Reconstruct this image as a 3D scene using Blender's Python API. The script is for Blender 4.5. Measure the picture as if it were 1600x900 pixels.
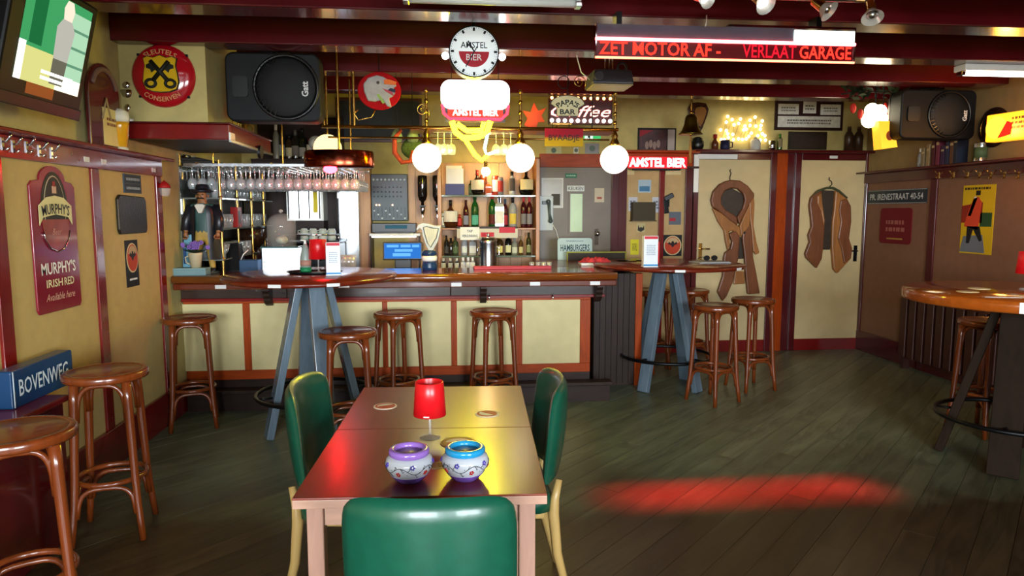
import bpy, math, random
from mathutils import Vector, Matrix
random.seed(7)
PI = math.pi
for _o in list(bpy.data.objects): bpy.data.objects.remove(_o)
SC = bpy.context.scene
COL = SC.collection

# ---------------------------------------------------------------- camera
FPX, CAMZ = 1080.0, 1.55
PITCH = math.atan(119 / FPX); YAW = math.atan(106 / FPX * math.cos(PITCH))
cam = bpy.data.cameras.new('camera'); cam.sensor_width = 36; cam.lens = FPX * 36 / 1600
cam.clip_start = .05
camo = bpy.data.objects.new('camera', cam); COL.objects.link(camo)
camo.location = (0, 0, CAMZ); camo.rotation_euler = (PI / 2 - PITCH, 0, -YAW)
SC.camera = camo

# ---------------------------------------------------------------- world, daylight and exposure
XL, XR, YB, YF, ZC, ZJ = -2.04, 4.66, 7.35, -2.3, 2.80, 2.60      # room planes, joist underside
wd = bpy.data.worlds.new('world'); SC.world = wd; wd.use_nodes = True
wd.node_tree.nodes['Background'].inputs[0].default_value = (.86, .94, 1.0, 1)
wd.node_tree.nodes['Background'].inputs[1].default_value = 46
def portal(name, x, z, w, h):
    l = bpy.data.lights.new(name, 'AREA'); l.shape = 'RECTANGLE'; l.size = w; l.size_y = h; l.cycles.is_portal = True
    o = bpy.data.objects.new(name, l); COL.objects.link(o); o.location = (x, YF - .1, z); o.rotation_euler = (PI / 2, 0, 0)
WINDOWS = [(-.85, 1.6, 1.7, 1.25), (1.95, 1.6, 1.9, 1.25)]             # x centre, z centre, width, height of the street windows
for k, (x, z, w, h) in enumerate(WINDOWS): portal('daylight_portal', x, z, w, h)
vs = SC.view_settings; vs.view_transform = 'Standard'; vs.look = 'None'; vs.gamma = 1; vs.use_curve_mapping = False
vs.exposure = 0.55
SC.cycles.use_denoising = True
SC.cycles.max_bounces = 8; SC.cycles.transmission_bounces = 8; SC.cycles.transparent_max_bounces = 12
SC.cycles.sample_clamp_indirect = 6
SC.cycles.caustics_refractive = False; SC.cycles.caustics_reflective = False

# ---------------------------------------------------------------- photograph pixel -> point in the room
_F = (math.sin(YAW) * math.cos(PITCH), math.cos(YAW) * math.cos(PITCH), -math.sin(PITCH))
_R = (math.cos(YAW), -math.sin(YAW), 0)
_U = (math.sin(YAW) * math.sin(PITCH), math.cos(YAW) * math.sin(PITCH), math.cos(PITCH))
def at(px, py, X=None, Y=None, Z=None):
    d = [_F[i] + _R[i] * (px - 800) / FPX + _U[i] * (450 - py) / FPX for i in range(3)]
    o = (0, 0, CAMZ); i, v = (0, X) if X is not None else (1, Y) if Y is not None else (2, Z)
    t = (v - o[i]) / d[i]
    return Vector([o[k] + t * d[k] for k in range(3)])
def rect(x0, y0, x1, y1, X=None, Y=None):
    """centre, width, height in the room of a pixel rectangle lying on a wall plane"""
    xm, ym = (x0 + x1) / 2, (y0 + y1) / 2
    l, r, t, b = at(x0, ym, X, Y), at(x1, ym, X, Y), at(xm, y0, X, Y), at(xm, y1, X, Y)
    c = (l + r) / 2; c.z = (t.z + b.z) / 2
    return c, (l - r).length, t.z - b.z

# ---------------------------------------------------------------- materials
def lin(h):
    if not isinstance(h, str): return tuple(h)
    h = h.lstrip('#'); c = [int(h[i:i + 2], 16) / 255 for i in (0, 2, 4)]
    return tuple(x / 12.92 if x <= .04045 else ((x + .055) / 1.055) ** 2.4 for x in c)
MATS = {}
def mat(key, col='#808080', rough=.5, metal=0, var=.12, scale=8, bump=0, coat=0, emit=None, es=0, trans=0, wood=0, alpha=1, ior=1.45, axis='x', spec=.5):
    if key in MATS: return MATS[key]
    m = bpy.data.materials.new(key); m.use_nodes = True; MATS[key] = m
    nt = m.node_tree; b = nt.nodes['Principled BSDF']; c = lin(col)
    b.inputs['Roughness'].default_value = rough; b.inputs['Metallic'].default_value = metal
    b.inputs['Coat Weight'].default_value = coat; b.inputs['Coat Roughness'].default_value = .08
    b.inputs['Transmission Weight'].default_value = trans; b.inputs['IOR'].default_value = ior; b.inputs['Alpha'].default_value = alpha
    b.inputs['Specular IOR Level'].default_value = spec
    b.inputs['Base Color'].default_value = (*c, 1)
    if emit is not None:
        b.inputs['Emission Color'].default_value = (*lin(emit), 1); b.inputs['Emission Strength'].default_value = es
    if var or bump or wood:
        tc = nt.nodes.new('ShaderNodeTexCoord'); mp = nt.nodes.new('ShaderNodeMapping'); nz = nt.nodes.new('ShaderNodeTexNoise')
        nt.links.new(tc.outputs['Object'], mp.inputs[0]); nt.links.new(mp.outputs[0], nz.inputs['Vector'])
        nz.inputs['Scale'].default_value = scale; nz.inputs['Detail'].default_value = 5
        if wood:
            s = {'x': (.12, 1, 1), 'y': (1, .12, 1), 'z': (1, 1, .12)}[axis]
            mp.inputs['Scale'].default_value = s; nz.inputs['Distortion'].default_value = wood; nz.inputs['Roughness'].default_value = .65
        rp = nt.nodes.new('ShaderNodeValToRGB'); nt.links.new(nz.outputs['Fac'], rp.inputs[0])
        e = rp.color_ramp.elements; e[0].position = .3; e[1].position = .7
        e[0].color = (*[x * (1 - var) for x in c], 1); e[1].color = (*[min(1, x * (1 + var)) for x in c], 1)
        nt.links.new(rp.outputs[0], b.inputs['Base Color'])
        if bump:
            bp = nt.nodes.new('ShaderNodeBump'); bp.inputs['Strength'].default_value = bump; bp.inputs['Distance'].default_value = .004
            nt.links.new(nz.outputs['Fac'], bp.inputs['Height']); nt.links.new(bp.outputs[0], b.inputs['Normal'])
    return m
def lamp_mat(key, col, es):
    if key in MATS: return MATS[key]
    m = bpy.data.materials.new(key); m.use_nodes = True; MATS[key] = m
    nt = m.node_tree; nt.nodes.clear(); e = nt.nodes.new('ShaderNodeEmission'); o = nt.nodes.new('ShaderNodeOutputMaterial')
    e.inputs[0].default_value = (*lin(col), 1); e.inputs[1].default_value = es; nt.links.new(e.outputs[0], o.inputs[0]); return m

# ---------------------------------------------------------------- mesh building
class MB:
    def __init__(s): s.v = []; s.f = []; s.m = []; s.s = []; s.M = None; s.mi = 0
    def add(s, vs, fs, smooth=False, mi=None):
        n = len(s.v)
        if s.M is not None: vs = [tuple(s.M @ Vector(p)) for p in vs]
        s.v += [tuple(p) for p in vs]
        for q in fs: s.f.append(tuple(n + i for i in q)); s.m.append(s.mi if mi is None else mi); s.s.append(smooth)
        return s
    def box(s, x0, x1, y0, y1, z0, z1, mi=None):
        vs = [(x, y, z) for z in (z0, z1) for y in (y0, y1) for x in (x0, x1)]
        return s.add(vs, [(0, 2, 3, 1), (4, 5, 7, 6), (0, 1, 5, 4), (2, 6, 7, 3), (0, 4, 6, 2), (1, 3, 7, 5)], False, mi)
    def hexa(s, b, t, mi=None):
        """b, t: four bottom and four top corners in order"""
        return s.add(list(b) + list(t), [(3, 2, 1, 0), (4, 5, 6, 7)] + [(i, (i + 1) % 4, 4 + (i + 1) % 4, 4 + i) for i in range(4)], False, mi)
    def bar(s, p0, p1, w, d, up=(0, 1, 0), mi=None, w1=None):
        p0, p1 = Vector(p0), Vector(p1); z = (p1 - p0).normalized(); x = z.cross(Vector(up)).normalized(); y = x.cross(z).normalized()
        w1 = w if w1 is None else w1
        def ring(p, ww): return [p - x * ww / 2 - y * d / 2, p + x * ww / 2 - y * d / 2, p + x * ww / 2 + y * d / 2, p - x * ww / 2 + y * d / 2]
        return s.hexa(ring(p0, w), ring(p1, w1), mi)
    def cyl(s, p0, p1, r0, r1=None, n=14, caps=True, mi=None):
        r1 = r0 if r1 is None else r1; p0, p1 = Vector(p0), Vector(p1); z = (p1 - p0).normalized()
        a = Vector((1, 0, 0)) if abs(z.x) < .9 else Vector((0, 1, 0)); x = z.cross(a).normalized(); y = z.cross(x)
        A = [p0 + (x * math.cos(2 * PI * i / n) + y * math.sin(2 * PI * i / n)) * r0 for i in range(n)]
        B = [p1 + (x * math.cos(2 * PI * i / n) + y * math.sin(2 * PI * i / n)) * r1 for i in range(n)]
        s.add(A + B, [(i, (i + 1) % n, n + (i + 1) % n, n + i) for i in range(n)], True, mi)
        if caps:
            if r0 > 1e-5: s.add(A, [tuple(range(n))[::-1]], False, mi)
            if r1 > 1e-5: s.add(B, [tuple(range(n))], False, mi)
        return s
    def tube(s, pts, r, n=8, closed=False, mi=None):
        pts = [Vector(p) for p in pts]; N = len(pts); rs = r if isinstance(r, (list, tuple)) else [r] * N
        V = []; prev = None
        for i, p in enumerate(pts):
            if closed: t = pts[(i + 1) % N] - pts[i - 1]
            else: t = pts[min(i + 1, N - 1)] - pts[max(i - 1, 0)]
            t = t.normalized() if t.length > 1e-9 else Vector((0, 0, 1))
            if prev is None: a = Vector((0, 0, 1)) if abs(t.z) < .9 else Vector((1, 0, 0)); x = t.cross(a).normalized()
            else: x = (prev - t * prev.dot(t)).normalized()
            prev = x; y = t.cross(x)
            V += [p + (x * math.cos(2 * PI * k / n) + y * math.sin(2 * PI * k / n)) * rs[i] for k in range(n)]
        fs = []
        for i in range(N if closed else N - 1):
            j = (i + 1) % N
            fs += [(i * n + k, i * n + (k + 1) % n, j * n + (k + 1) % n, j * n + k) for k in range(n)]
        if not closed: fs += [tuple(range(n))[::-1], tuple((N - 1) * n + k for k in range(n))]
        return s.add(V, fs, True, mi)
    def lathe(s, prof, n=20, c=(0, 0, 0), mi=None, flat=False, sx=1, sy=1):
        V = []; fs = []
        for r, z in prof:
            V += [(c[0] + sx * r * math.cos(2 * PI * k / n), c[1] + sy * r * math.sin(2 * PI * k / n), c[2] + z) for k in range(n)]
        for i in range(len(prof) - 1):
            fs += [(i * n + k, i * n + (k + 1) % n, (i + 1) * n + (k + 1) % n, (i + 1) * n + k) for k in range(n)]
        if prof[0][0] > 1e-4: fs.append(tuple(range(n))[::-1])
        if prof[-1][0] > 1e-4: fs.append(tuple((len(prof) - 1) * n + k for k in range(n)))
        return s.add(V, fs, not flat, mi)
    def ball(s, c, r, nu=14, nv=9, mi=None):
        rx, ry, rz = (r, r, r) if not isinstance(r, (tuple, list)) else r
        V = [(c[0], c[1], c[2] - rz)]
        for i in range(1, nv):
            t = -PI / 2 + PI * i / nv
            V += [(c[0] + rx * math.cos(t) * math.cos(2 * PI * k / nu), c[1] + ry * math.cos(t) * math.sin(2 * PI * k / nu), c[2] + rz * math.sin(t)) for k in range(nu)]
        V.append((c[0], c[1], c[2] + rz)); e = len(V) - 1; fs = [(0, 1 + (k + 1) % nu, 1 + k) for k in range(nu)]
        for i in range(nv - 2):
            a = 1 + i * nu; fs += [(a + k, a + (k + 1) % nu, a + nu + (k + 1) % nu, a + nu + k) for k in range(nu)]
        a = 1 + (nv - 2) * nu; fs += [(a + k, a + (k + 1) % nu, e) for k in range(nu)]
        return s.add(V, fs, True, mi)
    def prism(s, poly, y0, y1, mi=None, inset=0):
        """poly: outline (x, z), counter-clockwise seen from the front (-y); y0 front, y1 back; inset chamfers the front"""
        n = len(poly); back = [(x, y1, z) for x, z in poly]; front = [(x, y0, z) for x, z in poly]
        if inset:
            cx = sum(p[0] for p in poly) / n; cz = sum(p[1] for p in poly) / n
            w = max(p[0] for p in poly) - min(p[0] for p in poly); h = max(p[1] for p in poly) - min(p[1] for p in poly)
            ym = y0 + abs(inset) * .6; mid = [(x, ym, z) for x, z in poly]
            fr = [(cx + (x - cx) * (1 - 2 * inset / w), y0, cz + (z - cz) * (1 - 2 * inset / h)) for x, z in poly]
            s.add(back + mid + fr, [tuple(range(n))[::-1], tuple(2 * n + i for i in range(n))] + [(i, (i + 1) % n, n + (i + 1) % n, n + i) for i in range(n)] + [(n + i, n + (i + 1) % n, 2 * n + (i + 1) % n, 2 * n + i) for i in range(n)], False, mi)
        else:
            s.add(back + front, [tuple(range(n))[::-1], tuple(n + i for i in range(n))] + [(i, (i + 1) % n, n + (i + 1) % n, n + i) for i in range(n)], False, mi)
        return s
    def torus(s, c, R, r, n=24, k=8, axis='z', mi=None, sx=1):
        pts = []
        for i in range(n):
            a = 2 * PI * i / n; u, w = R * math.cos(a) * sx, R * math.sin(a)
            pts.append((c[0] + u, c[1] + w, c[2]) if axis == 'z' else (c[0] + u, c[1], c[2] + w) if axis == 'y' else (c[0], c[1] + u, c[2] + w))
        return s.tube(pts, r, k, True, mi)
def obj(name, mb, mats, parent=None, loc=None, rot=None, bev=0, sub=0):
    me = bpy.data.meshes.new(name); me.from_pydata(mb.v, [], mb.f)
    for m in (mats if isinstance(mats, (list, tuple)) else [mats]): me.materials.append(m)
    me.polygons.foreach_set('material_index', mb.m); me.polygons.foreach_set('use_smooth', mb.s); me.update()
    o = bpy.data.objects.new(name, me); COL.objects.link(o)
    if parent is not None: o.parent = parent
    if loc is not None: o.location = loc
    if rot is not None: o.rotation_euler = rot if isinstance(rot, (tuple, list)) else (0, 0, rot)
    if bev:
        b = o.modifiers.new('bevel', 'BEVEL'); b.width = bev; b.segments = 2; b.limit_method = 'ANGLE'; b.angle_limit = .6
    if sub:
        b = o.modifiers.new('sub', 'SUBSURF'); b.levels = sub; b.render_levels = sub
    return o
def tag(o, label=None, cat=None, group=None, kind=None):
    if label: o['label'] = label
    if cat: o['category'] = cat
    if group: o['group'] = group
    if kind: o['kind'] = kind
    return o
def thing(name, label, cat, loc=(0, 0, 0), rot=0, group=None, kind=None):
    o = bpy.data.objects.new(name, None); COL.objects.link(o); o.empty_display_size = .05
    o.location = loc; o.rotation_euler = rot if isinstance(rot, (tuple, list)) else (0, 0, rot)
    return tag(o, label, cat, group, kind)
def copy_tree(o, parent=None):
    c = o.copy(); COL.objects.link(c); c.parent = parent
    for ch in [x for x in bpy.data.objects if x.parent == o]: copy_tree(ch, c)
    return c
def dup(o, label, loc, rot=0, group=None):
    c = copy_tree(o); c.location = loc; c.rotation_euler = rot if isinstance(rot, (tuple, list)) else (0, 0, rot)
    tag(c, label, None, group); return c
def rrect(w, h, r, n=5, x=0, z=0):
    """rounded rectangle outline (x, z), counter-clockwise"""
    P = []
    for cx, cz, a0 in ((w / 2 - r, -h / 2 + r, -PI / 2), (w / 2 - r, h / 2 - r, 0), (-w / 2 + r, h / 2 - r, PI / 2), (-w / 2 + r, -h / 2 + r, PI)):
        P += [(x + cx + r * math.cos(a0 + PI / 2 * i / n), z + cz + r * math.sin(a0 + PI / 2 * i / n)) for i in range(n + 1)]
    return P
def disc(r, n=28, x=0, z=0, rz=None, a0=0, a1=2 * PI):
    rz = r if rz is None else rz
    full = abs(a1 - a0 - 2 * PI) < 1e-6; k = n if full else n + 1
    return [(x + r * math.cos(a0 + (a1 - a0) * i / n), z + rz * math.sin(a0 + (a1 - a0) * i / n)) for i in range(k)]
def text_mb(s, w=None, h=None, bold=0, shear=0, space=1.0):
    cu = bpy.data.curves.new('t', 'FONT'); cu.body = s; cu.size = 1; cu.align_x = 'CENTER'; cu.resolution_u = 2
    cu.offset = bold; cu.shear = shear; cu.space_character = space
    o = bpy.data.objects.new('t', cu); COL.objects.link(o)
    me = bpy.data.meshes.new_from_object(o)
    V = [v.co.copy() for v in me.vertices]; Fs = [tuple(p.vertices) for p in me.polygons]
    bpy.data.objects.remove(o); bpy.data.curves.remove(cu); bpy.data.meshes.remove(me)
    x0, x1 = min(v.x for v in V), max(v.x for v in V); y0, y1 = min(v.y for v in V), max(v.y for v in V)
    sx = w / (x1 - x0) if w else None; sy = h / (y1 - y0) if h else None
    sx = sx or sy; sy = sy or sx
    return [((v.x - (x0 + x1) / 2) * sx, (v.y - (y0 + y1) / 2) * sy) for v in V], Fs
def txt(parent, s, x, z, w, h, m, y=-.003, bold=.02, shear=0, name='lettering', arc=0, tilt=0, space=1.0):
    """flat lettering facing -y in the parent's frame; arc bends the line upwards in its middle"""
    P, Fs = text_mb(s, w, h, bold, shear, space); mb = MB(); V = []
    for u, t in P:
        if arc:
            a = u / arc; rr = abs(arc) + t * (1 if arc > 0 else -1); u, t = math.sin(a) * rr * (1 if arc > 0 else 1) if arc > 0 else math.sin(-a) * rr, (math.cos(a) * rr - abs(arc)) * (1 if arc > 0 else -1)
        if tilt: u, t = u * math.cos(tilt) - t * math.sin(tilt), u * math.sin(tilt) + t * math.cos(tilt)
        V.append((x + u, y, z + t))
    mb.add(V, Fs)
    return obj(name, mb, m, parent)
ORD = 'first second third fourth fifth sixth seventh eighth ninth tenth eleventh twelfth thirteenth fourteenth fifteenth sixteenth'.split()

# palette
RED = mat('red_gloss_paint', '#6e1210', .22, var=.15, scale=5, bump=.08, coat=.3)
REDD = mat('dark_red_gloss_paint', '#480e11', .2, var=.18, scale=4, bump=.06, coat=.4)
ORW = mat('orange_brown_wood', '#963a0c', .38, var=.25, scale=30, wood=1, axis='z', coat=.0, spec=.2)
ORWX = mat('orange_brown_wood_long', '#963a0c', .38, var=.25, scale=30, wood=1, axis='x', coat=.0, spec=.2)
PLAST = mat('cream_plaster', '#b3a367', .8, var=.1, scale=9, bump=.5)
PANEL = mat('cream_wall_panel', '#b89f62', .6, var=.06, scale=14, bump=.25)
BPANEL = mat('pale_bar_panel', '#c9bb86', .55, var=.05, scale=10, bump=.15)
BENT = mat('bentwood', '#6c3010', .26, var=.25, scale=24, wood=.8, axis='z', coat=.4)
BENTS = mat('stool_seat_wood', '#6b2f14', .3, var=.2, scale=18, wood=.8, axis='x', coat=.4)
DKWOOD = mat('dark_wood', '#2a1c16', .4, var=.3, scale=22, wood=1, axis='x', spec=.2)
DKWOODZ = mat('dark_wood_upright', '#2c1f18', .45, var=.3, scale=22, wood=1, axis='z', spec=.2)
MAHO = mat('mahogany_top', '#64200f', .24, var=.25, scale=14, wood=.8, axis='x', coat=.15)
HONEY = mat('honey_wood', '#a86a2a', .35, var=.2, scale=22, wood=1, axis='z')
PINE = mat('pine_boards', '#b98a60', .45, var=.12, scale=20, wood=1, axis='z')
WHITE = mat('white_enamel', '#e8e8e0', .4, var=.03)
PAPER = mat('white_paper', '#e6e4dc', .7, var=.03)
BLACK = mat('black_plastic', '#0c0d0f', .35, var=.1)
BLKM = mat('black_metal', '#111214', .35, .6, var=.1)
STEEL = mat('stainless_steel', '#b8bcc0', .22, 1, var=.05)
BRASS = mat('brass', '#b08a45', .22, 1, var=.1)
CHROME = mat('chrome', '#d8dadc', .08, 1, var=0)
GLASS = mat('clear_glass', '#f4faf8', .02, var=0, trans=1, ior=1.35)
def flat(h, rough=.5): return mat('paint_' + h.lstrip('#'), h, rough, var=.04, spec=.25)
# ================================================================ the room
def clip(poly, ax, v, keep_less):
    out = []
    for i, p in enumerate(poly):
        q = poly[(i + 1) % len(poly)]; a = (p[ax] <= v) == keep_less or p[ax] == v; b = (q[ax] <= v) == keep_less or q[ax] == v
        if a: out.append(p)
        if a != b:
            t = (v - p[ax]) / (q[ax] - p[ax]); out.append(tuple(p[k] + t * (q[k] - p[k]) for k in (0, 1)))
    return out
fl = MB(); fl.box(XL - .2, XR + .2, YF - .2, YB + .2, -.15, -.012)
FLOOR = tag(obj('floor', fl, mat('floor_gap', '#16120d', .8)), 'dark worn wooden plank floor laid on the diagonal', 'floor', kind='structure')
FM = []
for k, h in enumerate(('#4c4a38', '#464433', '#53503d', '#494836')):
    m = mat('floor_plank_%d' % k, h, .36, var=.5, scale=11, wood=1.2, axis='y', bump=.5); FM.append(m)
    # light painted into the boards: lighter grey green towards the bar, darker brown nearer
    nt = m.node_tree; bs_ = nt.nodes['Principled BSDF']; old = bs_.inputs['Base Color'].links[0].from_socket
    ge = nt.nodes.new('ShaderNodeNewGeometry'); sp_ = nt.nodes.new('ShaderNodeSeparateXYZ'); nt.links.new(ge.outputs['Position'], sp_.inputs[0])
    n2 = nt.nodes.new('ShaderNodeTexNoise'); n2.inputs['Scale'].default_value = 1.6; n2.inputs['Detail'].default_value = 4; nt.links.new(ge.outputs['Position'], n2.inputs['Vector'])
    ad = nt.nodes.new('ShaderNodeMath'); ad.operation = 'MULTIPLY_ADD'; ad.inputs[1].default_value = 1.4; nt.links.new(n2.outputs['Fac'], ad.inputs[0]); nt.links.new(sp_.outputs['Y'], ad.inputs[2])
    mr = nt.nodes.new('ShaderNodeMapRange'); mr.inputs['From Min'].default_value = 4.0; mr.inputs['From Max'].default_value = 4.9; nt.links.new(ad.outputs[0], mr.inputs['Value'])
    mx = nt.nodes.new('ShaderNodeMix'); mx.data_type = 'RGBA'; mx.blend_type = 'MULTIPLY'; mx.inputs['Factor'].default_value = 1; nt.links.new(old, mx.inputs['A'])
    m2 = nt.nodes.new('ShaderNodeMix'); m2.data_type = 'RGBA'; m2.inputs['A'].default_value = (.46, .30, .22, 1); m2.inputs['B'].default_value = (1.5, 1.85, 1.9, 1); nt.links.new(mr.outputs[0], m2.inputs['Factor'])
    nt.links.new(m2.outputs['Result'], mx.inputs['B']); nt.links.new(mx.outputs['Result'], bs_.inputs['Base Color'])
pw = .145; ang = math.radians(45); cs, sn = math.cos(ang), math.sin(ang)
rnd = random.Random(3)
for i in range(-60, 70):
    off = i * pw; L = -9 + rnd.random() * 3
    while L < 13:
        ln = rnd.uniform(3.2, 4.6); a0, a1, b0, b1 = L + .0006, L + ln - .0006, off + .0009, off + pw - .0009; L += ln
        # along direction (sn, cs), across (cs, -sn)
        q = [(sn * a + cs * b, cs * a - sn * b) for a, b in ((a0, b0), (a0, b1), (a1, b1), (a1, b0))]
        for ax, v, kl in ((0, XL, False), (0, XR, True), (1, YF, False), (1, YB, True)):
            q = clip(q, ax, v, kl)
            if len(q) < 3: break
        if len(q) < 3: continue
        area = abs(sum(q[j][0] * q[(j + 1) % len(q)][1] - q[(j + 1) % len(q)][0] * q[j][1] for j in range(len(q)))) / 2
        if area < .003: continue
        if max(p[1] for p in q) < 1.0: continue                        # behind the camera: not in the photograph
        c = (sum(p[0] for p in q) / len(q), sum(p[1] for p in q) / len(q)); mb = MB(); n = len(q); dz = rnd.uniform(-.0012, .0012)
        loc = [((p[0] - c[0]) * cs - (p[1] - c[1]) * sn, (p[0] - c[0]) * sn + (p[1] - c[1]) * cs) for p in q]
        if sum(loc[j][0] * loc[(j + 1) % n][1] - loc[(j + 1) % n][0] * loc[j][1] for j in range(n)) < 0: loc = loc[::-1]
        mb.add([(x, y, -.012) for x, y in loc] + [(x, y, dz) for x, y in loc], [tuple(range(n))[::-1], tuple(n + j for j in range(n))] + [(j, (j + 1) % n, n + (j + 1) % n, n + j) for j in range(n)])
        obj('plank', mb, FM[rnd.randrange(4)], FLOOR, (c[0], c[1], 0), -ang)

def struct(name, mb, m, label, cat, bev=0): return tag(obj(name, mb, m, bev=bev), label, cat, kind='structure')
def part(name, parent, m, *boxes, bev=0):
    mb = MB()
    for b in boxes: mb.box(*b)
    return obj(name, mb, m, parent, bev=bev)

# ---- left wall
w = MB(); w.box(XL - .2, XL, YF - .2, YB + .2, -.1, ZC + .1)
WL = struct('wall_left', w, PLAST, 'cream plaster left wall above a panelled dado', 'wall')
ZR0, ZR1 = 1.80, 1.925
yst = [at(5, 420, X=XL).y, at(153, 420, X=XL).y, at(251, 420, X=XL).y]
sp = yst[1] - yst[0]
stiles = [yst[0] - 1.05, yst[0] - .03, yst[1], yst[2] - .0]
edges = [YF] + stiles + [YB]
for i in range(len(stiles)):
    part('stile', WL, RED if i < 3 else RED, (XL, XL + .022, stiles[i] - .045, stiles[i] + .045, .24, ZR0), bev=.004)
for i in range(len(stiles) - 1):
    part('dado_panel', WL, PANEL, (XL, XL + .006, stiles[i] + .045, stiles[i + 1] - .045, .24, ZR0))
b = MB(); b.box(XL, XL + .028, YF, 5.6, 0, .24); struct('baseboard_left', b, RED, 'red painted skirting board along the left wall', 'baseboard', .005)
RAIL = thing('trim_1', 'red coat rail with ledge and hooks along the left wall', 'rail', (XL, 0, 0), kind='structure')
part('rail_board', RAIL, RED, (0, .03, YF, stiles[3] + .05, ZR0, ZR1 - .02), bev=.004)
part('ledge', RAIL, RED, (0, .12, YF, stiles[3] + .05, ZR1 - .02, ZR1), bev=.006)
def hook(parent, pos, sgn, m=CHROME):
    t = thing_child('coat_hook', parent, pos); h = MB()
    h.box(0, sgn * .005, -.008, .008, -.028, .028) if sgn > 0 else h.box(-.005, 0, -.008, .008, -.028, .028)
    obj('back_plate', h, m, t); h = MB()
    h.tube([(0, 0, .01), (sgn * .02, 0, .012), (sgn * .034, 0, .03), (sgn * .042, 0, .045)], [.005, .005, .0045, .006], 8)
    h.tube([(0, 0, -.012), (sgn * .018, 0, -.026), (sgn * .03, 0, -.014)], [.004, .004, .005], 8); obj('prong', h, m, t)
def thing_child(name, parent, pos):
    o = bpy.data.objects.new(name, None); COL.objects.link(o); o.parent = parent; o.location = pos; o.empty_display_size = .02; return o
for px, py in ((3, 225), (20, 229), (41, 230), (61, 236), (80, 239)):
    p = at(px, py, X=XL + .03); hook(RAIL, (.03, p.y, p.z), 1)
tagm = mat('white_number_tag', '#d8d8d4', .4, var=.02)
for px, py in ((135, 249), (162, 253), (240, 266)):
    p = at(px, py, X=XL + .03); part('number_tag', RAIL, tagm, (.03, .033, p.y - .03, p.y + .03, p.z - .014, p.z + .014))

# ---- right wall
w = MB(); w.box(XR, XR + .2, YF - .2, YB + .2, -.1, ZC + .1)
WR = struct('wall_right', w, mat('tan_plaster', '#8f744a', .8, var=.1, scale=9, bump=.5), 'tan plaster right wall above a panelled dado', 'wall')
sr = [YB - .03, at(1455, 400, X=XR).y, 4.0, 2.6]
ZQ0, ZQ1 = 1.86, 1.98
DADO = mat('brown_dado_panel', '#7a5540', .65, var=.06, scale=14, bump=.25)
for y in sr: part('stile', WR, REDD, (XR - .022, XR, y - .045, y + .045, .22, ZQ0), bev=.004)
for i in range(3): part('dado_panel', WR, DADO, (XR - .006, XR, sr[i + 1] + .045, sr[i] - .045, .22, ZQ0))
b = MB(); b.box(XR - .028, XR, YF, YB, 0, .22); struct('baseboard_right', b, REDD, 'dark red skirting board along the right wall', 'baseboard', .005)
RAILR = thing('trim_2', 'dark red coat rail with ledge and hooks along the right wall', 'rail', (XR, 0, 0), kind='structure')
part('rail_board', RAILR, REDD, (-.03, 0, YF, YB, ZQ0, ZQ1 - .02), bev=.004)
part('ledge', RAILR, REDD, (-.13, 0, YF, YB, ZQ1 - .02, ZQ1), bev=.006)
for px in (1467, 1490, 1512, 1531, 1549, 1570, 1592):
    p = at(px, 274, X=XR - .03); hook(RAILR, (-.03, p.y, p.z), -1, BRASS)

# ---- back wall
w = MB(); w.box(XL - .2, XR + .2, YB, YB + .2, -.1, ZC + .1)
WB = struct('wall_back', w, PLAST, 'cream plaster back wall behind the bar and doors', 'wall')

# ---- front wall with the street windows (behind the camera)
w = MB(); xs = [XL - .2] + [q for x, z, ww, hh in WINDOWS for q in (x - ww / 2, x + ww / 2)] + [XR + .2]
for i in range(0, len(xs), 2): w.box(xs[i], xs[i + 1], YF - .2, YF, -.1, ZC + .1)
for x, z, ww, hh in WINDOWS:
    w.box(x - ww / 2, x + ww / 2, YF - .2, YF, -.1, z - hh / 2); w.box(x - ww / 2, x + ww / 2, YF - .2, YF, z + hh / 2, ZC + .1)
WF = struct('wall_front', w, PLAST, 'cream plaster street wall with two wide windows', 'wall')
for k, (x, z, ww, hh) in enumerate(WINDOWS):
    f = MB(); t = .06
    f.box(x - ww / 2, x + ww / 2, YF - .1, YF, z - hh / 2, z - hh / 2 + t); f.box(x - ww / 2, x + ww / 2, YF - .1, YF, z + hh / 2 - t, z + hh / 2)
    for q in (x - ww / 2, x - t / 2, x + ww / 2 - t): f.box(q, q + t, YF - .1, YF, z - hh / 2 + t, z + hh / 2 - t)
    struct('window_%d' % (k + 1), f, RED, 'red framed street window, %s of the two' % ('narrower' if k == 0 else 'wider'), 'window')

# ---- unseen pavement outside the street windows, added to keep light from below off the ceiling
w = MB(); w.box(-12, 14, -22, YF - .2, -.25, -.10); struct('added_pavement', w, mat('added_grey_pavement', '#8a867e', .85, var=.1, scale=3), 'unseen grey street pavement added outside the front windows to darken the ceiling', 'added_pavement')

# ---- ceiling with joists
w = MB(); w.box(XL - .2, XR + .2, YF - .2, YB + .2, ZC, ZC + .15)
CEIL = struct('ceiling', w, mat('tan_ceiling', '#8f7a48', .5, var=.08, scale=6), 'tan ceiling crossed by dark red gloss joists', 'ceiling')
JY = [at(700, y, Z=ZJ).y for y in (18, 75)]
jd = JY[1] - JY[0]
JOISTS = [JY[0] + jd * k for k in range(-6, 6) if YF < JY[0] + jd * k < YB - .6]
JW = .20
for y in JOISTS: part('joist', CEIL, mat('joist_paint', '#4e0d13', .2, var=.18, scale=4, bump=.05, coat=.3), (XL, XR, y, y + JW, ZJ, ZC), bev=.008)

# ---- soffit box above the bar end, carrying the round sign
SOY = at(187, 120, X=XL).y
SOX = at(322, 120, Y=SOY).x; SOZ = at(250, 190, Y=SOY).z
w = MB(); w.box(XL, SOX, SOY, SOY + .75, SOZ, ZC); struct('wall_soffit', w, PLAST, 'cream plaster soffit box over the bar end beside the speaker', 'wall')
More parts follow.
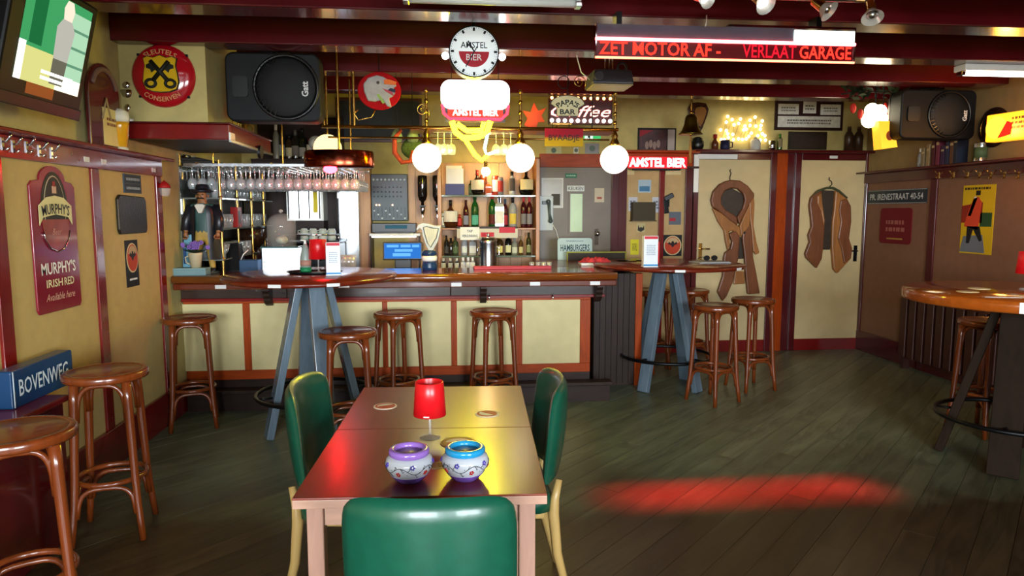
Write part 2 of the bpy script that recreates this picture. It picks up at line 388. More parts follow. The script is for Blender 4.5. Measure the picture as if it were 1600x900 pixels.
# ================================================================ doors in the back wall
def on_back(px0, py0, px1, py1, Y=YB): return rect(px0, py0, px1, py1, Y=Y)
DZ = at(1150, 250, Y=YB).z                                             # top of door leaves
DOORP = mat('cream_door_panel', '#c2ae80', .5, var=.06, scale=8, bump=.1)
def toilet_door(name, label, pxl, pxr, tagx):
    xl, xr = at(pxl, 400, Y=YB).x, at(pxr, 400, Y=YB).x
    d = thing(name, label, 'door', ((xl + xr) / 2, YB, 0), kind='structure'); w = (xr - xl) / 2; F = .07
    part('frame_post', d, REDD, (-w - F, -w, -.05, 0, 0, DZ + F), bev=.004); part('frame_post', d, REDD, (w, w + F, -.05, 0, 0, DZ + F), bev=.004)
    part('frame_head', d, REDD, (-w, w, -.05, 0, DZ, DZ + F), bev=.004)
    part('leaf', d, DOORP, (-w, w, -.03, 0, .12, DZ)); part('kick_board', d, RED, (-w, w, -.036, 0, 0, .13), bev=.003)
    return d, w
D1, w1 = toilet_door('door_1', 'cream door with a carved wooden coat, beside the notice board', 1086, 1196, 0)
part('number_tag', D1, tagm, (-w1 - .02, -w1 + .42, -.056, -.05, DZ + .005, DZ + .055))
part('enamel_strip', D1, WHITE, (-w1 - .06, -w1 - .005, -.055, -.05, DZ - .35, DZ + .05))
D2, w2 = toilet_door('door_2', 'cream door with a carved wooden jacket, next to the right wall', 1243, 1342, 0)
part('number_tag', D2, tagm, (-.06, .03, -.056, -.05, DZ + .02, DZ + .05))
h = MB(); p = at(1336, 396, Y=YB - .03); hx = p.x - D2.location.x
h.box(hx - .02, hx + .02, -.036, -.03, p.z - .09, p.z + .09); h.tube([(hx, -.036, p.z + .03), (hx, -.075, p.z + .03), (hx - .09, -.078, p.z + .03)], .009, 8); h.cyl((hx, -.045, p.z - .05), (hx, -.036, p.z - .05), .011)
obj('door_handle', h, BLKM, D2)
h = MB(); p = at(1094, 393, Y=YB - .03); hx = p.x - D1.location.x
h.box(hx - .02, hx + .02, -.036, -.03, p.z - .09, p.z + .09); h.tube([(hx, -.036, p.z + .03), (hx, -.075, p.z + .03), (hx + .09, -.078, p.z + .03)], .009, 8)
obj('door_handle', h, BRASS, D1)
xa, xb = at(1205, 400, Y=YB).x, at(1222, 400, Y=YB).x
b = MB(); b.box(xa, xb, YB - .045, YB, 0, DZ + .07); struct('trim_3', b, ORW, 'orange brown wooden upright between the two cream doors', 'trim', .004)
xa, xb = at(1078, 400, Y=YB).x, XR
for pa, pb_, nm in ((1196, 1206, 'trim_5'), (1221, 1243, 'trim_6'), (1078, 1087, 'trim_7')):
    b = MB(); b.box(at(pa, 400, Y=YB).x, at(pb_, 400, Y=YB).x, YB - .03, YB, 0, DZ + .07); struct(nm, b, REDD, 'dark red boarding %s' % {'trim_5': 'left of the orange upright between the doors', 'trim_6': 'right of the orange upright between the doors', 'trim_7': 'between the notice wall and the coat door'}[nm], 'trim')
b = MB(); b.box(xa - .03, xb, YB - .16, YB, DZ + .07, DZ + .10); struct('trim_4', b, REDD, 'dark red ledge running above the two cream doors', 'trim', .004)

# kitchen door
xl, xr = at(842, 400, Y=YB).x, at(952, 400, Y=YB).x; KZ = at(900, 262, Y=YB).z
D3 = thing('door_3', 'grey brown kitchen door with narrow pane behind the bar', 'door', ((xl + xr) / 2, YB, 0), kind='structure'); w3 = (xr - xl) / 2
KD = mat('grey_brown_door', '#6a5f52', .45, var=.08, scale=6)
part('leaf', D3, KD, (-w3, w3, -.03, 0, 0, KZ)); part('frame_post', D3, REDD, (w3, w3 + .08, -.06, 0, 0, KZ + .1), bev=.004)
part('frame_post', D3, ORW, (-w3 - .06, -w3, -.06, 0, 0, KZ + .1), bev=.004); part('frame_head', D3, ORWX, (-w3, w3, -.06, 0, KZ, KZ + .14), bev=.004)
c, ww, hh = on_back(890, 303, 909, 362); cx = c.x - D3.location.x
part('pane', D3, mat('green_frosted_pane', '#9fb58a', .3, var=.06, emit='#a8c090', es=.12), (cx - ww / 2, cx + ww / 2, -.034, -.03, c.z - hh / 2, c.z + hh / 2))
part('pane_bead', D3, KD, (cx - ww / 2 - .02, cx - ww / 2, -.042, -.03, c.z - hh / 2 - .02, c.z + hh / 2 + .02), (cx + ww / 2, cx + ww / 2 + .02, -.042, -.03, c.z - hh / 2 - .02, c.z + hh / 2 + .02), (cx - ww / 2, cx + ww / 2, -.042, -.03, c.z + hh / 2, c.z + hh / 2 + .02), (cx - ww / 2, cx + ww / 2, -.042, -.03, c.z - hh / 2 - .02, c.z - hh / 2))
h = MB(); p = at(932, 365, Y=YB - .03); hx = p.x - D3.location.x
h.ball((hx, -.08, p.z), .028); h.cyl((hx, -.06, p.z), (hx, -.03, p.z), .012); h.box(hx - .02, hx + .02, -.036, -.03, p.z - .12, p.z + .05); obj('door_knob', h, CHROME, D3)

# ================================================================ bar counter
ZB = 1.07; BY0 = at(650, 429, Z=ZB).y; BXR = at(965, 426, Y=BY0).x; BXL = XL + .01; PY = BY0 + .22
BAR = thing('bar_counter', 'long wooden bar counter with pale panels and dark fascia', 'bar', (0, 0, 0))
def bpart(name, m, *bx, bev=0): return part(name, BAR, m, *bx, bev=bev)
bpart('worktop', mat('bar_top_wood', '#6a3416', .14, var=.3, scale=16, wood=.8, axis='x', coat=.5), (BXL, BXR, BY0 + .03, BY0 + .62, ZB - .05, ZB), bev=.006)
b = MB(); b.tube([(BXL, BY0 + .028, ZB - .028), (BXR, BY0 + .028, ZB - .028)], .032, 12); obj('front_nosing', b, mat('nosing_wood', '#7c4218', .15, var=.25, scale=20, wood=.8, axis='x', coat=.6), BAR)
b = MB(); b.box(BXL, BXR, BY0 + .02, BY0 + .06, ZB - .105, ZB - .058); obj('edge_strip', b, mat('edge_wood', '#5e2410', .2, var=.2, scale=20, wood=.8, coat=.4), BAR, bev=.008)
FZ0 = at(850, 464, Y=PY - .03).z
DKF = mat('dark_fascia_wood', '#33241e', .22, var=.3, scale=16, wood=.8, axis='x', coat=.3)
x2 = at(945, 445, Y=PY - .04).x; seams = [BXL, at(450, 445, Y=PY).x, at(704, 445, Y=PY).x, x2]
for i in range(3): bpart('fascia_board', DKF, (seams[i] + .002, seams[i + 1] - .002, PY - .05, PY, FZ0 + .02, ZB - .06), bev=.003)
bpart('fascia_bead', RED, (BXL, x2, PY - .055, PY, FZ0 - .005, FZ0 + .02), bev=.004)
PX1 = at(922, 520, Y=PY).x; PZ0 = at(850, 568, Y=PY).z; PZ1 = FZ0 - .005
bpart('carcass', DKWOOD, (BXL, PX1, PY + .02, PY + .08, 0, ZB - .06))
bpart('bottom_rail', ORWX, (BXL, PX1, PY - .012, PY + .02, PZ0 - .075, PZ0), bev=.004)
bpart('top_rail', ORWX, (BXL, PX1, PY - .012, PY + .02, PZ1 - .022, PZ1), bev=.003)
ups = [(262, 278), (381, 392), (494, 503), (598, 606), (705, 714), (806, 816), (906, 922)]
ux = [(at(a, 520, Y=PY).x, at(b_, 520, Y=PY).x) for a, b_ in ups]
for a, b_ in ux: bpart('upright', ORW, (a, b_, PY - .012, PY + .02, PZ0, PZ1 - .022), bev=.004)
for i in range(len(ux) - 1): bpart('front_panel', BPANEL, (ux[i][1], ux[i + 1][0], PY, PY + .02, PZ0, PZ1 - .022))
bpart('plinth', DKWOOD, (BXL, PX1, PY, PY + .02, 0, PZ0 - .075))
for px in (418, 755, 935):                                                 # scrolled brackets under the top
    x = at(px, 445, Y=PY - .1).x; bm = MB()
    pr = [(0, 0), (-.13, 0), (-.13, -.02), (-.105, -.045), (-.11, -.06), (-.08, -.085), (-.085, -.1), (-.05, -.13), (0, -.15)]
    bm.add([(x - .025, PY - .05 + y, ZB - .1 + z) for y, z in pr] + [(x + .025, PY - .05 + y, ZB - .1 + z) for y, z in pr],
           [tuple(range(9)), tuple(range(9, 18))[::-1]] + [(i, 9 + i, 9 + (i + 1) % 9, (i + 1) % 9) for i in range(9)])
    obj('bracket', bm, DKWOOD, BAR)
for px in (344, 537, 713, 836, 930):
    p = at(px, 431, Y=BY0 + .02); bpart('number_tag', tagm, (p.x - .04, p.x + .04, BY0 + .016, BY0 + .02, ZB - .097, ZB - .068))
for px, py in ((764, 462), (863, 462)):
    p = at(px, py, Y=PY - .055); h = MB(); h.tube([(p.x, PY - .055, p.z + .015), (p.x, PY - .08, p.z), (p.x, PY - .085, p.z - .02), (p.x, PY - .07, p.z - .03)], .005, 8); obj('bag_hook', h, CHROME, BAR)
bx0 = PX1 + .05
# step in front of the bar
SX1 = at(957, 610, Y=5.45).x
ST = thing('foot_step', 'low dark wooden step running along the foot of the bar', 'step', (0, 0, 0))
part('tread', ST, DKWOODZ, (BXL, SX1, 5.44, PY - .005, .135, .165), bev=.006); part('riser', ST, DKWOOD, (BXL + .03, SX1 - .02, 5.46, 5.49, 0, .135))
part('end_board', ST, DKWOOD, (SX1 - .05, SX1 - .02, 5.49, PY - .02, 0, .135)); part('side_riser', ST, DKWOOD, (BXL + .03, BXL + .06, 5.49, PY - .02, 0, .135))
# dark boarded side wall of the bar, set back behind the right end of the counter
x0, x1 = at(926, 500, Y=6.0).x, at(974, 500, Y=6.35).x
SB = thing('bar_side_cupboard', 'dark boarded cupboard closing the right end of the bar', 'cupboard', (0, 0, 0))
n = 7; ya, yb = 5.95, 6.9
for i in range(n):
    a = x0 + (x1 - x0) * i / n; part('board', SB, DKWOODZ, (a + .002, a + (x1 - x0) / n - .002, ya, ya + .02, .02, ZB - .06))
part('body', SB, DKWOOD, (x0, x1, ya + .02, yb, 0, ZB - .06)); part('top', SB, MAHO, (BXR - .45, x1 + .02, BY0 + .625, yb, ZB - .04, ZB), bev=.006)
part('post', SB, ORW, (x1, x1 + .06, ya - .01, ya + .06, 0, ZB - .06), bev=.004)

# ================================================================ bentwood bar stools
def make_stool(H=.80, R=.185):
    t = thing('bar_stool', 'x', 'stool', group='bentwood bar stools')
    s = MB(); s.lathe([(0, H - .016), (R - .03, H - .016), (R - .02, H - .004), (R - .028, H), (0, H - .005)], 28); obj('seat', s, BENTS, t)
    s = MB(); s.lathe([(R - .035, H - .036), (R - .004, H - .036), (R, H - .028), (R, H - .008), (R - .006, H), (R - .028, H + .001), (R - .035, H - .012), (R - .035, H - .036)], 28); obj('seat_rim', s, BENT, t)
    az = [PI / 4 + k * PI / 2 for k in range(4)]
    def leg_r(z): u = 1 - z / H; return R - .035 + .045 * u + .035 * max(0, u - .7) ** 1.2 * 2
    for a in az:
        pts = []; rs = []
        for k in range(9):
            z = (H - .03) * (1 - k / 8); r = leg_r(z); pts.append((r * math.cos(a), r * math.sin(a), z)); rs.append(.0215 - .006 * (k / 8))
        s = MB(); s.tube(pts, rs, 10); obj('leg', s, BENT, t)
    zr = .285; s = MB(); s.torus((0, 0, zr), leg_r(zr) - .030, .0125, 28, 8); obj('foot_ring', s, BENT, t)
    for (zb, zt, nm) in ((H - .22, H - .052, 'seat_bracket'), (.13, .262, 'lower_bracket')):
        for i in range(4):
            a0, a1 = az[i], az[i] + PI / 2; A = Vector((math.cos(a0), math.sin(a0), 0)); B = Vector((math.cos(a1), math.sin(a1), 0)); pts = []
            for k in range(15):
                u = k / 14; th = PI * u; e = (1 - math.cos(th)) / 2; z = zb + (zt - zb) * math.sin(th) ** .55
                e = .045 + .91 * (.5 - .5 * (math.copysign(abs(math.cos(th)) ** .6, math.cos(th)))); r = leg_r(z) - .004
                p = A.lerp(B, e) * r; pts.append((p.x, p.y, z))
            s = MB(); s.tube(pts, .0115, 7); obj(nm, s, BENT, t)
    return t
STOOLS = [
 ('bentwood bar stool against the left wall panel, beside the blue street sign', 165, 578, .2),
 ('bentwood bar stool cut off by the lower left corner of the picture', 24, 672, .5),
 ('bentwood bar stool in the corner between left wall and bar', 296, 495, .3),
 ('bentwood bar stool just right of the round table leg, before the bar', 543, 516, .15),
 ('bentwood bar stool at the bar above the left green chair, beside another stool', 622, 488, .6),
 ('bentwood bar stool standing alone at the middle of the bar', 771, 485, .35),
 ('bentwood bar stool in front of the right round table, nearest of four', 1118, 476, .5),
 ('bentwood bar stool before the cream coat door, rightmost at the round table', 1177, 466, .2),
 ('bentwood bar stool behind the right round table between its legs', 1016, 452, .7),
 ('bentwood bar stool behind the right round table, half hidden by the nearest stool', 1078, 452, .3),
 ('bentwood bar stool in the dark under the far right high table', 1545, 500, .2),
]
st0 = None
for lb, px, py, rz in STOOLS:
    p = at(px, py, Z=.80)
    if st0 is None: st0 = make_stool(); st0['label'] = lb; st0.location = (p.x, p.y, 0); st0.rotation_euler = (0, 0, rz)
    else: dup(st0, lb, (p.x, p.y, 0), rz)

# ================================================================ round high tables
GREYLEG = mat('grey_painted_leg', '#5d6c77', .25, var=.25, scale=10, wood=.6, axis='z', coat=.3)
def high_table(label, cx, cy, R, H, topm, legm, a0, legw, tags, rt=.10, rb=.33, thick=.03, ringr=.40, sy=1):
    t = thing('high_table', label, 'table', (cx, cy, 0))
    s = MB(); s.lathe([(0, H - thick), (R - .01, H - thick), (R, H - thick + .01), (R, H - .01), (R - .008, H), (0, H)], 56, sy=sy); obj('tabletop', s, topm, t)
    s = MB(); s.cyl((0, 0, H - thick - .045), (0, 0, H - thick), .20, .24, 20); obj('top_mount', s, DKWOOD, t)
    for k in range(4):
        a = a0 + k * PI / 2; c_, s_ = math.cos(a), math.sin(a); m = MB()
        m.bar((rb * c_, rb * s_, 0), (rt * c_, rt * s_, H - thick - .04), legw, .05, up=(c_, s_, 0)); obj('leg', m, legm, t, bev=.005)
    s = MB(); s.torus((0, 0, .28), ringr, .014, 44, 8); obj('foot_ring', s, BLKM, t)
    for k in range(4):
        a = a0 + k * PI / 2; r0 = rb - (rb - rt) * .28 / H; s = MB(); s.tube([(r0 * math.cos(a), r0 * math.sin(a), .28), (ringr * math.cos(a), ringr * math.sin(a), .28)], .009, 6); obj('ring_stay', s, BLKM, t)
    for a in tags:
        s = MB(); s.M = Matrix.Diagonal((1, sy, 1, 1)) @ Matrix.Rotation(a, 4, 'Z'); s.box(R - .0015, R + .0025, -.04, .04, H - thick + .004, H - .006); obj('number_tag', s, tagm, t)
    return t
T1 = Vector((-.92, 4.90, 1.12)); T2 = Vector((1.96, 5.92, 1.10)); T3 = Vector((3.50, 3.88, 1.07))
high_table('round mahogany high table with grey legs on the left before the bar', T1.x, T1.y, .585, T1.z, MAHO, GREYLEG, math.radians(205), .11, (math.radians(-66), math.radians(-100)), sy=1.12)
high_table('round mahogany high table with grey legs before the cream coat door', T2.x, T2.y, .655, T2.z, MAHO, GREYLEG, math.radians(218), .10, (math.radians(-100), math.radians(-48)))
high_table('round orange wooden high table cut off by the right picture edge', T3.x, T3.y, .63, T3.z, mat('orange_table_top', '#9a4a12', .16, var=.2, scale=14, wood=.8, coat=.4), mat('grey_brown_post', '#21170f', .7, var=.25, scale=16, wood=1, axis='z', spec=.08), math.radians(226), .16, (math.radians(-128),), rb=.36, thick=.07)

# ================================================================ centre tables
TW, TD, TZ = .72, .62, .75
TR = math.radians(-2.8)
tc = Vector((-.06, 2.205, 0)); dirv = Vector((-math.sin(TR), math.cos(TR), 0))
PINK = mat('pale_pinkish_wood', '#a07a68', .4, var=.15, scale=20, wood=1, axis='z')
PINKX = mat('pale_pinkish_edge', '#a8826e', .35, var=.15, scale=20, wood=1, axis='x')
CTOP = mat('dark_red_table_top', '#6e240c', .34, var=.22, scale=12, wood=.6, axis='y', coat=.5, spec=.4); CTOP.node_tree.nodes['Principled BSDF'].inputs['Coat Roughness'].default_value = .2
def rect_table(label, c):
    t = thing('cafe_table', label, 'table', (c.x, c.y, 0), TR, group='square cafe tables')
    part('tabletop', t, CTOP, (-TW / 2, TW / 2, -TD / 2 + .001, TD / 2 - .001, TZ - .006, TZ), bev=.002)
    part('edge_band', t, PINKX, (-TW / 2, TW / 2, -TD / 2 + .001, TD / 2 - .001, TZ - .032, TZ - .006), bev=.002)
    for sx in (-1, 1):
        for sy in (-1, 1):
            x, y = sx * (TW / 2 - .055), sy * (TD / 2 - .055); part('leg', t, PINK, (x - .024, x + .024, y - .024, y + .024, 0, TZ - .032), bev=.004)
    for y in (-TD / 2 + .045, TD / 2 - .063): part('apron', t, PINKX, (-TW / 2 + .08, TW / 2 - .08, y, y + .018, TZ - .10, TZ - .032))
    return t
rect_table('square dark red cafe table nearest the camera, holding the painted pots', tc)
rect_table('square dark red cafe table farther back, pushed against the nearer one', tc + dirv * TD)

# ================================================================ green chairs
GREEN = mat('green_leatherette', '#0c4230', .33, var=.1, scale=30, bump=.15, coat=.1)
BEECH = mat('beech_leg', '#a98a52', .35, var=.15, scale=20, wood=.8, axis='z')
def make_chair(label):
    """sitter faces +y"""
    t = thing('dining_chair', label, 'chair', group='green upholstered chairs')
    def shell(w, z0, z1, th, infl):
        nu, nv = 18, 12; V = []; R = .36
        for side in (0, 1):
            for j in range(nv + 1):
                for i in range(nu + 1):
                    u = i / nu * 2 - 1; v = j / nv * 2 - 1
                    su = math.copysign(abs(u) ** .8, u); sv = math.copysign(abs(v) ** .8, v)
                    # squircle corners
                    k = (1 - .10 * (abs(su) * abs(sv)) ** 5)
                    a = su * k * w / 2 / R; z = (z0 + z1) / 2 + sv * k * (z1 - z0) / 2 - .012 * su * su * (1 if sv > 0 else 0) * abs(sv)
                    edge = (1 - abs(su) ** 8) * (1 - abs(sv) ** 8); tt = (th / 2 + infl * (1 - su * su) * (1 - sv * sv)) * (edge ** .5)
                    rr = R + (tt if side else -tt)
                    lean = -.10 * (z - z0)
                    V.append((rr * math.sin(a), R - rr * math.cos(a) - .22 + lean, z))
        N = (nu + 1) * (nv + 1); fs = []
        for j in range(nv):
            for i in range(nu):
                a = j * (nu + 1) + i; fs.append((a, a + nu + 1, a + nu + 2, a + 1)); fs.append((N + a, N + a + 1, N + a + nu + 2, N + a + nu + 1))
        bd = [i for i in range(nu + 1)] + [(j) * (nu + 1) + nu for j in range(1, nv + 1)] + [nv * (nu + 1) + i for i in range(nu - 1, -1, -1)] + [j * (nu + 1) for j in range(nv - 1, 0, -1)]
        for k in range(len(bd)):
            a, b_ = bd[k], bd[(k + 1) % len(bd)]; fs.append((a, b_, N + b_, N + a))
        m = MB(); m.add(V, fs, True); return m
    obj('backrest', shell(.45, .50, .902, .042, .012), GREEN, t)
    m = MB(); P = rrect(.44, .42, .07, 6); n = len(P)
    rings = [(1, .415), (1.0, .45), (.985, .468), (.94, .478), (.5, .484)]; V = []
    for s_, z in rings: V += [(x * s_, y * s_ + .01, z) for x, y in P]
    m.add(V, [tuple(range(n))[::-1]] + [(k * n + i, k * n + (i + 1) % n, (k + 1) * n + (i + 1) % n, (k + 1) * n + i) for k in range(4) for i in range(n)] + [tuple(4 * n + i for i in range(n))], True)
    obj('seat', m, GREEN, t)
    m = MB(); m.box(-.18, .18, -.17, .19, .375, .415); obj('seat_frame', m, BEECH, t, bev=.008)
    for sx in (-1, 1):
        m = MB(); m.tube([(sx * .175, .175, .41), (sx * .182, .185, .30), (sx * .19, .195, .12), (sx * .195, .20, 0)], [.021, .019, .016, .013], 8); obj('leg', m, BEECH, t)
        m = MB(); m.tube([(sx * .175, -.222, .53), (sx * .185, -.205, .46), (sx * .19, -.20, .40), (sx * .19, -.215, .24), (sx * .195, -.275, 0)], [.014, .018, .022, .019, .014], 8); obj('leg', m, BEECH, t)
    return t
ch = make_chair('green upholstered chair with its back to the camera at the table')
ch.location = (-.03, 1.78, 0); ch.rotation_euler = (0, 0, math.radians(-4))
dup(ch, 'green upholstered chair on the left side of the cafe tables', (-.335, 2.70, 0), math.radians(-97), None)
dup(ch, 'green upholstered chair on the right side of the cafe tables', (.205, 2.70, 0), math.radians(90), None)
# ================================================================ left wall things
LW = PI / 2
def board(name, label, cat, c, rz, w, h, m, th=.012, r=0, bev=0, poly=None, tilt=0):
    """flat sign whose face looks along its own -y; origin at its centre on the wall"""
    t = thing(name, label, cat, c, (tilt, 0, rz)); b = MB(); P = poly or (rrect(w, h, r, 5) if r else [(-w / 2, -h / 2), (w / 2, -h / 2), (w / 2, h / 2), (-w / 2, h / 2)])
    b.prism(P, -th, 0); obj('board', b, m, t, bev=bev); return t
def patch(parent, name, m, poly, y, y1=None):
    b = MB(); b.prism(poly, y, y + .0015 if y1 is None else y1); return obj(name, b, m, parent)
def bx(w, h, x=0, z=0): return [(x - w / 2, z - h / 2), (x + w / 2, z - h / 2), (x + w / 2, z + h / 2), (x - w / 2, z + h / 2)]
def scribble(parent, m, x, z, w, h, rows, y, seed=1, name='print'):
    """unreadable small print as rows of little marks"""
    r = random.Random(seed); b = MB(); hh = h / rows
    for k in range(rows):
        u = -w / 2
        while u < w / 2:
            l = min(r.uniform(.5, 1.6) * hh * .6, w / 2 - u)
            if l > .001: b.prism(bx(l, hh * .55, x + u + l / 2, z + h / 2 - (k + .5) * hh), y, y + .001)
            u += l + hh * .22
    o = obj(name, b, m, parent); o['kind'] = 'stuff'; return o

# big arched beer sign
c, w, h = rect(48, 262, 118, 487, X=XL + .006)
P = [(-w * .5, -h * .47), (-w * .46, -h * .5), (w * .46, -h * .5), (w * .5, -h * .47), (w * .5, h * .37), (w * .44, h * .40), (w * .30, h * .41)]
P += [(w * .29 * math.cos(a), h * .41 + h * .10 * math.sin(a)) for a in [PI * k / 12 for k in range(0, 13)]] + [(-w * .30, h * .41), (-w * .44, h * .40), (-w * .5, h * .37)]
s = board('beer_sign', 'tall dark red enamel beer sign with arched top on the left wall', 'sign', c, LW, w, h, mat('wine_red_enamel', '#7d1226', .22, var=.06, coat=.4), .012, poly=P, bev=.003)
patch(s, 'bottle_oval', flat('#1c2a20'), disc(w * .30, 32, 0, h * .20, h * .27), -.0135)
patch(s, 'oval_outline', flat('#b8b090'), [(x * .80, h * .20 + (z - h * .20) * .9) for x, z in disc(w * .30, 32, 0, h * .20, h * .27)], -.0143)
patch(s, 'oval_field', flat('#16231c'), [(x * .76, h * .20 + (z - h * .20) * .87) for x, z in disc(w * .30, 32, 0, h * .20, h * .27)], -.015)
amber = mat('amber_print', '#8c2a12', .25, var=.35, scale=9, coat=.3)
patch(s, 'beer_print', amber, [(w * .30 * math.cos(a), h * .14 + h * .22 * math.sin(a)) for a in [PI + PI * k / 16 for k in range(17)]], -.0158)
bn = [(-w * .37, h * .10), (-w * .28, h * .155), (0, h * .175), (w * .28, h * .155), (w * .37, h * .10), (w * .37, h * .235), (w * .2, h * .29), (0, h * .305), (-w * .2, h * .29), (-w * .37, h * .235)]
patch(s, 'name_banner', flat('#d8cf94'), bn, -.0175)
txt(s, "MURPHY'S", 0, h * .215, w * .62, h * .075, flat('#14181a'), -.0195, .015, arc=w * 1.6)
patch(s, 'bottle_picture', flat('#c9a58a'), bx(w * .09, h * .05, 0, h * .345), -.017); patch(s, 'bottle_cap_picture', flat('#8c2a20'), bx(w * .055, h * .035, 0, h * .385), -.017)
txt(s, 'Beer', 0, h * .055, w * .22, h * .045, flat('#c98d7c'), -.0175, .0, .4)
for sg in (-1, 1):
    b = MB(); b.tube([(sg * w * .30, -.016, h * .06), (sg * w * .26, -.017, -.0), (sg * w * .16, -.017, -h * .06), (0, -.017, -h * .085)], .0035, 6); obj('silver_rim', b, CHROME, s)
txt(s, "MURPHY'S", 0, -h * .195, w * .78, h * .085, flat('#e8e4dc'), -.014, .02)
txt(s, 'IRISH', -w * .12, -h * .30, w * .36, h * .055, flat('#e0d9a8'), -.014, .015); txt(s, 'RED', w * .215, -h * .30, w * .23, h * .055, flat('#e0d9a8'), -.014, .015)
txt(s, 'Available here', 0, -h * .395, w * .66, h * .05, flat('#d8a890'), -.014, 0, .4)

c, w, h = rect(187, 273, 217, 301, X=XL + .006); c.y += .03
s = board('enamel_plate', 'small grey enamel plate with two lines, above the dark plaque', 'sign', c, LW, w * .9, h * 1.05, flat('#3c4750'), .008)
for z in (-.25, .25): patch(s, 'text_band', flat('#2a333b'), bx(w * .8, h * .4, 0, h * z), -.0095); scribble(s, flat('#8d979c'), 0, h * z, w * .7, h * .26, 1, -.0105, int(z * 4) + 5)
c, w, h = rect(181, 305, 225, 365, X=XL + .006)
P = [(-w * .46, -h * .5), (w * .46, -h * .5), (w * .5, -h * .40), (w * .5, h * .36), (w * .44, h * .46), (-w * .42, h * .5), (-w * .5, h * .40), (-w * .5, -h * .38)]
board('wall_plaque', 'dark bronze plaque with clipped corners on the left wall panel', 'plaque', c, LW, w, h, mat('dark_bronze', '#2e261b', .4, .5, var=.35, scale=60, bump=.6), .02, poly=P, bev=.006)
c, w, h = rect(196, 375, 215, 448, X=XL + .006)
def disc_poster(name, label, c, rz, w, h, cz, rr):
    s = board(name, label, 'poster', c, rz, w, h, flat('#121214'), .006)
    patch(s, 'pale_ring', flat('#c7b78a'), disc(w * .47, 28, 0, cz, rr), -.0075); patch(s, 'red_disc', flat('#b03a1c'), disc(w * .42, 28, 0, cz, rr * .9), -.0085)
    patch(s, 'pale_upper', flat('#b59a70'), disc(w * .36, 20, 0, cz + rr * .1, rr * .72, .25, PI - .25), -.009)
    patch(s, 'dark_emblem', flat('#1c1512'), [(x * .9 * w, cz + z * rr) for x, z in ((-.28, .15), (-.12, .05), (0, -.2), (.12, .05), (.28, .15), (.22, .4), (.1, .2), (.05, .45), (-.05, .45), (-.1, .2), (-.22, .4))], -.01)
    return s
s = disc_poster('emblem_poster', 'narrow black poster with red disc under the bronze plaque', c, LW, w, h, h * .12, h * .32)
scribble(s, flat('#e0e0dc'), 0, -h * .34, w * .6, h * .07, 1, -.0075, 3)

# bench box and blue street sign
bx1 = at(104, 700, X=-1.80).y
BN = thing('wall_bench', 'dark red boxed bench against the left wall below the blue sign', 'bench', (0, 0, 0))
part('box', BN, REDD, (XL + .03, -1.80, -1.0, bx1, 0, .66), bev=.006); part('lid', BN, RED, (XL + .03, -1.78, -1.0, bx1 + .02, .66, .69), bev=.008)
c, w, h = rect(6, 556, 91, 606, X=-1.93); 
c.z = .69 + .085
s = board('street_sign', 'blue street name box reading BOVENWEG standing on the red bench', 'sign', c, LW, .50, .17, mat('blue_enamel', '#12395f', .3, var=.1), .07, r=.012, bev=.004)
s.location.x = -1.95
txt(s, 'BOVENWEG', .0, 0, .40, .075, flat('#c9d6de'), -.0725, .01)
patch(s, 'end_strip', flat('#c9d6de'), bx(.006, .16, -.235), -.0718)

# television
TVM = math.radians(14); BR = at(112, 187, X=-1.85); tw, th_ = .66, .56
tv = thing('television', 'black television tilted down from the left wall showing a green picture', 'television', (BR.x, BR.y - tw / 2, BR.z), (TVM, 0, LW))
b = MB(); b.box(-tw / 2, tw / 2, -.03, .06, 0, th_); obj('cabinet', b, mat('tv_black', '#08080a', .5, var=.1, spec=.2), tv, bev=.012)
b = MB(); b.box(-tw / 2 + .06, tw / 2 - .06, .06, .12, .08, th_ - .08); obj('back_housing', b, BLACK, tv, bev=.02)
b = MB(); b.box(-tw / 2, tw / 2, -.038, -.03, .0, .055); obj('speaker_strip', b, mat('tv_lower', '#0c0c0e', .4, var=.1, spec=.2), tv, bev=.004)
SW0, SW1, SH0, SH1 = -tw * .36, tw * .42, .115, .525
def scr(name, col, es, poly, k): return patch(tv, name, lamp_mat('screen_' + col.strip('#'), col, es), poly, -.0315 - .0006 * k, -.031)
W_, H_ = SW1 - SW0, SH1 - SH0
def sq(u0, v0, u1, v1): return [(SW0 + u0 * W_, SH0 + v0 * H_), (SW0 + u1 * W_, SH0 + v0 * H_), (SW0 + u1 * W_, SH0 + v1 * H_), (SW0 + u0 * W_, SH0 + v1 * H_)]
def pl(*pts): return [(SW0 + u * W_, SH0 + v * H_) for u, v in pts]
pic = thing_child('screen', tv, (0, 0, 0))
def scr(name, col, es, poly, k):
    b = MB(); b.prism(poly, -.0315 - .0006 * k, -.031); return obj(name, b, lamp_mat('screen_' + col.strip('#') + str(es), col, es), pic)
scr('picture_ground', '#3f9a5c', .8, sq(0, 0, 1, 1), 0); scr('picture_meadow', '#c9c77a', .9, sq(0, 0, 1, .36), 1)
scr('picture_tree', '#1f6e3c', .7, sq(.12, .4, .3, 1), 2); scr('picture_house', '#9fc7a4', .9, sq(.68, .12, 1, .9), 2)
for v in (.3, .5, .7): scr('picture_slat', '#5f8f70', .8, sq(.7, v, 1, v + .03), 3)
scr('picture_bright_edge', '#ffffff', 1.4, sq(0, 0, .09, .40), 3); scr('picture_pool', '#fff4d8', 1.3, sq(.6, 0, 1, .16), 3)
scr('picture_man_body', '#a9a79c', .9, pl((.5, .33), (.72, .33), (.76, .68), (.69, .78), (.55, .78), (.48, .68)), 4)
scr('picture_man_trousers', '#6e6a5a', .7, pl((.5, .05), (.7, .05), (.72, .33), (.5, .33)), 5); scr('picture_man_head', '#e6cdb8', 1.0, pl((.56, .78), (.68, .78), (.70, .9), (.66, .99), (.58, .99), (.54, .9)), 6)
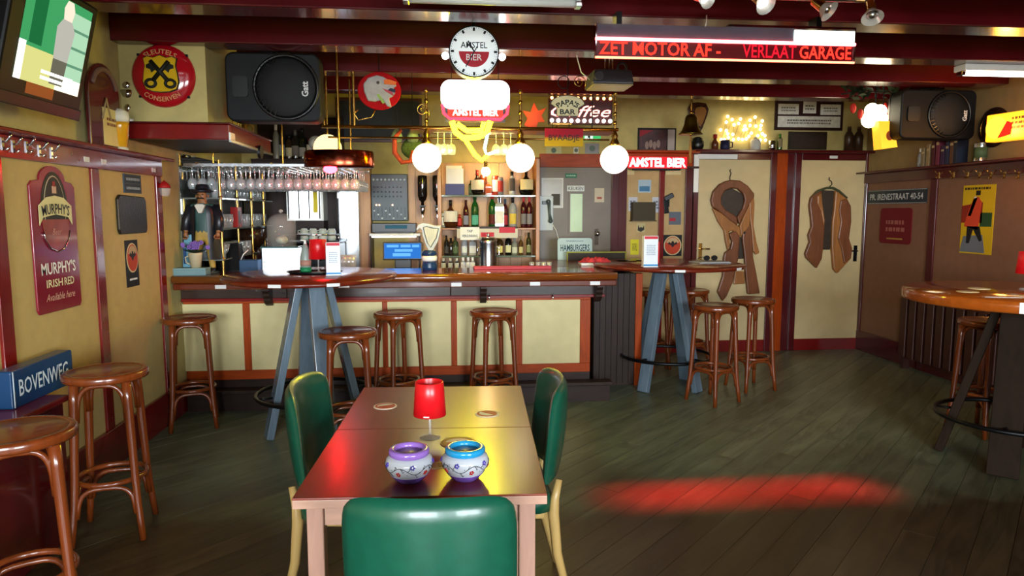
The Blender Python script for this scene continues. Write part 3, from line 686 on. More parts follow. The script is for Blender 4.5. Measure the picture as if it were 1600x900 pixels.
scribble(pic, lamp_mat('subtitle', '#ffffff', 1.5), SW0 + .6 * W_, SH0 + .12 * H_, W_ * .5, H_ * .13, 2, -.0365, 77, 'subtitle')
patch(tv, 'orange_sticker', flat('#b5622e'), bx(.21, .05, -.03, .09), -.032)
b = MB(); b.tube([(0, .12, .3), (0, .25, .33)], .03, 10); b.box(-.1, .1, .235, .25, .2, .46); obj('wall_bracket', b, BLKM, tv)

# arched shield board, note and beer glass on the ledge
c, w, h = rect(129, 98, 178, 240, X=XL + .03)
zb = ZR1; ht = at(150, 99, X=XL + .03).z - zb
P = [(-.19, 0), (.19, 0), (.19, ht - .19)] + [(.19 * math.cos(a), ht - .19 + .19 * math.sin(a)) for a in [PI * k / 14 for k in range(1, 14)]] + [(-.19, ht - .19)]
s = thing('arched_plaque', 'dark red arched wooden board on the ledge below the television', 'plaque', (XL + .045, c.y, zb), (0, 0, LW)); b = MB(); b.prism(P, -.022, 0); obj('board', b, mat('dark_red_board', '#4c1015', .25, var=.2, scale=7, coat=.3), s, bev=.006)
b = MB(); b.tube([(.155 * math.cos(a), -.024, ht - .19 + .155 * math.sin(a)) for a in [PI * .12 + PI * .76 * k / 14 for k in range(15)]], .016, 6); obj('pale_arc', b, flat('#7a5d52'), s)
b = MB(); b.tube([(-.05, -.024, ht - .32), (0, -.026, ht - .2), (.05, -.024, ht - .32)], .008, 6); obj('emblem', b, flat('#a5906a'), s)
nt = board('paper_note', 'cream paper note stuck low on the arched dark red board', 'note', (XL + .068, c.y + .06, zb + .125), LW, .21, .215, mat('cream_note', '#d8c98a', .7, var=.05), .002)
scribble(nt, flat('#7a4a3a'), 0, .03, .12, .06, 2, -.003, 9)
def lathe_obj(name, prof, m, parent, n=18, loc=None, rot=None, **k):
    b = MB(); b.lathe(prof, n, **k); return obj(name, b, m, parent, loc, rot)
p = at(190, 236, X=XL + .07)
g = thing('beer_glass', 'decorative glass of yellow beer with froth on the left ledge', 'glass', (XL + .07, p.y, ZR1))
lathe_obj('beer', [(.0, .02), (.035, .02), (.05, .15), (.05, .17)], mat('beer_yellow', '#d89a1c', .2, var=.1), g); lathe_obj('froth', [(.05, .17), (.056, .19), (.05, .23), (.02, .25), (0, .25)], mat('froth', '#e8e2cc', .8, var=.05), g)
lathe_obj('glass_base', [(.0, 0), (.042, 0), (.036, .02), (0, .02)], mat('thick_glass','#c8c4a8',.1,var=0), g)

# canopy over the bar end
CY0 = SOY - .04; CX1 = at(358, 200, Y=CY0).x; CZ0, CZ1 = at(250, 217, Y=CY0).z, at(250, 190, Y=CY0).z
CY1 = at(424, 250, X=CX1).y
cn = thing('bar_canopy', 'dark red canopy shelf over the bar end below the round key sign', 'canopy', (0, 0, 0))
part('front_fascia', cn, RED, (XL + .05, CX1, CY0, CY0 + .03, CZ0, CZ1 - .012), bev=.006); part('side_fascia', cn, RED, (CX1 - .03, CX1, CY0 + .03, CY1, CZ0, CZ1 - .012), bev=.006)
part('shelf_board', cn, REDD, (XL + .05, CX1 + .01, CY0 - .01, CY1, CZ1 - .012, CZ1), bev=.004); part('under_board', cn, DKWOOD, (XL + .05, CX1 - .03, CY0 + .03, CY1, CZ0, CZ0 + .02))
part('lower_moulding', cn, STEEL, (CX1 - .005, CX1 + .012, CY0, CY1, CZ0 - .015, CZ0))
p = at(361, 214, X=CX1); part('white_switch', cn, WHITE, (CX1, CX1 + .012, p.y - .05, p.y + .05, p.z - .025, p.z + .025), bev=.003)
b = MB(); p = at(400, 234, X=CX1); b.cyl((CX1, p.y + .08, p.z - .01), (CX1 + .02, p.y + .08, p.z - .01), .05, n=20); obj('black_roundel', b, BLACK, cn)

# round enamel sign with crossed keys
c, w, h = rect(206, 69, 306, 169, Y=SOY); R = w / 2
s = thing('round_sign', 'round red enamel sign with crossed black keys on yellow shield', 'sign', c, 0)
b = MB(); b.M = Matrix.Rotation(PI / 2, 4, 'X'); b.lathe([(R, 0), (R, .006), (R * .93, .02), (R * .7, .04), (R * .35, .05), (0, .052)], 44); obj('dome', b, mat('red_enamel', '#a50f1a', .15, var=.05, coat=.5), s)
Y0 = -.058
SHd = [(-.5, .52), (-.38, .58), (-.2, .54), (0, .62), (.2, .54), (.38, .58), (.5, .52), (.46, .3), (.5, .1), (.54, -.2), (.46, -.42), (.25, -.5), (0, -.52), (-.25, -.5), (-.46, -.42), (-.54, -.2), (-.5, .1), (-.46, .3)][::-1]
patch(s, 'shield_edge', flat('#2a2410'), [(x * R * 1.05, z * R * 1.05 - .004) for x, z in SHd], Y0 + .004, -.03); patch(s, 'shield', mat('yellow_enamel', '#c9a21a', .2, var=.05, coat=.4), [(x * R, z * R - .004) for x, z in SHd], Y0, -.03)
kb = flat('#17170f')
for sg in (-1, 1):
    b = MB(); b.tube([(-sg * .28 * R, Y0 - .004, .42 * R), (sg * .22 * R, Y0 - .006, -.18 * R)], .07 * R, 8)
    b.tube([(sg * (.30 + .15 * math.cos(a)) * R, Y0 - .004, (-.28 + .12 * math.sin(a)) * R) for a in [2 * PI * k / 14 for k in range(14)]], .05 * R, 6, True)
    b.prism([(-sg * x * R, z * R) for x, z in ((.18, .40), (.42, .30), (.42, .20), (.30, .16), (.26, .06), (.14, .16), (.10, .3))][::(1 if sg < 0 else -1)], Y0 - .006, Y0)
    obj('key', b, kb, s)
ltr = flat('#c98a5a')
txt(s, 'SLEUTELS', 0, .80 * R - .012, 1.05 * R, .15 * R, ltr, -.046, .01, arc=R * .9); txt(s, 'CONSERVEN', 0, -.76 * R, 1.15 * R, .15 * R, ltr, -.046, .01, arc=-R * .9)
for a in (.72, PI - .72, PI + .72, -.72):
    b = MB(); b.box(R * 1.0 * math.cos(a) - .008, R * math.cos(a) + .008, -.012, 0, R * math.sin(a) - .008, R * math.sin(a) + .008); obj('fixing_lug', b, BLKM, s)

# trophy on the canopy
p = at(202, 186, Y=CY0 + .06)
t = thing('trophy', 'small silver trophy cup on white base beside the key sign', 'trophy', (p.x, CY0 + .06, CZ1))
lathe_obj('base', [(.04, 0), (.04, .018), (.03, .018), (0, .018)], WHITE, t, flat=True); lathe_obj('stem', [(.014, .018), (.01, .05), (.022, .07), (.03, .09), (.022, .11), (.008, .12), (.012, .14)], CHROME, t)
lathe_obj('cup', [(.008, .14), (.034, .16), (.044, .2), (.03, .2), (.012, .165)], CHROME, t); lathe_obj('finial', [(.008, .2), (.03, .215), (.034, .235), (.02, .255), (.006, .26), (.012, .275), (0, .285)], CHROME, t)
# mugs on the canopy behind the speaker
for k, px in enumerate((356, 368, 380)):
    p = at(px, 228, X=CX1 - .18); m_ = thing('beer_mug', 'amber glass beer mug on the canopy, %s from the key sign' % ORD[k], 'mug', (CX1 - .18, p.y, CZ1), 0, 'amber mugs on the canopy')
    lathe_obj('body', [(.0, 0), (.042, 0), (.045, .02), (.04, .10), (.044, .12), (.04, .12), (.036, .02), (0, .015)], mat('amber_glass', '#b98a2c', .08, var=0, trans=.7), m_)
    b = MB(); b.tube([(.04, 0, .1), (.075, 0, .095), (.08, 0, .05), (.044, 0, .025)], .007, 7); obj('handle', b, MATS['amber_glass'], m_)

# loudspeakers
def speaker(label, c, w, h, rz, dep=.32):
    t = thing('loudspeaker', label, 'speaker', c, rz); b = MB()
    b.prism(rrect(w, h, .055, 6), -.0, dep * .5); P = rrect(w, h, .055, 6); n = len(P)
    b.add([(x, dep * .5, z) for x, z in P] + [(x * .8, dep, z * .75) for x, z in P], [(i, (i + 1) % n, n + (i + 1) % n, n + i)[::-1] for i in range(n)] + [tuple(n + i for i in range(n))[::-1]])
    obj('cabinet', b, mat('speaker_black', '#08080a', .55, var=.1, spec=.3), t, bev=.012)
    R = h * .46; cx = w * .14
    b = MB(); b.torus((cx, -.004, 0), R, .012, 44, 8, 'y'); obj('grille_ring', b, BLACK, t)
    b = MB(); b.M = Matrix.Translation((cx, 0, 0)) @ Matrix.Rotation(PI / 2, 4, 'X'); b.lathe([(R * .96, 0), (R * .9, .012), (R * .5, .026), (0, .03)], 40); obj('grille', b, mat('speaker_mesh', '#08090a', .65, var=.3, scale=400, bump=.5), t)
    for k in range(15):
        a = PI * .62 + PI * .76 * k / 14; b = MB(); b.bar((cx + R * .98 * math.cos(a), -.016, R * .98 * math.sin(a)), (cx + R * .84 * math.cos(a), -.022, R * .84 * math.sin(a)), .006, .008, up=(0, 1, 0)); obj('grille_rib', b, BLACK, t)
    b = MB(); b.prism(rrect(w * .16, h * .3, .02, 4, -w * .34, 0), -.012, 0); obj('horn', b, mat('horn_black', '#050506', .4), t)
    txt(t, 'Gatt', cx + R * .62, -h * .03, h * .22, h * .10, flat('#d8d8d4'), -.034, .03, tilt=PI / 2, name='badge')
    b = MB(); b.box(-.02, .02, dep * .3, dep * .45, h / 2, h / 2 + .05); b.box(-.1, .1, dep * .25, dep * .5, h / 2 + .02, h / 2 + .03); obj('bracket', b, BLKM, t)
    return t
c, w, h = rect(352, 82, 500, 190, Y=4.86); speaker('black loudspeaker hanging beside the round key sign', c, w, h, 0)
c, w, h = rect(1408, 140, 1525, 217, Y=5.65); speaker('black loudspeaker hanging high near the right wall', c, w, h, 0)
# ================================================================ back bar shelving
ZS = 1.095
BS0, BS1 = at(690, 330, Y=7.15).x, at(836, 330, Y=7.15).x
bs = thing('back_bar_shelf', 'pine boarded bottle shelving on the back wall behind the bar', 'shelf', (0, 0, 0))
WARM = mat('warm_pine_board', '#c08a52', .45, var=.14, scale=20, wood=1, axis='z')
nb = 8; bw = (BS1 - BS0) / nb
for i in range(nb): part('back_board', bs, (PINE, WARM)[i % 3 == 1], (BS0 + i * bw + .002, BS0 + (i + 1) * bw - .002, YB - .02, YB, .9, at(760, 255, Y=YB).z))
for x in (BS0 - .04, BS1): part('side_post', bs, HONEY, (x, x + .04, 7.08, YB, 0, at(760, 250, Y=YB).z), bev=.004)
SHZ = [at(760, y, Y=7.15).z for y in (305, 356, 399)]
GREENGL = mat('shelf_glass', '#9fb09a', .08, var=0, trans=.6)
for k, z in enumerate(SHZ): part('shelf', bs, GREENGL if k != 1 else HONEY, (BS0, BS1, 7.10, YB - .02, z - .018, z), bev=.002)
part('back_counter', bs, DKWOOD, (XL + .02, BS1 + .04, 6.5, YB, .0, .93), bev=.005)
# price shelf with notices in front of the middle shelf
p0, p1 = at(714, 365, Y=7.02), at(809, 365, Y=7.02); zt = at(760, 354, Y=7.02).z; zb = at(760, 372, Y=7.02).z
pb = thing('price_shelf', 'brown shelf board with pale price strip in front of the bottles', 'shelf', (0, 7.02, 0))
part('board', pb, DKWOOD, (p0.x, p1.x, 0, .08, zt - .02, zt), bev=.003); part('pale_strip', pb, mat('pale_strip', '#b8ac8c', .4, var=.05), (p0.x, p1.x, -.004, 0, zb, zt - .02))
for a, b_, y0, y1 in ((751, 772, 363, 370), (780, 805, 355, 364)):
    q0, q1 = at(a, y1, Y=7.015), at(b_, y0, Y=7.015); part('red_price_card', pb, flat('#c2283a'), (q0.x, q1.x, -.007, -.004, q0.z, q1.z))
c, w, h = rect(719, 355, 749, 375, Y=7.0); s = board('permit_card', 'white card reading TAP VERGUNNING hanging among the bottles', 'sign', c, 0, w, h, PAPER, .003)
txt(s, 'TAP', 0, h * .2, w * .3, h * .2, flat('#3a4a50'), -.004); txt(s, 'VERGUNNING', 0, -h * .18, w * .82, h * .2, flat('#3a4a50'), -.004)

# ---- bottles
def glassm(h): return mat('bottle_' + h.strip('#'), h, .08, var=0, trans=.35, ior=1.5)
SHAPES = {'wine': [(0, 0), (.037, 0), (.038, .01), (.038, .19), (.03, .225), (.015, .25), (.014, .30), (.016, .302), (.016, .31), (0, .31)],
 'spirit': [(0, 0), (.036, 0), (.038, .012), (.038, .17), (.032, .195), (.014, .215), (.013, .26), (0, .26)],
 'round': [(0, 0), (.05, 0), (.07, .03), (.075, .07), (.06, .12), (.03, .15), (.014, .17), (.013, .23), (0, .23)],
 'square': [(0, 0), (.04, 0), (.042, .01), (.042, .15), (.035, .17), (.014, .18), (.014, .215), (0, .215)],
 'slim': [(0, 0), (.028, 0), (.029, .01), (.029, .17), (.022, .2), (.012, .22), (.011, .27), (0, .27)],
 'small': [(0, 0), (.026, 0), (.028, .01), (.028, .10), (.02, .125), (.011, .14), (.011, .165), (0, .165)],
 'can': [(0, 0), (.03, 0), (.033, .008), (.033, .14), (.029, .15), (0, .15)]}
def bottle(label, pos, shape, gcol, cap, lab=None, h=None, group='bottles on the back bar', sx=1):
    pr = SHAPES[shape]; H = pr[-1][1]; k = (h / H) if h else 1; n = 10 if shape != 'square' else 4
    t = thing('bottle' if shape != 'can' else 'drinks_can', label, 'bottle' if shape != 'can' else 'can', pos, .4 if shape != 'square' else PI / 4 * 0, group)
    pr = [(r * (k ** .5) * sx, z * k) for r, z in pr]
    if shape == 'square':
        b = MB(); b.M = Matrix.Rotation(PI / 4, 4, 'Z'); b.lathe([(r * 1.3, z) for r, z in pr], 4, flat=True); obj('glass_body', b, glassm(gcol), t)
    else: lathe_obj('glass_body', pr, glassm(gcol), t, n)
    if cap: lathe_obj('cap', [(pr[-2][0] + .002, pr[-2][1] - .045 * k), (pr[-2][0] + .003, pr[-1][1] + .004), (0, pr[-1][1] + .004)], flat(cap, .3), t, 8)
    if lab:
        r = max(q[0] for q in pr) + .0012; z0, z1 = pr[2][1] + .02 * k, pr[2][1] + .11 * k
        if shape == 'square': r *= 1.3
        b = MB(); nn = 6; A = [(-PI / 2 + (-.5 + i / nn) * 1.9 - .4) for i in range(nn + 1)]
        if shape == 'square': b.box(-r * .66, r * .66, -r * .74, -r * .71, z0, z1)
        else: b.add([(r * math.cos(a), r * math.sin(a), z) for z in (z0, z1) for a in A], [(i, i + 1, nn + 2 + i, nn + 1 + i) for i in range(nn)], True)
        obj('paper_label', b, flat(lab, .6), t)
    return t
def row(y, px, z, items, where):
    for k, (x, sh, g, cp, lb, hpx, desc) in enumerate(items):
        p = at(x, 330, Y=y); h = hpx * y / FPX
        bottle('%s, %s from the phone on the %s' % (desc, ORD[len(items) - 1 - k], where), (p.x, y, z), sh, g, cp, lb, h)
row(7.2, 0, SHZ[0], [
 (737, 'square', '#20281c', '#20281c', '#3a4a2a', 22, 'squat dark green bottle'), (746, 'round', '#1c1410', '#6e1a14', '#c9b9a0', 38, 'dark bulbous bottle with red cap'),
 (755, 'spirit', '#5a2a10', '#3a1a10', None, 40, 'brown spirit bottle'), (763, 'square', '#a84a14', None, '#8a3a10', 20, 'orange square bottle'),
 (774, 'can', '#b8402c', None, '#e0d8d0', 30, 'red and white drinks can'), (781, 'can', '#8a8c90', None, '#a03024', 28, 'silver drinks can'),
 (800, 'small', '#c8c8c0', '#1a1a1a', '#4a4038', 36, 'pale bottle with black cap'), (822, 'round', '#120e0c', '#20160e', '#c9b98a', 40, 'large dark bottle with cream label')], 'top bottle shelf')
row(7.2, 0, SHZ[1] + .002, [
 (692, 'small', '#b0b0a8', '#d8d8d4', '#e0e0dc', 22, 'small pale bottle'), (704, 'round', '#5a3018', '#151312', '#d8cfc0', 42, 'bulbous brown bottle with round label'), (718, 'small', '#8a1a1a', '#a02a24', '#c03a34', 20, 'small red bottle'),
 (728, 'slim', '#4a1c1a', '#3a1414', '#8a8a90', 42, 'slim dark red bottle'), (742, 'wine', '#1d5a24', '#12381a', '#5aa88a', 50, 'green wine bottle with pale blue label'),
 (769, 'wine', '#1a5a1e', '#c0282c', '#5a2018', 52, 'green wine bottle with red capsule'), (780, 'square', '#d8d8d0', '#10131a', '#e6e2d0', 46, 'tall white carton-like bottle'), (789, 'slim', '#4a1420', '#3a4a5a', '#a0303a', 44, 'dark bottle with grey cap'),
 (801, 'spirit', '#b8b8b4', '#1a1a1a', '#d8b84a', 46, 'clear bottle with yellow and red label'), (818, 'slim', '#4a1418', '#b83a3a', '#7a7470', 48, 'red capped slim bottle'), (827, 'slim', '#501618', '#b83a3a', '#847c78', 48, 'second red capped slim bottle')], 'middle bottle shelf')
row(7.2, 0, SHZ[2] + .002, [
 (697, 'slim', '#2a2422', '#1a1412', '#4a4440', 30, 'slim black bottle'), (704, 'spirit', '#3a3028', '#1c1816', None, 26, 'brown glass bottle'), (711, 'spirit', '#4a5a3a', '#3a3a3a', '#5a6a4a', 28, 'olive green bottle'),
 (725, 'spirit', '#c0c4c0', '#5a4a3a', '#d8dcd8', 30, 'clear bottle with brown cap'), (738, 'square', '#dcdcd8', '#c8c8c4', '#ecece8', 26, 'white square bottle'),
 (781, 'spirit', '#4a3210', '#c9a83a', '#dcc87a', 30, 'brown bottle with yellow label'), (794, 'spirit', '#141210', '#1c1814', '#cfc79a', 32, 'black bottle with cream label'), (804, 'spirit', '#a8a890', '#8a8a80', '#c8c8b0', 26, 'pale clear bottle'),
 (814, 'slim', '#6a4a20', '#8a7a5a', '#c8b87a', 28, 'amber bottle'), (826, 'slim', '#3a3a1c', '#2a2a1a', '#8a8a5a', 34, 'tall olive bottle')], 'low bottle shelf')
for k, px in enumerate((692, 703, 713)):
    p = at(px, 330, Y=6.99); bottle('dark small bottle standing on the back counter, %s from the harp tap' % ORD[k], (p.x, 6.99, .93), 'small', ('#2a2a2c', '#38302a', '#30342a')[k], '#c8c8c4', '#d0d0c8', .15, 'bottles on the back counter')
for k, px in enumerate((723, 731, 738)):
    p = at(px, 330, Y=6.97); bottle('white topped small bottle on the back counter, %s from the steel beer barrel' % ORD[2 - k], (p.x, 6.97, .93), 'small', '#c8c8c4', '#ececec', '#e8e8e8', .16, 'bottles on the back counter')
# steel dispenser barrel
p = at(763, 400, Y=6.8); t = thing('steel_canister', 'tall stainless steel canister standing before the bottle shelf', 'canister', (p.x, 6.82, .93)); part('under_stand', t, DKWOOD, (-.1, .1, -.1, .1, 0, .06), bev=.004)
R = .085; lathe_obj('barrel', [(0, .06), (R, .06), (R + .004, .08), (R, .1), (R, .31), (R + .004, .33), (R, .345), (R * .8, .37), (0, .372)], STEEL, t, 28); lathe_obj('lid_knob', [(.014, .37), (.012, .385), (.022, .4), (0, .41)], CHROME, t)
for a in (.4, PI - .4): b = MB(); b.tube([(R * math.cos(a), -R * .3, .28), ((R + .03) * math.cos(a), -R * .3, .27), ((R + .03) * math.cos(a), -R * .3, .2), (R * math.cos(a), -R * .3, .19)], .005, 6); obj('side_handle', b, CHROME, t)
# warm shelf lamp
p = at(759, 268, Y=7.12); sl = thing('shelf_lamp', 'bright warm lamp glowing at the top of the bottle shelves', 'lamp', (p.x, 7.12, p.z))
b = MB(); b.ball((0, 0, 0), .045); obj('bulb', b, lamp_mat('warm_bulb', '#ffd09a', 70), sl); b = MB(); b.cyl((0, 0, .04), (0, 0, .1), .02, .016); b.cyl((0, 0, .1), (0, .17, .1), .008, n=8); obj('holder', b, BRASS, sl)
# papers and box on the top shelf
c, w, h = rect(697, 256, 724, 284, Y=7.2); t = thing('paper_stack', 'white sheets in a blue holder standing on the top bottle shelf', 'papers', (c.x, 7.2, SHZ[0]))
part('holder', t, flat('#3a3f78'), (-w * .55, w * .55, -.03, .03, .0, .115), bev=.004); part('sheet', t, PAPER, (-w * .5, w * .42, -.01, .01, .115, .30)); part('front_sheet', t, flat('#cfd2dc'), (-w * .42, w * .5, -.022, -.012, .115, .27))
# upside-down bottles on optics
for k, (px, g, lab) in enumerate(((660, '#15100e', '#b0a898'), (683, '#1a1412', '#8a8078'), (546, '#2a1208', '#d8c02a'))):
    y = 7.15 if k < 2 else 7.08; p = at(px, (300, 300, 270)[k], Y=y); zc = p.z
    t = thing('optic_bottle', ('dark bottle hanging upside down in an optic above the harp tap', 'dark bottle hanging upside down next to the paper holder', 'yellow labelled bottle hanging upside down beside the copper lamp')[k], 'bottle', (p.x, y, zc), 0, 'bottles in optics')
    b = MB(); b.lathe([(0, .17), (.045, .165), (.048, .15), (.048, -.04), (.035, -.08), (.016, -.1), (.015, -.14), (0, -.14)][::-1], 16); obj('glass_body', b, glassm(g), t)
    b = MB(); b.lathe([(.0495, .0), (.0495, .11)], 16); obj('paper_label', b, flat(lab), t) if k == 2 else None
    b = MB(); b.lathe([(0, -.23), (.012, -.23), (.02, -.2), (.026, -.17), (.02, -.14), (.0, -.135)], 12); b.cyl((0, 0, -.26), (0, 0, -.23), .006); obj('optic_measure', b, CHROME, t)
    b = MB(); b.box(-.008, .008, .03, YB - y if k < 2 else .06, -.15, -.135); b.box(-.03, .03, -.03, .03, -.15, -.135); obj('bracket', b, BLKM, t)
b = MB(); p = at(660, 300, Y=7.2); x0, x1 = at(562, 330, Y=7.2).x, at(580, 330, Y=7.2).x
up = thing('bar_upright', 'pale pine upright beside the mixing desk behind the bar', 'post', ((x0 + x1) / 2, 7.15, 0)); part('post', up, PINE, ((x0 - x1) / 2, (x1 - x0) / 2, 0, .2, 0, 2.1), bev=.004); part('cap', up, HONEY, ((x0 - x1) / 2 - .01, (x1 - x0) / 2 + .01, -.01, .2, 2.1, 2.13), bev=.003)
x0, x1 = at(638, 330, Y=7.3).x, BS0 - .04
pp = thing('pine_panelling', 'pinkish pine panelling between the mixing desk and bottle shelves', 'panelling', (0, YB, 0)); n = 4
for i in range(n): part('board', pp, PINE, (x0 + (x1 - x0) * i / n + .002, x0 + (x1 - x0) * (i + 1) / n - .002, -.018, 0, .93, 2.12))
# mixing desk on the wall
c, w, h = rect(580, 272, 637, 345, Y=7.2)
t = thing('mixing_desk', 'dark blue grey mixing desk mounted upright behind the bar', 'mixer', (c.x, 7.2, c.z)); b = MB(); b.box(-w / 2, w / 2, 0, .14, -h / 2, h / 2); obj('housing', b, mat('mixer_grey', '#2c3a44', .4, var=.1), t, bev=.006)
knob = flat('#9fb0b4', .4)
for i in range(9):
    x = -w * .42 + w * .84 * i / 8
    b = MB(); b.cyl((x, -.012, h * .38), (x, 0, h * .38), .011, .013, 8); obj('knob', b, knob, t)
    if i < 8:
        for zz in (.22, .12, .02): b = MB(); b.cyl((x, -.008, h * zz), (x, 0, h * zz), .007, .008, 6); obj('small_knob', b, flat('#1a252c'), t)
    part('fader_slot', t, flat('#0e1418'), (x - .002, x + .002, -.001, .0, -h * .44, -h * .2)); part('fader', t, flat('#b8c0c4'), (x - .008, x + .008, -.012, -.001, -h * (.30 + .08 * (i % 3)), -h * (.27 + .08 * (i % 3))))
for x in (-w * .36, -w * .28, w * .08): b = MB(); b.ball((x, -.006, -h * .16), .008, 8, 6); obj('orange_light', b, lamp_mat('orange_led', '#ffb070', 8), t)
# amplifier, shelf, till
c, w, h = rect(581, 349, 650, 363, Y=7.05); t = thing('amplifier', 'flat black amplifier with small display under the mixing desk', 'amplifier', (c.x, 7.05, c.z)); b = MB(); b.box(-w / 2, w / 2, 0, .25, -h / 2, h / 2); obj('case', b, BLACK, t, bev=.004); part('display', t, lamp_mat('amp_display', '#3f6a7a', .6), (-w * .2, w * .3, -.002, 0, -h * .1, h * .3)); part('feet', t, BLACK, (-w * .45, w * .45, .02, .2, -h / 2 - .01, -h / 2), bev=.002)
z0 = c.z - h / 2 - .01
ts = thing('till_shelf', 'pale shelf under the amplifier with a strip light', 'shelf', (c.x, 7.0, z0)); part('board', ts, WHITE, (-w * .55, w * .6, 0, .33, -.025, 0), bev=.003); part('light_strip', ts, lamp_mat('strip_white', '#fff2dc', 6), (-w * .5, w * .5, .02, .05, -.04, -.025)); part('support', ts, DKWOOD, (-w * .55, -w * .52, .05, .33, .93 - z0, -.025)); part('end_support', ts, DKWOOD, (w * .55, w * .58, .05, .33, .93 - z0, -.025))
c, w, h = rect(598, 378, 660, 406, Y=6.85); t = thing('till_screen', 'black till with glowing blue screen behind the bar', 'till', (c.x, 6.85, c.z), (-.12, 0, 0)); b = MB(); b.box(-w / 2, w / 2, 0, .05, -h / 2, h / 2); obj('case', b, BLACK, t, bev=.006)
part('screen', t, lamp_mat('till_blue', '#2a6ab8', 1.0), (-w * .46, w * .46, -.002, 0, -h * .42, h * .42))
for a, b_, z0_, z1_ in ((-.4, -.1, .2, .34), (-.05, .2, .2, .34), (.24, .42, .2, .34), (-.2, .25, -.05, .1), (-.25, .2, -.3, -.12)): part('screen_button', t, lamp_mat('till_button', '#5a9ae0', 1.2), (w * a, w * b_, -.0035, -.002, h * z0_, h * z1_))
b = MB(); b.box(-.08, .08, .05, .12, -h * .95, -h * .1); obj('stand', b, BLACK, t, bev=.006)

# ---- coffee machine with cups on top
c, w, h = rect(440, 345, 528, 400, Y=6.5)
t = thing('coffee_machine', 'black coffee machine on the back counter left of the till', 'coffee machine', (c.x, 6.55, .93))
part('body', t, BLKM, (-w / 2, w / 2, .0, .42, 0, .33), bev=.02); part('top_tray', t, BLKM, (-w / 2 - .01, w / 2 + .01, -.03, .43, .33, .35), bev=.005); part('drip_tray', t, STEEL, (-w * .4, w * .4, -.1, 0, .02, .06), bev=.004)
for sx in (-.22, .22): b = MB(); b.cyl((sx * w, -.05, .2), (sx * w, -.05, .25), .035); b.tube([(sx * w, -.05, .21), (sx * w, -.16, .19)], .012, 8); obj('group_head', b, CHROME, t)
b = MB(); b.tube([(-w / 2, -.02, .41), (w / 2, -.02, .41)], .007, 8); b.tube([(-w / 2, -.02, .35), (-w / 2, -.02, .41)], .006, 8); b.tube([(w / 2, -.02, .35), (w / 2, -.02, .41)], .006, 8); obj('cup_rail', b, CHROME, t)
cup = None; CUPM = mat('pale_green_china', '#b4bfae', .25, var=.03)
for k, px in enumerate((475, 489, 504, 518)):
    p = at(px, 350, Y=6.66)
    for lv in range(2):
        lb = '%s pale coffee cup from the glass dome on the coffee machine, %s layer' % (ORD[k], ('lower', 'upper')[lv]); pos = (p.x, 6.66, 1.28 + lv * .052)
        if cup is None:
            cup = thing('coffee_cup', lb, 'cup', pos, 2.2, 'cups on the coffee machine'); lathe_obj('bowl', [(.02, 0), (.038, .004), (.04, .03), (.03, .058), (.022, .062), (0, .062)], CUPM, cup, 14)
            b = MB(); b.tube([(.037, 0, .02), (.058, 0, .022), (.058, 0, .042), (.034, 0, .048)], .004, 6); obj('handle', b, CUPM, cup)
        else: dup(cup, lb, pos, 2.2 + .3 * k + lv)
# grinder
p = at(395, 390, Y=6.7); t = thing('coffee_grinder', 'dark coffee grinder with brown bean hopper left of the glass dome', 'grinder', (p.x, 6.7, .93)); part('stand', t, BLKM, (-.09, .09, -.1, .1, 0, .05), bev=.006)
lathe_obj('motor', [(0, .05), (.075, .05), (.08, .07), (.075, .24), (.05, .27), (0, .27)], mat('maroon_body', '#2a0d0e', .3, var=.1), t); lathe_obj('hopper', [(.05, .27), (.1, .33), (.115, .36), (.115, .46), (.1, .475), (0, .48)], mat('bean_hopper', '#2c1a0e', .15, var=.3, scale=40), t, 20); lathe_obj('hopper_lid', [(.118, .46), (.118, .485), (0, .49)], BLACK, t, 20)
# lit glass cabinet, and steel fridge with a glowing reflection panel
c, w, h = rect(452, 290, 500, 330, Y=7.1)
t = thing('glass_door_cabinet', 'lit white glass cabinet behind the coffee machine', 'cabinet', (c.x, 7.05, 1.28 + .0)); 
z0, z1 = at(470, 345, Y=7.05).z - 1.28, at(470, 288, Y=7.05).z - 1.28
part('cabinet_body', t, WHITE, (-w * .58, w * .62, .02, YB - 7.05, z0, z1), bev=.004); part('lit_panel', t, lamp_mat('cabinet_white', '#f4fbff', 5), (-w * .5, w * .5, .014, .02, z0 + .02, z1 - .02))
for i in range(4): part('door_bar', t, BLKM, (-w * .5 + i * w / 3 - .006, -w * .5 + i * w / 3 + .006, 0, .014, z0 + .02, z1 - .02))
part('yellow_bottle_picture', t, flat('#d8c22a'), (w * .3, w * .45, -.004, 0, z0 + .08, z1 - .02), bev=.004); part('base', t, DKWOOD, (-w * .58, w * .62, .02, YB - 7.05, .93 - 1.28, z0))
x0, x1 = at(527, 340, Y=7.0).x, at(561, 340, Y=7.0).x; t = thing('steel_fridge', 'tall stainless fridge shining blue white beside the pine upright', 'fridge', ((x0 + x1) / 2, 7.0, 0)); w = x1 - x0
part('cabinet', t, STEEL, (-w / 2, w / 2, .0, .34, .93, at(540, 283, Y=7.0).z), bev=.006); part('reflection_panel', t, mat('blue_reflection_glow', '#9fc4f0', .1, var=.3, scale=12, emit='#cfe4ff', es=3), (-w * .36, w * .36, -.012, 0, at(540, 372, Y=7.0).z, at(540, 292, Y=7.0).z), bev=.003); part('door_handle', t, BLKM, (-w * .46, -w * .40, -.03, -.0, at(540, 365, Y=7.0).z, at(540, 310, Y=7.0).z), bev=.003); part('plinth', t, BLKM, (-w / 2, w / 2, .02, .34, 0.0, .93))  # glowing front panel imitates bright reflections in the stainless steel

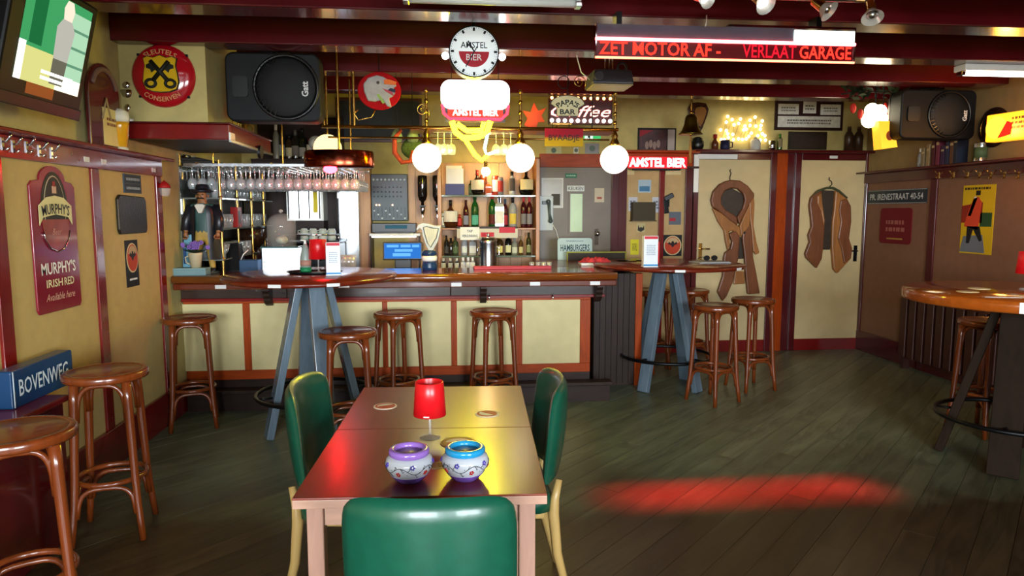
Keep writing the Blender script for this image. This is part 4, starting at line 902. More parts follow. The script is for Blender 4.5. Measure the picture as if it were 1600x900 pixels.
# ---- left glass shelving with brass posts
gs = thing('glass_shelving', 'brass and glass shelving full of glasses on the left side wall', 'shelf', (0, 0, 0))
gx0, gx1 = XL + .01, XL + .30; GZ = [1.18, 1.42, 1.66]
posts = [at(px, 330, X=gx1).y for px in (345, 371, 393, 412)]
for y in posts:
    b = MB(); b.cyl((gx1, y, .93), (gx1, y, 1.95), .011, n=10)
    for z in GZ: b.ball((gx1, y, z), .018, 10, 6)
    obj('brass_post', b, BRASS, gs)
for z in GZ: part('glass_shelf', gs, mat('clear_shelf', '#c8d4cc', .05, var=0, trans=.8), (gx0, gx1 + .012, posts[0] - .03, YB - .1, z - .012, z))
part('mirror_back', gs, mat('mirror', '#c9cfcc', .04, 1, var=0), (XL, XL + .008, 5.62, YB, .95, 2.0)); part('counter', gs, DKWOOD, (XL, XL + .36, BY0 + .72, 6.49, .87, .93), bev=.004)
part('counter_base', gs, DKWOOD, (XL, XL + .33, BY0 + .74, 6.49, 0, .87))
GL2 = mat('bar_glass', '#e8efee', .06, var=0, alpha=.34, spec=1, metal=.35)
tum = thing('tumbler', 'clear straight glass among those on the left glass shelves', 'glass', (0, 0, 0), 0, 'glasses on the left shelves'); lathe_obj('tumbler_glass', [(0, .012), (.026, .012), (.031, .11), (.033, .11), (.028, 0), (0, 0)], GL2, tum, 12)
first = True; rr = random.Random(5)
for z in GZ:
    for r_ in range(2):
        y = posts[0] + .03
        while y < YB - .2:
            pos = (gx1 - .05 - .1 * r_ + rr.uniform(-.01, .01), y + .04 * r_, z); y += .105
            if first: tum.location = pos; first = False
            else: dup(tum, tum['label'], pos, 0, tum['group'])
red = flat('#8a1a14'); p = at(368, 318, X=gx1 - .02); t = thing('red_packet', 'dark red packet standing on the left glass shelves', 'packet', (gx1 - .02, p.y, GZ[1])); b = MB(); b.box(-.03, .03, -.06, .06, 0, .17); obj('box', b, red, t, bev=.004); part('front_print', t, flat('#2a0c0a'), (.03, .0315, -.04, .03, .03, .14))

# ---- hanging wine glasses over the bar
rk = thing('glass_rack', 'steel rack of hanging wine glasses above the left end of the bar', 'rack', (0, 0, 0)); RZ = at(400, 263, Y=5.75).z
RX0, RX1, RY0, RY1 = XL + .04, at(562, 270, Y=5.75).x, 5.62, 6.5
for x in [RX0 + (RX1 - RX0) * i / 18 for i in range(19)]:
    b = MB(); b.box(x - .008, x + .008, RY0, RY1, RZ, RZ + .006); obj('rail', b, STEEL, rk)
for y in (RY0, RY1 - .02): part('cross_bar', rk, STEEL, (RX0, RX1, y, y + .02, RZ + .006, RZ + .03), bev=.002)
for x in (RX0 + .1, (RX0 + RX1) / 2, RX1 - .1):
    b = MB(); b.cyl((x, RY0 + .4, RZ + .03), (x, RY0 + .4, ZJ + .05), .008, n=8); b.cyl((x, RY0, RZ + .03), (x, RY1, RZ + .03), .007, n=8); obj('hanger', b, BRASS, rk)
wg = thing('wine_glass', 'clear wine glass hanging upside down in the rack above the bar', 'glass', (0, 0, 0), 0, 'wine glasses hanging above the bar')
lathe_obj('foot', [(0, .012), (.008, .010), (.036, .008), (.037, .010), (0, .014)], GL2, wg, 12); lathe_obj('stem', [(.006, .01), (.004, 0), (.0035, -.05), (.006, -.075)], GL2, wg, 6); lathe_obj('bowl', [(.006, -.075), (.026, -.085), (.038, -.11), (.037, -.14), (.03, -.165), (.029, -.165), (.036, -.138), (.036, -.112), (.024, -.088), (0, -.079)], GL2, wg, 12)
first = True
for i in range(18):
    for j in range(6):
        x = RX0 + (RX1 - RX0) * (i + .5) / 18; y = RY0 + .08 + j * .14 + rr.uniform(-.01, .01); pos = (x, y, RZ - .002)
        if first: wg.location = pos; first = False
        else: dup(wg, wg['label'], pos, 0, wg['group'])
# ================================================================ gantry over the bar with globe lamps
GY = 5.5; GZ0 = at(740, 200, Y=GY).z
ga = thing('bar_gantry', 'brass railed wooden gantry hanging over the bar with globe lamps', 'gantry', (0, 0, 0))
gx0, gx1 = at(502, 197, Y=GY).x, at(966, 197, Y=GY).x
part('gantry_board', ga, mat('gantry_wood', '#5a2a16', .3, var=.2, scale=18, wood=.8, coat=.3), (at(640, 197, Y=GY).x, gx1, GY + .03, GY + .32, GZ0 - .015, GZ0 + .012), bev=.004)
b = MB(); b.tube([(gx0, GY, GZ0), (gx1, GY, GZ0)], .013, 10); obj('brass_rail', b, BRASS, ga)
b = MB(); b.tube([(gx0, GY + .3, GZ0 - .05), (gx1, GY + .3, GZ0 - .05)], .008, 8); obj('rear_rail', b, BRASS, ga)
GLOBE = lamp_mat('globe_glow', '#fff0d4', 5)
gp = [at(667, 247, Y=GY), at(813, 247, Y=GY), at(960, 249, Y=GY)]
for k, p in enumerate(gp):
    b = MB(); z1 = ZC if k == 2 else GZ0 + .3
    b.cyl((p.x, GY, GZ0), (p.x, GY, z1), .009, n=8)
    for z in (GZ0 + .05, GZ0 + .12, GZ0 + .2, GZ0 + .28): b.ball((p.x, GY, z), (.016, .016, .022), 8, 6)
    obj('turned_post', b, BRASS, ga)
for x in (gx0 + .02, gp[0].x - .55): b = MB(); b.cyl((x, GY, GZ0), (x, GY, ZC), .011, n=8); obj('hanger_post', b, BRASS, ga)
for k, p in enumerate(gp):
    t = thing('globe_lamp', ('glowing white globe lamp above the harp tap', 'glowing white globe lamp in front of the bottle shelf', 'glowing white globe lamp at the right end of the bar')[k], 'lamp', (p.x, GY, p.z), 0, 'globe lamps over the bar')
    R = .113; b = MB(); b.ball((0, 0, 0), R, 24, 16); obj('globe', b, GLOBE, t)
    b = MB(); b.lathe([(.04, R * .92), (.045, R), (.03, R + .03), (.022, R + .05), (.028, R + .07), (.014, R + .1), (.01, GZ0 - p.z - .012)], 14); obj('gallery', b, BRASS, t)
# scroll brackets
for px, py in ((660, 172), (905, 128)):
    p = at(px, py, Y=GY - .05); b = MB(); pts = []
    for k in range(26): a = k * .42; r = .05 * (1 - k / 30); pts.append((p.x + r * math.cos(a), GY - .05, p.z + r * math.sin(a)))
    pts = [(p.x + .05, GY - .05, p.z - .06)] + pts; b.tube(pts, .004, 6); obj('scroll', b, BRASS, ga)
# wine glasses under the gantry
k = 0
for px in (684, 694, 705, 775, 787, 798):
    p = at(px, 215, Y=GY + .15); o = dup(wg, 'clear wine glass hanging upside down under the gantry between globe lamps', (p.x, GY + .15, GZ0 - .03), 0, 'wine glasses under the gantry')

# copper hood with red bulb
c, w, h = rect(476, 236, 584, 262, Y=5.4); t = thing('copper_hood', 'oval copper lamp hood with a glowing red bulb above the bar', 'lamp', c)
COP = mat('copper', '#7a3422', .18, 1, var=.1)
b = MB(); b.lathe([(w / 2, -h / 2), (w / 2 + .004, -h / 2 + .01), (w / 2, h / 2 - .01), (w / 2 - .01, h / 2), (w / 2 - .02, h / 2), (w / 2 - .012, -h / 2 + .005)], 40, sy=.62); obj('hood_band', b, COP, t)
b = MB(); b.lathe([(w / 2 - .015, h / 2 - .01), (w / 2 - .016, h / 2 - .004), (0, h / 2)], 40, sy=.62); obj('hood_top', b, DKWOOD, t)
p = at(515, 264, Y=5.25); b = MB(); b.ball((p.x - c.x, -.12, p.z - c.z), (.05, .04, .03)); obj('red_bulb', b, lamp_mat('red_bulb', '#ff0c18', 130), t); b = MB(); b.cyl((p.x - c.x, -.12, p.z - c.z + .02), (p.x - c.x, -.12, h / 2 - .01), .015); obj('bulb_holder', b, BRASS, t)
b = MB(); b.cyl((0, 0, h / 2), (0, 0, ZC - c.z), .009); obj('hanging_rod', b, BRASS, t)
p = at(512, 232, Y=5.9); g = thing('back_globe_lamp', 'warm globe lamp half hidden behind the copper hood', 'lamp', p); b = MB(); b.ball((0, 0, 0), .115, 20, 12); obj('globe', b, lamp_mat('warm_globe', '#ffd890', 1.6), g); b = MB(); b.cyl((0, 0, .11), (0, 0, ZC - p.z), .008); obj('rod', b, BRASS, g)

# clock
c, w, h = rect(701, 40, 780, 121, Y=4.28); R = w / 2
t = thing('clock', 'round white clock with red half disc hanging from the ceiling', 'clock', c)
b = MB(); b.M = Matrix.Rotation(PI / 2, 4, 'X'); b.lathe([(R * .94, -.10), (R, -.09), (R, 0), (R * 1.0, .004), (R * .955, .006), (R * .95, 0), (0, 0)], 48); obj('case', b, BLKM, t)
b = MB(); b.M = Matrix.Rotation(PI / 2, 4, 'X'); b.lathe([(R * .95, 0), (R * .95, .002), (0, .002)], 48); obj('dial', b, mat('clock_white', '#d8dede', .25, var=.02, emit='#e6f0f0', es=.35), t)
blk = flat('#15181a')
for k in range(12):
    a = PI / 2 - k * PI / 6; b = MB(); b.bar((R * .92 * math.cos(a), -.0035, R * .92 * math.sin(a)), (R * .79 * math.cos(a), -.0035, R * .79 * math.sin(a)), .013, .003, up=(0, 1, 0)); obj('hour_mark', b, blk, t)
b = MB()
for k in range(60):
    if k % 5: a = k * PI / 30; b.bar((R * .92 * math.cos(a), -.003, R * .92 * math.sin(a)), (R * .89 * math.cos(a), -.003, R * .89 * math.sin(a)), .003, .002, up=(0, 1, 0))
obj('minute_marks', b, blk, t)['kind'] = 'stuff'
txt(t, 'AMSTEL', 0, R * .25, R * 1.05, R * .24, blk, -.0035, .01)
patch(t, 'red_half_disc', flat('#b01c2c'), [(-R * .6, 0)] + [(R * .6 * math.cos(a), R * .60 * math.sin(a)) for a in [PI + PI * k / 20 for k in range(1, 20)]] + [(R * .6, 0)], -.0035, -.002)
txt(t, 'BIER', 0, -R * .22, R * .62, R * .24, flat('#e8e8e4'), -.0045, .01)
b = MB(); b.bar((0, -.007, 0), (-.035, -.007, .06), .008, .002, up=(0, 1, 0)); obj('hour_hand', b, blk, t); b = MB(); b.bar((.02, -.009, .03), (-.05, -.009, -.09), .006, .002, up=(0, 1, 0)); obj('minute_hand', b, blk, t)
b = MB(); b.cyl((0, .05, R), (0, .05, ZC - c.z), .012); b.box(-.05, .05, .02, .08, ZC - c.z - .015, ZC - c.z); obj('ceiling_rod', b, BLKM, t)
for sx in (-1, 1): b = MB(); b.ball((sx * (R + .02), .03, -R * .14), .022, 10, 8); obj('side_lamp', b, lamp_mat('side_lamp', '#f4ffff', 8), t)

# neon beer sign
NY = 5.15; c, w, h = rect(690, 128, 795, 190, Y=NY)
t = thing('neon_sign', 'glowing neon beer sign with white box and yellow glass shape', 'sign', c)
NW = lamp_mat('neon_white', '#f6fffc', 3.2); NR = lamp_mat('neon_red', '#ff2838', 5); NYE = lamp_mat('neon_yellow', '#f4e404', 120); NG = lamp_mat('neon_green', '#9affd8', 6)
b = MB(); b.prism(rrect(w * .97, h * .60, .05, 6, 0, h * .17), .0, .03); obj('white_lightbox', b, NW, t)
def loop(pts, r, m, nm, closed=True):
    b = MB(); b.tube([(x, -.012, z) for x, z in pts], r, 8, closed); obj(nm, b, m, t)
loop(rrect(w * .98, h * .66, .06, 6, 0, h * .17), .011, NW, 'white_tube')
loop([(-w * .49, -h * .08), (-w * .47, -h * .3), (-w * .38, -h * .44), (w * .38, -h * .44), (w * .47, -h * .3), (w * .49, -h * .08)], .011, NR, 'pink_tube', False)
b = MB(); b.prism(bx(w * .82, h * .26, 0, -h * .28), .0, .02); obj('red_band', b, mat('red_acrylic', '#a02014', .2, var=.05, emit='#ff3018', es=.9), t)
txt(t, 'AMSTEL BIER', 0, -h * .27, w * .68, h * .17, lamp_mat('neon_letter', '#fff0ea', 5), -.006, .02)
q = lambda px, py: (at(px, py, Y=NY).x - c.x, at(px, py, Y=NY).z - c.z)
loop([q(*a) for a in ((706, 190), (712, 207), (724, 216), (748, 214), (760, 208), (766, 190))], .02, NYE, 'yellow_tube', False)
loop([q(*a) for a in ((714, 194), (730, 205), (752, 204), (756, 192))], .018, NYE, 'inner_yellow_tube', False)
loop([q(*a) for a in ((724, 214), (742, 242), (753, 251), (762, 242))], .015, NYE, 'lower_yellow_tube', False); loop([q(*a) for a in ((762, 207), (757, 232), (760, 242), (775, 237))], .011, NG, 'green_white_tube', False)
b = MB(); b.box(-w * .45, w * .45, .03, .045, -h * .5, h * .45); obj('back_plate', b, BLACK, t)
for sx in (-1, 1): b = MB(); b.cyl((sx * w * .35, .035, h * .45), (sx * w * .35, .035, ZC - c.z), .003, n=6); obj('hanging_wire', b, BLKM, t)

# ZET MOTOR AF sign
ZY = 3.70; c, w, h = rect(930, 42, 1335, 94, Y=ZY)
t = thing('light_sign', 'long red lit sign reading ZET MOTOR AF VERLAAT GARAGE', 'sign', c)
part('panel', t, mat('sign_dark_red', '#2a0408', .25, var=.1, emit='#a00010', es=.12), (-w / 2, w / 2, 0, .02, -h / 2, h * .06)); 
RL = lamp_mat('red_letters', '#ff2a1e', 2.6)
txt(t, 'ZET MOTOR AF -', -w * .255, -h * .21, w * .46, h * .40, RL, -.003, .015); txt(t, 'VERLAAT', w * .165, -h * .21, w * .21, h * .40, lamp_mat('red_letters_dim', '#d81828', 1.3), -.003, .012); txt(t, 'GARAGE', w * .385, -h * .21, w * .205, h * .40, RL, -.003, .015)
b = MB(); b.tube([(-w / 2, -.008, h * .05), (w / 2, -.008, h * .05)], .009, 8); obj('upper_tube', b, lamp_mat('sign_tube', '#ff5a60', 9), t)
b = MB(); b.tube([(-w / 2, -.006, -h / 2), (w / 2, -.006, -h / 2)], .006, 8); obj('lower_tube', b, lamp_mat('sign_tube_low', '#ff6a50', 5), t)
part('clear_top', t, mat('grey_acrylic', '#5a5a66', .12, var=.1, alpha=.75), (-w / 2, w * .26, 0, .012, h * .1, h / 2)); part('painted_reflection', t, lamp_mat('white_reflection_glow', '#eafff2', 2.5), (w * .26, w / 2, -.004, .012, h * .1, h * .46))  # white glowing end imitates a strip light reflected in the clear top
for x in (-w / 2, w / 2 - .006): part('end_frame', t, CHROME, (x, x + .006, -.01, .022, -h / 2, h / 2))
part('top_cap', t, CHROME, (w * .0, w / 2, -.01, .022, h / 2, h / 2 + .012))
b = MB(); b.tube([(-.12, .01, h / 2), (-.11, .02, h / 2 + .03), (-.1, .05, ZJ - c.z + .005)], .003, 6); obj('hanging_cord', b, PAPER, t); part('hanging_bracket', t, BLKM, (w * .35, w * .37, .01, .10, h / 2, ZJ - c.z + .002)); part('hanging_bracket', t, BLKM, (-w * .42, -w * .40, .01, .10, h / 2, ZJ - c.z + .002))
la = bpy.data.lights.new('sign_light', 'AREA'); la.shape = 'RECTANGLE'; la.size = w; la.size_y = .05; la.energy = 7; la.color = (1, .0, .008); la.spread = math.radians(13)
lo = bpy.data.objects.new('sign_light', la); COL.objects.link(lo); lo.parent = t; lo.location = (.12, -.02, -h / 2 - .02); lo.rotation_euler = (math.radians(-3.2), 0, 0)

# ceiling fluorescent fixtures
def fluo(label, c, L, lit, rz=0, wide=.12):
    t = thing('strip_light', label, 'lamp', c, rz); part('housing', t, WHITE, (-L / 2, L / 2, -wide / 2, wide / 2, 0, ZJ - c[2]), bev=.006)
    b = MB(); b.tube([(-L / 2 + .03, 0, -.012), (L / 2 - .03, 0, -.012)], .018, 10); obj('tube', b, lit, t)
    for s in (-1, 1): part('end_cap', t, CHROME, (s * L / 2 - .03 * (s > 0), s * L / 2 + .03 * (s < 0), -.03, .03, -.03, .0), bev=.003)
    return t
OFFT = mat('unlit_tube', '#d8dcd8', .3, var=.02)
p0, p1 = at(632, 6, Z=2.555), at(905, 6, Z=2.555); fluo('long white strip light at the top edge above the clock', ((p0.x + p1.x) / 2, p0.y - .12, 2.555), (p1 - p0).length, OFFT)
p0, p1 = at(1515, 112, Z=2.555), at(1600, 112, Z=2.555); fluo('lit white strip light high on the right below the joists', ((p0.x + p1.x) / 2 + .2, p0.y, 2.555), .95, lamp_mat('fluorescent', '#f0fff4', 9))
# spot lamps
sp = thing('spot_rail', 'chrome rail of four glass spot lamps at the top edge of the picture', 'lamp', (0, 0, 0)); SY = 3.30
sps = [(1098, -4, .2, 1), (1190, 4, .1, 1), (1287, 14, .3, 0), (1360, 22, -.1, 0)]
xr0, xr1 = at(1085, -10, Y=SY).x, at(1365, -10, Y=SY).x
b = MB(); b.cyl((xr0, SY, ZJ - .03), (xr1, SY, ZJ - .03), .012); b.box((xr0 + xr1) / 2 - .06, (xr0 + xr1) / 2 + .06, SY - .04, SY + .04, ZJ - .03, ZJ + .1); obj('rail', b, CHROME, sp)
for k, (px, py, lean, lit) in enumerate(sps):
    p = at(px, py, Y=SY - .04); b = MB(); top = Vector((p.x - lean * .15, SY, ZJ - .03)); d = (Vector((p.x, SY - .05, p.z)) - top).normalized(); e = Vector((p.x, SY - .05, p.z))
    h_ = thing_child('spot', sp, (0, 0, 0)); b.cyl(top, e - d * .02, .009, n=8); b.cyl(e - d * .07, e - d * .01, .022, .026, 12); obj('arm', b, BRASS, h_)
    b = MB(); b.cyl(e - d * .01, e + d * .03, .025, .05, 16, caps=False); b.cyl(e + d * .03, e + d * .012, .05, .028, 16, caps=False); obj('glass_shade', b, mat('frosted_glass', '#d8d4c8', .25, var=.05, trans=.5), h_)
    b = MB(); b.ball(tuple(e + d * .008), .021, 12, 8); obj('bulb', b, lamp_mat('spot_bulb', '#ffffff', 3) if lit else CHROME, h_)
# projector
c, w, h = rect(915, 113, 984, 138, Y=4.75); t = thing('projector', 'dark projector hanging from the ceiling above the bar sign', 'projector', c); b = MB()
b.hexa([(-w * .42, -.12, -h * .4), (w * .5, -.12, -h * .4), (w * .5, .14, -h * .4), (-w * .42, .14, -h * .4)], [(-w * .38, -.1, h * .5), (w * .46, -.1, h * .5), (w * .46, .14, h * .5), (-w * .38, .14, h * .5)]); obj('case', b, mat('projector_grey', '#33343a', .45, var=.1), t, bev=.012)
part('pale_base', t, mat('tan_plastic', '#a08a5c', .5), (-w * .4, w * .48, -.115, .13, -h * .48, -h * .4), bev=.004); b = MB(); b.cyl((-w * .3, -.15, .0), (-w * .3, -.12, .0), .03); obj('lens', b, BLACK, t)
for x in (-.02, .01, .03): b = MB(); b.cyl((x, 0, h * .5), (x, 0, ZC - c.z), .006, n=6); obj('mount_rod', b, CHROME, t)
part('mount_plate', t, BLKM, (-.07, .08, -.05, .05, h * .5, h * .5 + .012)); b = MB(); b.torus((w * .3, -.02, h * .5 + .03), .03, .008, 16, 6, 'y'); obj('cable_loop', b, BLACK, t); b = MB(); b.tube([(-w * .4, 0, 0), (-w * .6, 0, .05), (-w * .7, 0, .15), (-w * .62, 0, ZC - c.z)], .004, 6); obj('cable', b, PAPER, t)
# red disc with white eagle head
c, w, h = rect(559, 113, 627, 172, Y=5.3); t = thing('eagle_sign', 'red oval disc with a white eagle head above the bar', 'sign', c); b = MB(); b.prism(disc(w / 2, 36, 0, 0, h / 2), -.02, 0); obj('disc', b, mat('bright_red_paint', '#a4060c', .6, var=.06, spec=.1), t, bev=.006)
P = [(-.34, -.05), (-.36, .15), (-.25, .32), (-.05, .40), (.10, .36), (.22, .27), (.36, .25), (.40, .12), (.33, .08), (.37, -.06), (.30, -.16), (.22, -.2), (.28, -.44), (.18, -.42), (.08, -.24), (-.1, -.3), (-.26, -.28)][::-1]
b = MB(); b.prism([(x * w, z * h) for x, z in P], -.045, -.02); obj('eagle_head', b, mat('white_relief', '#a8a5a2', .7, var=.12, scale=30), t, bev=.008)
b = MB(); b.prism([(x * w, z * h) for x, z in ((.12, .28), (.12, .16), (.38, .14), (.40, .22), (.24, .28))], -.055, -.04); obj('beak', b, flat('#d86a24'), t)
b = MB(); b.prism([(x * w, z * h) for x, z in ((.08, .05), (.14, -.02), (.34, -.16), (.30, -.04))], -.053, -.04); obj('tongue', b, flat('#b04048'), t); b = MB(); b.prism([(x * w, z * h) for x, z in ((.20, -.0), (.36, -.06), (.38, .03), (.26, .06))], -.051, -.04); obj('dark_mouth', b, flat('#1c2038'), t)
b = MB(); b.prism([(x * w, z * h) for x, z in ((-.06, -.12), (.08, -.36), (.13, -.32), (.0, -.1))], -.05, -.04); obj('green_feather', b, flat('#8aa84a'), t); b = MB(); b.ball((-.02 * w, -.046, .2 * h), .012, 8, 6); obj('eye', b, flat('#5a5450'), t)
b = MB(); b.tube([(-.1 * w, -.005, -.48 * h), (-.2 * w, -.005, -.7 * h), (-.5 * w, -.005, -.78 * h), (-.6 * w, -.005, -.6 * h), (-.5 * w, -.005, -.5 * h)], .006, 6); obj('brass_arm', b, BRASS, t); b = MB(); b.cyl((0, -.01, h / 2 - .01), (0, -.01, ZC - c.z), .004, n=6); obj('hanging_wire', b, BLKM, t)
# PAPA'S BAR
c, w, h = rect(861, 150, 912, 181, Y=5.3); t = thing('bar_name_sign', "fan shaped cream sign reading PAPA'S BAR above the gantry", 'sign', c)
P = [(-.32, -.5), (.32, -.5), (.32, -.1), (.5, .08)] + [(.5 * math.cos(a), .08 + .42 * math.sin(a)) for a in [PI * k / 14 for k in range(1, 14)]] + [(-.5, .08), (-.32, -.1)]
b = MB(); b.prism([(x * w * 1.06, z * h * 1.06) for x, z in P], -.008, 0); obj('dark_edge', b, flat('#3a3a30'), t); b = MB(); b.prism([(x * w, z * h) for x, z in P], -.014, -.008); obj('board', b, mat('cream_board', '#bdb590', .5, var=.05), t)
txt(t, "PAPA'S", 0, h * .18, w * .72, h * .27, flat('#20241e'), -.0155, .03, arc=w * .5); txt(t, 'BAR', 0, -h * .31, w * .48, h * .27, flat('#20241e'), -.0155, .03)
for x in (-.05, 0, .05): patch(t, 'star', flat('#20241e'), disc(.007, 5, x, -h * .02), -.0155)
b = MB(); b.cyl((0, -.004, h / 2), (0, -.004, ZC - c.z), .004, n=6); b.torus((-.03, -.004, h / 2 + .1), .045, .004, 20, 6, 'y'); obj('iron_hanger', b, BLKM, t)
# BYAADJE
c, w, h = rect(851, 201, 911, 229, Y=5.3); t = thing('name_plate', 'red and yellow plate reading BYAADJE hanging below the gantry', 'sign', c); m = mat('red_to_yellow', '#c0202c', .5, var=0, spec=.1)
nt = m.node_tree; tcn = nt.nodes.new('ShaderNodeTexCoord'); sx_ = nt.nodes.new('ShaderNodeSeparateXYZ'); rp = nt.nodes.new('ShaderNodeValToRGB'); nt.links.new(tcn.outputs['Generated'], sx_.inputs[0]); nt.links.new(sx_.outputs['Z'], rp.inputs[0]); rp.color_ramp.elements[0].color = (*lin('#b08c0c'), 1); rp.color_ramp.elements[1].color = (*lin('#8c1024'), 1); rp.color_ramp.elements[0].position = .4; rp.color_ramp.elements[1].position = .55; nt.links.new(rp.outputs[0], nt.nodes['Principled BSDF'].inputs['Base Color'])
b = MB(); b.prism(bx(w, h), -.006, 0); obj('plate', b, m, t); txt(t, 'BYAADJE', 0, -h * .06, w * .8, h * .42, flat('#140c06'), -.0075, .006)
for x in (-w * .3, w * .13): b = MB(); b.cyl((x, -.003, h / 2), (x, -.003, h / 2 + .045), .003, n=6); obj('hanging_wire', b, BLKM, t)
b = MB(); b.box(-w * .35, w * .2, -.004, .0, h / 2 + .03, h / 2 + .04); b.cyl((-w * .1, 0, h / 2 + .035), (-w * .1, .2, h / 2 + .035), .004, n=6); obj('hook_bar', b, BRASS, t)
# exit sign
c, w, h = rect(912, 202, 938, 220, Y=6.3); t = thing('exit_sign', 'small green emergency exit sign with running figure', 'sign', c); b = MB(); b.box(-w / 2, w / 2, -.02, .03, -h / 2, h / 2); obj('box', b, mat('green_sign', '#0e8a3c', .4, var=.03, emit='#18c060', es=.5), t)
patch(t, 'white_field', lamp_mat('exit_white', '#d8efe0', .8), bx(w * .5, h * .8, -w * .22, 0), -.0215)
b = MB(); b.prism(bx(.05, .018, -w * .22, .0), -.0235, -.022); b.prism(bx(.016, .06, -w * .2, .005), -.0235, -.022); b.prism(disc(.014, 10, -w * .2, .048), -.0235, -.022); b.prism([(-w * .3, -.05), (-w * .24, -.02), (-w * .2, -.03), (-w * .12, -.05), (-w * .18, -.0), (-w * .26, .0)], -.0235, -.022); obj('running_figure', b, flat('#0e5a30'), t)
b = MB(); b.cyl((0, 0, h / 2), (0, 0, ZC - c.z), .006, n=6); obj('hanging_rod', b, BLKM, t)
# coffee neon
c, w, h = rect(858, 152, 957, 194, Y=6.35); t = thing('coffee_sign', 'dark red light sign with neon script and rows of bulbs', 'sign', c); b = MB(); b.box(-w / 2, w / 2, 0, .08, -h / 2, h / 2); obj('box', b, mat('dark_red_box', '#3a0808', .3, var=.1), t, bev=.006)
txt(t, 'Coffee', 0, -h * .02, w * .94, h * .42, lamp_mat('script_neon', '#ff9a88', 4), -.006, .0, .4, name='neon_script')
for k in range(10):
    x = -w * .46 + w * .92 * k / 9; b = MB(); b.ball((x, -.015, -h * .38), .018, 8, 6); obj('bulb', b, lamp_mat('white_bulbs', '#fffce8', 5), t); b = MB(); b.ball((x, -.01, h * .46), .014, 8, 6); obj('small_bulb', b, lamp_mat('amber_bulbs', '#ffb060', 6), t)
for sx in (-1, 1): b = MB(); b.cyl((sx * w * .4, .04, h / 2), (sx * w * .4, .04, ZC - c.z), .005, n=6); obj('hanging_rod', b, BLKM, t)
# chalk boards behind the eagle
c, w, h = rect(530, 158, 655, 218, Y=YB); t = board('menu_board', 'dark framed chalk board on the back wall behind the eagle sign', 'board', c, 0, w, h, mat('chalk_black', '#14181a', .6, var=.3, scale=12), .012)
F_ = .03
for q_ in ((-w / 2 - F_, -w / 2, -h / 2 - F_, h / 2 + F_), (w / 2, w / 2 + F_, -h / 2 - F_, h / 2 + F_), (-w / 2, w / 2, h / 2, h / 2 + F_), (-w / 2, w / 2, -h / 2 - F_, -h / 2)): part('frame', t, mat('red_brown_frame', '#4c2018', .4, var=.2, scale=20), (q_[0], q_[1], -.022, 0, q_[2], q_[3]), bev=.003)
# parrot-like plush toys are green and orange: two hanging gourd ornaments
for k, (px, py) in enumerate(((620, 212), (645, 212))):
    p = at(px, py, Y=6.0); t = thing('hanging_gourd', ('green and cream gourd ornament hanging beside the chalk board', 'green and cream gourd ornament hanging by the left globe lamp')[k], 'ornament', p); lathe_obj('gourd', [(0, -.06), (.04, -.05), (.05, -.01), (.035, .03), (.02, .05), (0, .06)], mat('gourd', '#8a9a62', .4, var=.3, scale=18), t); b = MB(); b.cyl((0, 0, .06), (0, 0, ZC - p.z), .003, n=6); obj('string', b, BLKM, t)
p = at(628, 235, Y=5.95); t = thing('orange_garland', 'looped orange garland hanging beside the left globe lamp', 'garland', p); b = MB(); b.tube([(-.0, 0, .17), (-.06, 0, .1), (-.06, 0, -.02), (0, 0, -.1), (.07, 0, -.09), (.09, 0, 0)], [.012, .02, .022, .02, .02, .012], 8); obj('tinsel', b, mat('orange_felt', '#b8441a', .8, var=.2, scale=40, bump=.8), t); b = MB(); b.cyl((0, 0, .17), (0, 0, ZC - p.z), .003, n=6); obj('string', b, BLKM, t)
p = at(645, 232, Y=6.1); t = thing('leafy_ornament', 'bushy green ornament half hidden behind the left globe lamp', 'ornament', p); b = MB(); b.ball((0, 0, 0), (.1, .06, .09), 12, 8); obj('foliage', b, mat('moss_green', '#4a5a20', .9, var=.4, scale=50, bump=1), t, bev=0); b = MB(); b.cyl((0, 0, .08), (0, 0, ZC - p.z), .003, n=6); obj('string', b, BLKM, t)
p = at(828, 180, Y=5.95); t = thing('orange_leaf_ornament', 'orange paper leaf ornament standing on the gantry before the neon', 'ornament', (p.x, GY + .2, GZ0 + .012)); b = MB(); b.prism([(x * 1.3, z * 1.3) for x, z in ((-.01, 0), (.01, 0), (.03, .05), (.07, .05), (.05, .09), (.08, .14), (.03, .12), (.0, .17), (-.02, .11), (-.07, .12), (-.04, .07), (-.06, .03))], -.006, .006); obj('leaf', b, flat('#d8481c'), t, bev=.003); part('foot', t, flat('#d8d0c0'), (-.03, .03, -.02, .02, 0, .012))
# ================================================================ notice wall between kitchen door and coat door
nw = thing('notice_wall', 'red brown panelled notice wall between the kitchen and coat doors', 'panelling', (0, YB, 0))
zt = at(1000, 262, Y=YB).z
xs = [at(p, 400, Y=YB).x for p in (958, 976, 1026, 1034, 1066, 1079)]
for a, b_, m in ((0, 1, REDD), (2, 3, RED), (4, 5, REDD)): part('post', nw, m, (xs[a], xs[b_], -.05, 0, 0, zt), bev=.004)
for a, b_ in ((1, 2), (3, 4)): part('tan_panel', nw, mat('tan_board', '#b0925f', .6, var=.07, scale=12), (xs[a], xs[b_], -.02, 0, .12, zt)); part('foot_board', nw, RED, (xs[a], xs[b_], -.03, 0, 0, .12), bev=.003)
zs = at(1000, 240, Y=YB).z
part('head_board', nw, ORWX, (xs[0], xs[5], -.04, 0, zt, zs), bev=.003); part('ledge', nw, ORWX, (xs[0], xs[5] + .02, -.16, 0, zs, zs + .025), bev=.003)
part('cornice', nw, mat('dark_ledge', '#3a1c14', .3, var=.1), (xs[0] + .05, xs[5] + .03, -.10, 0, zt - .01, zt + .012), bev=.003)
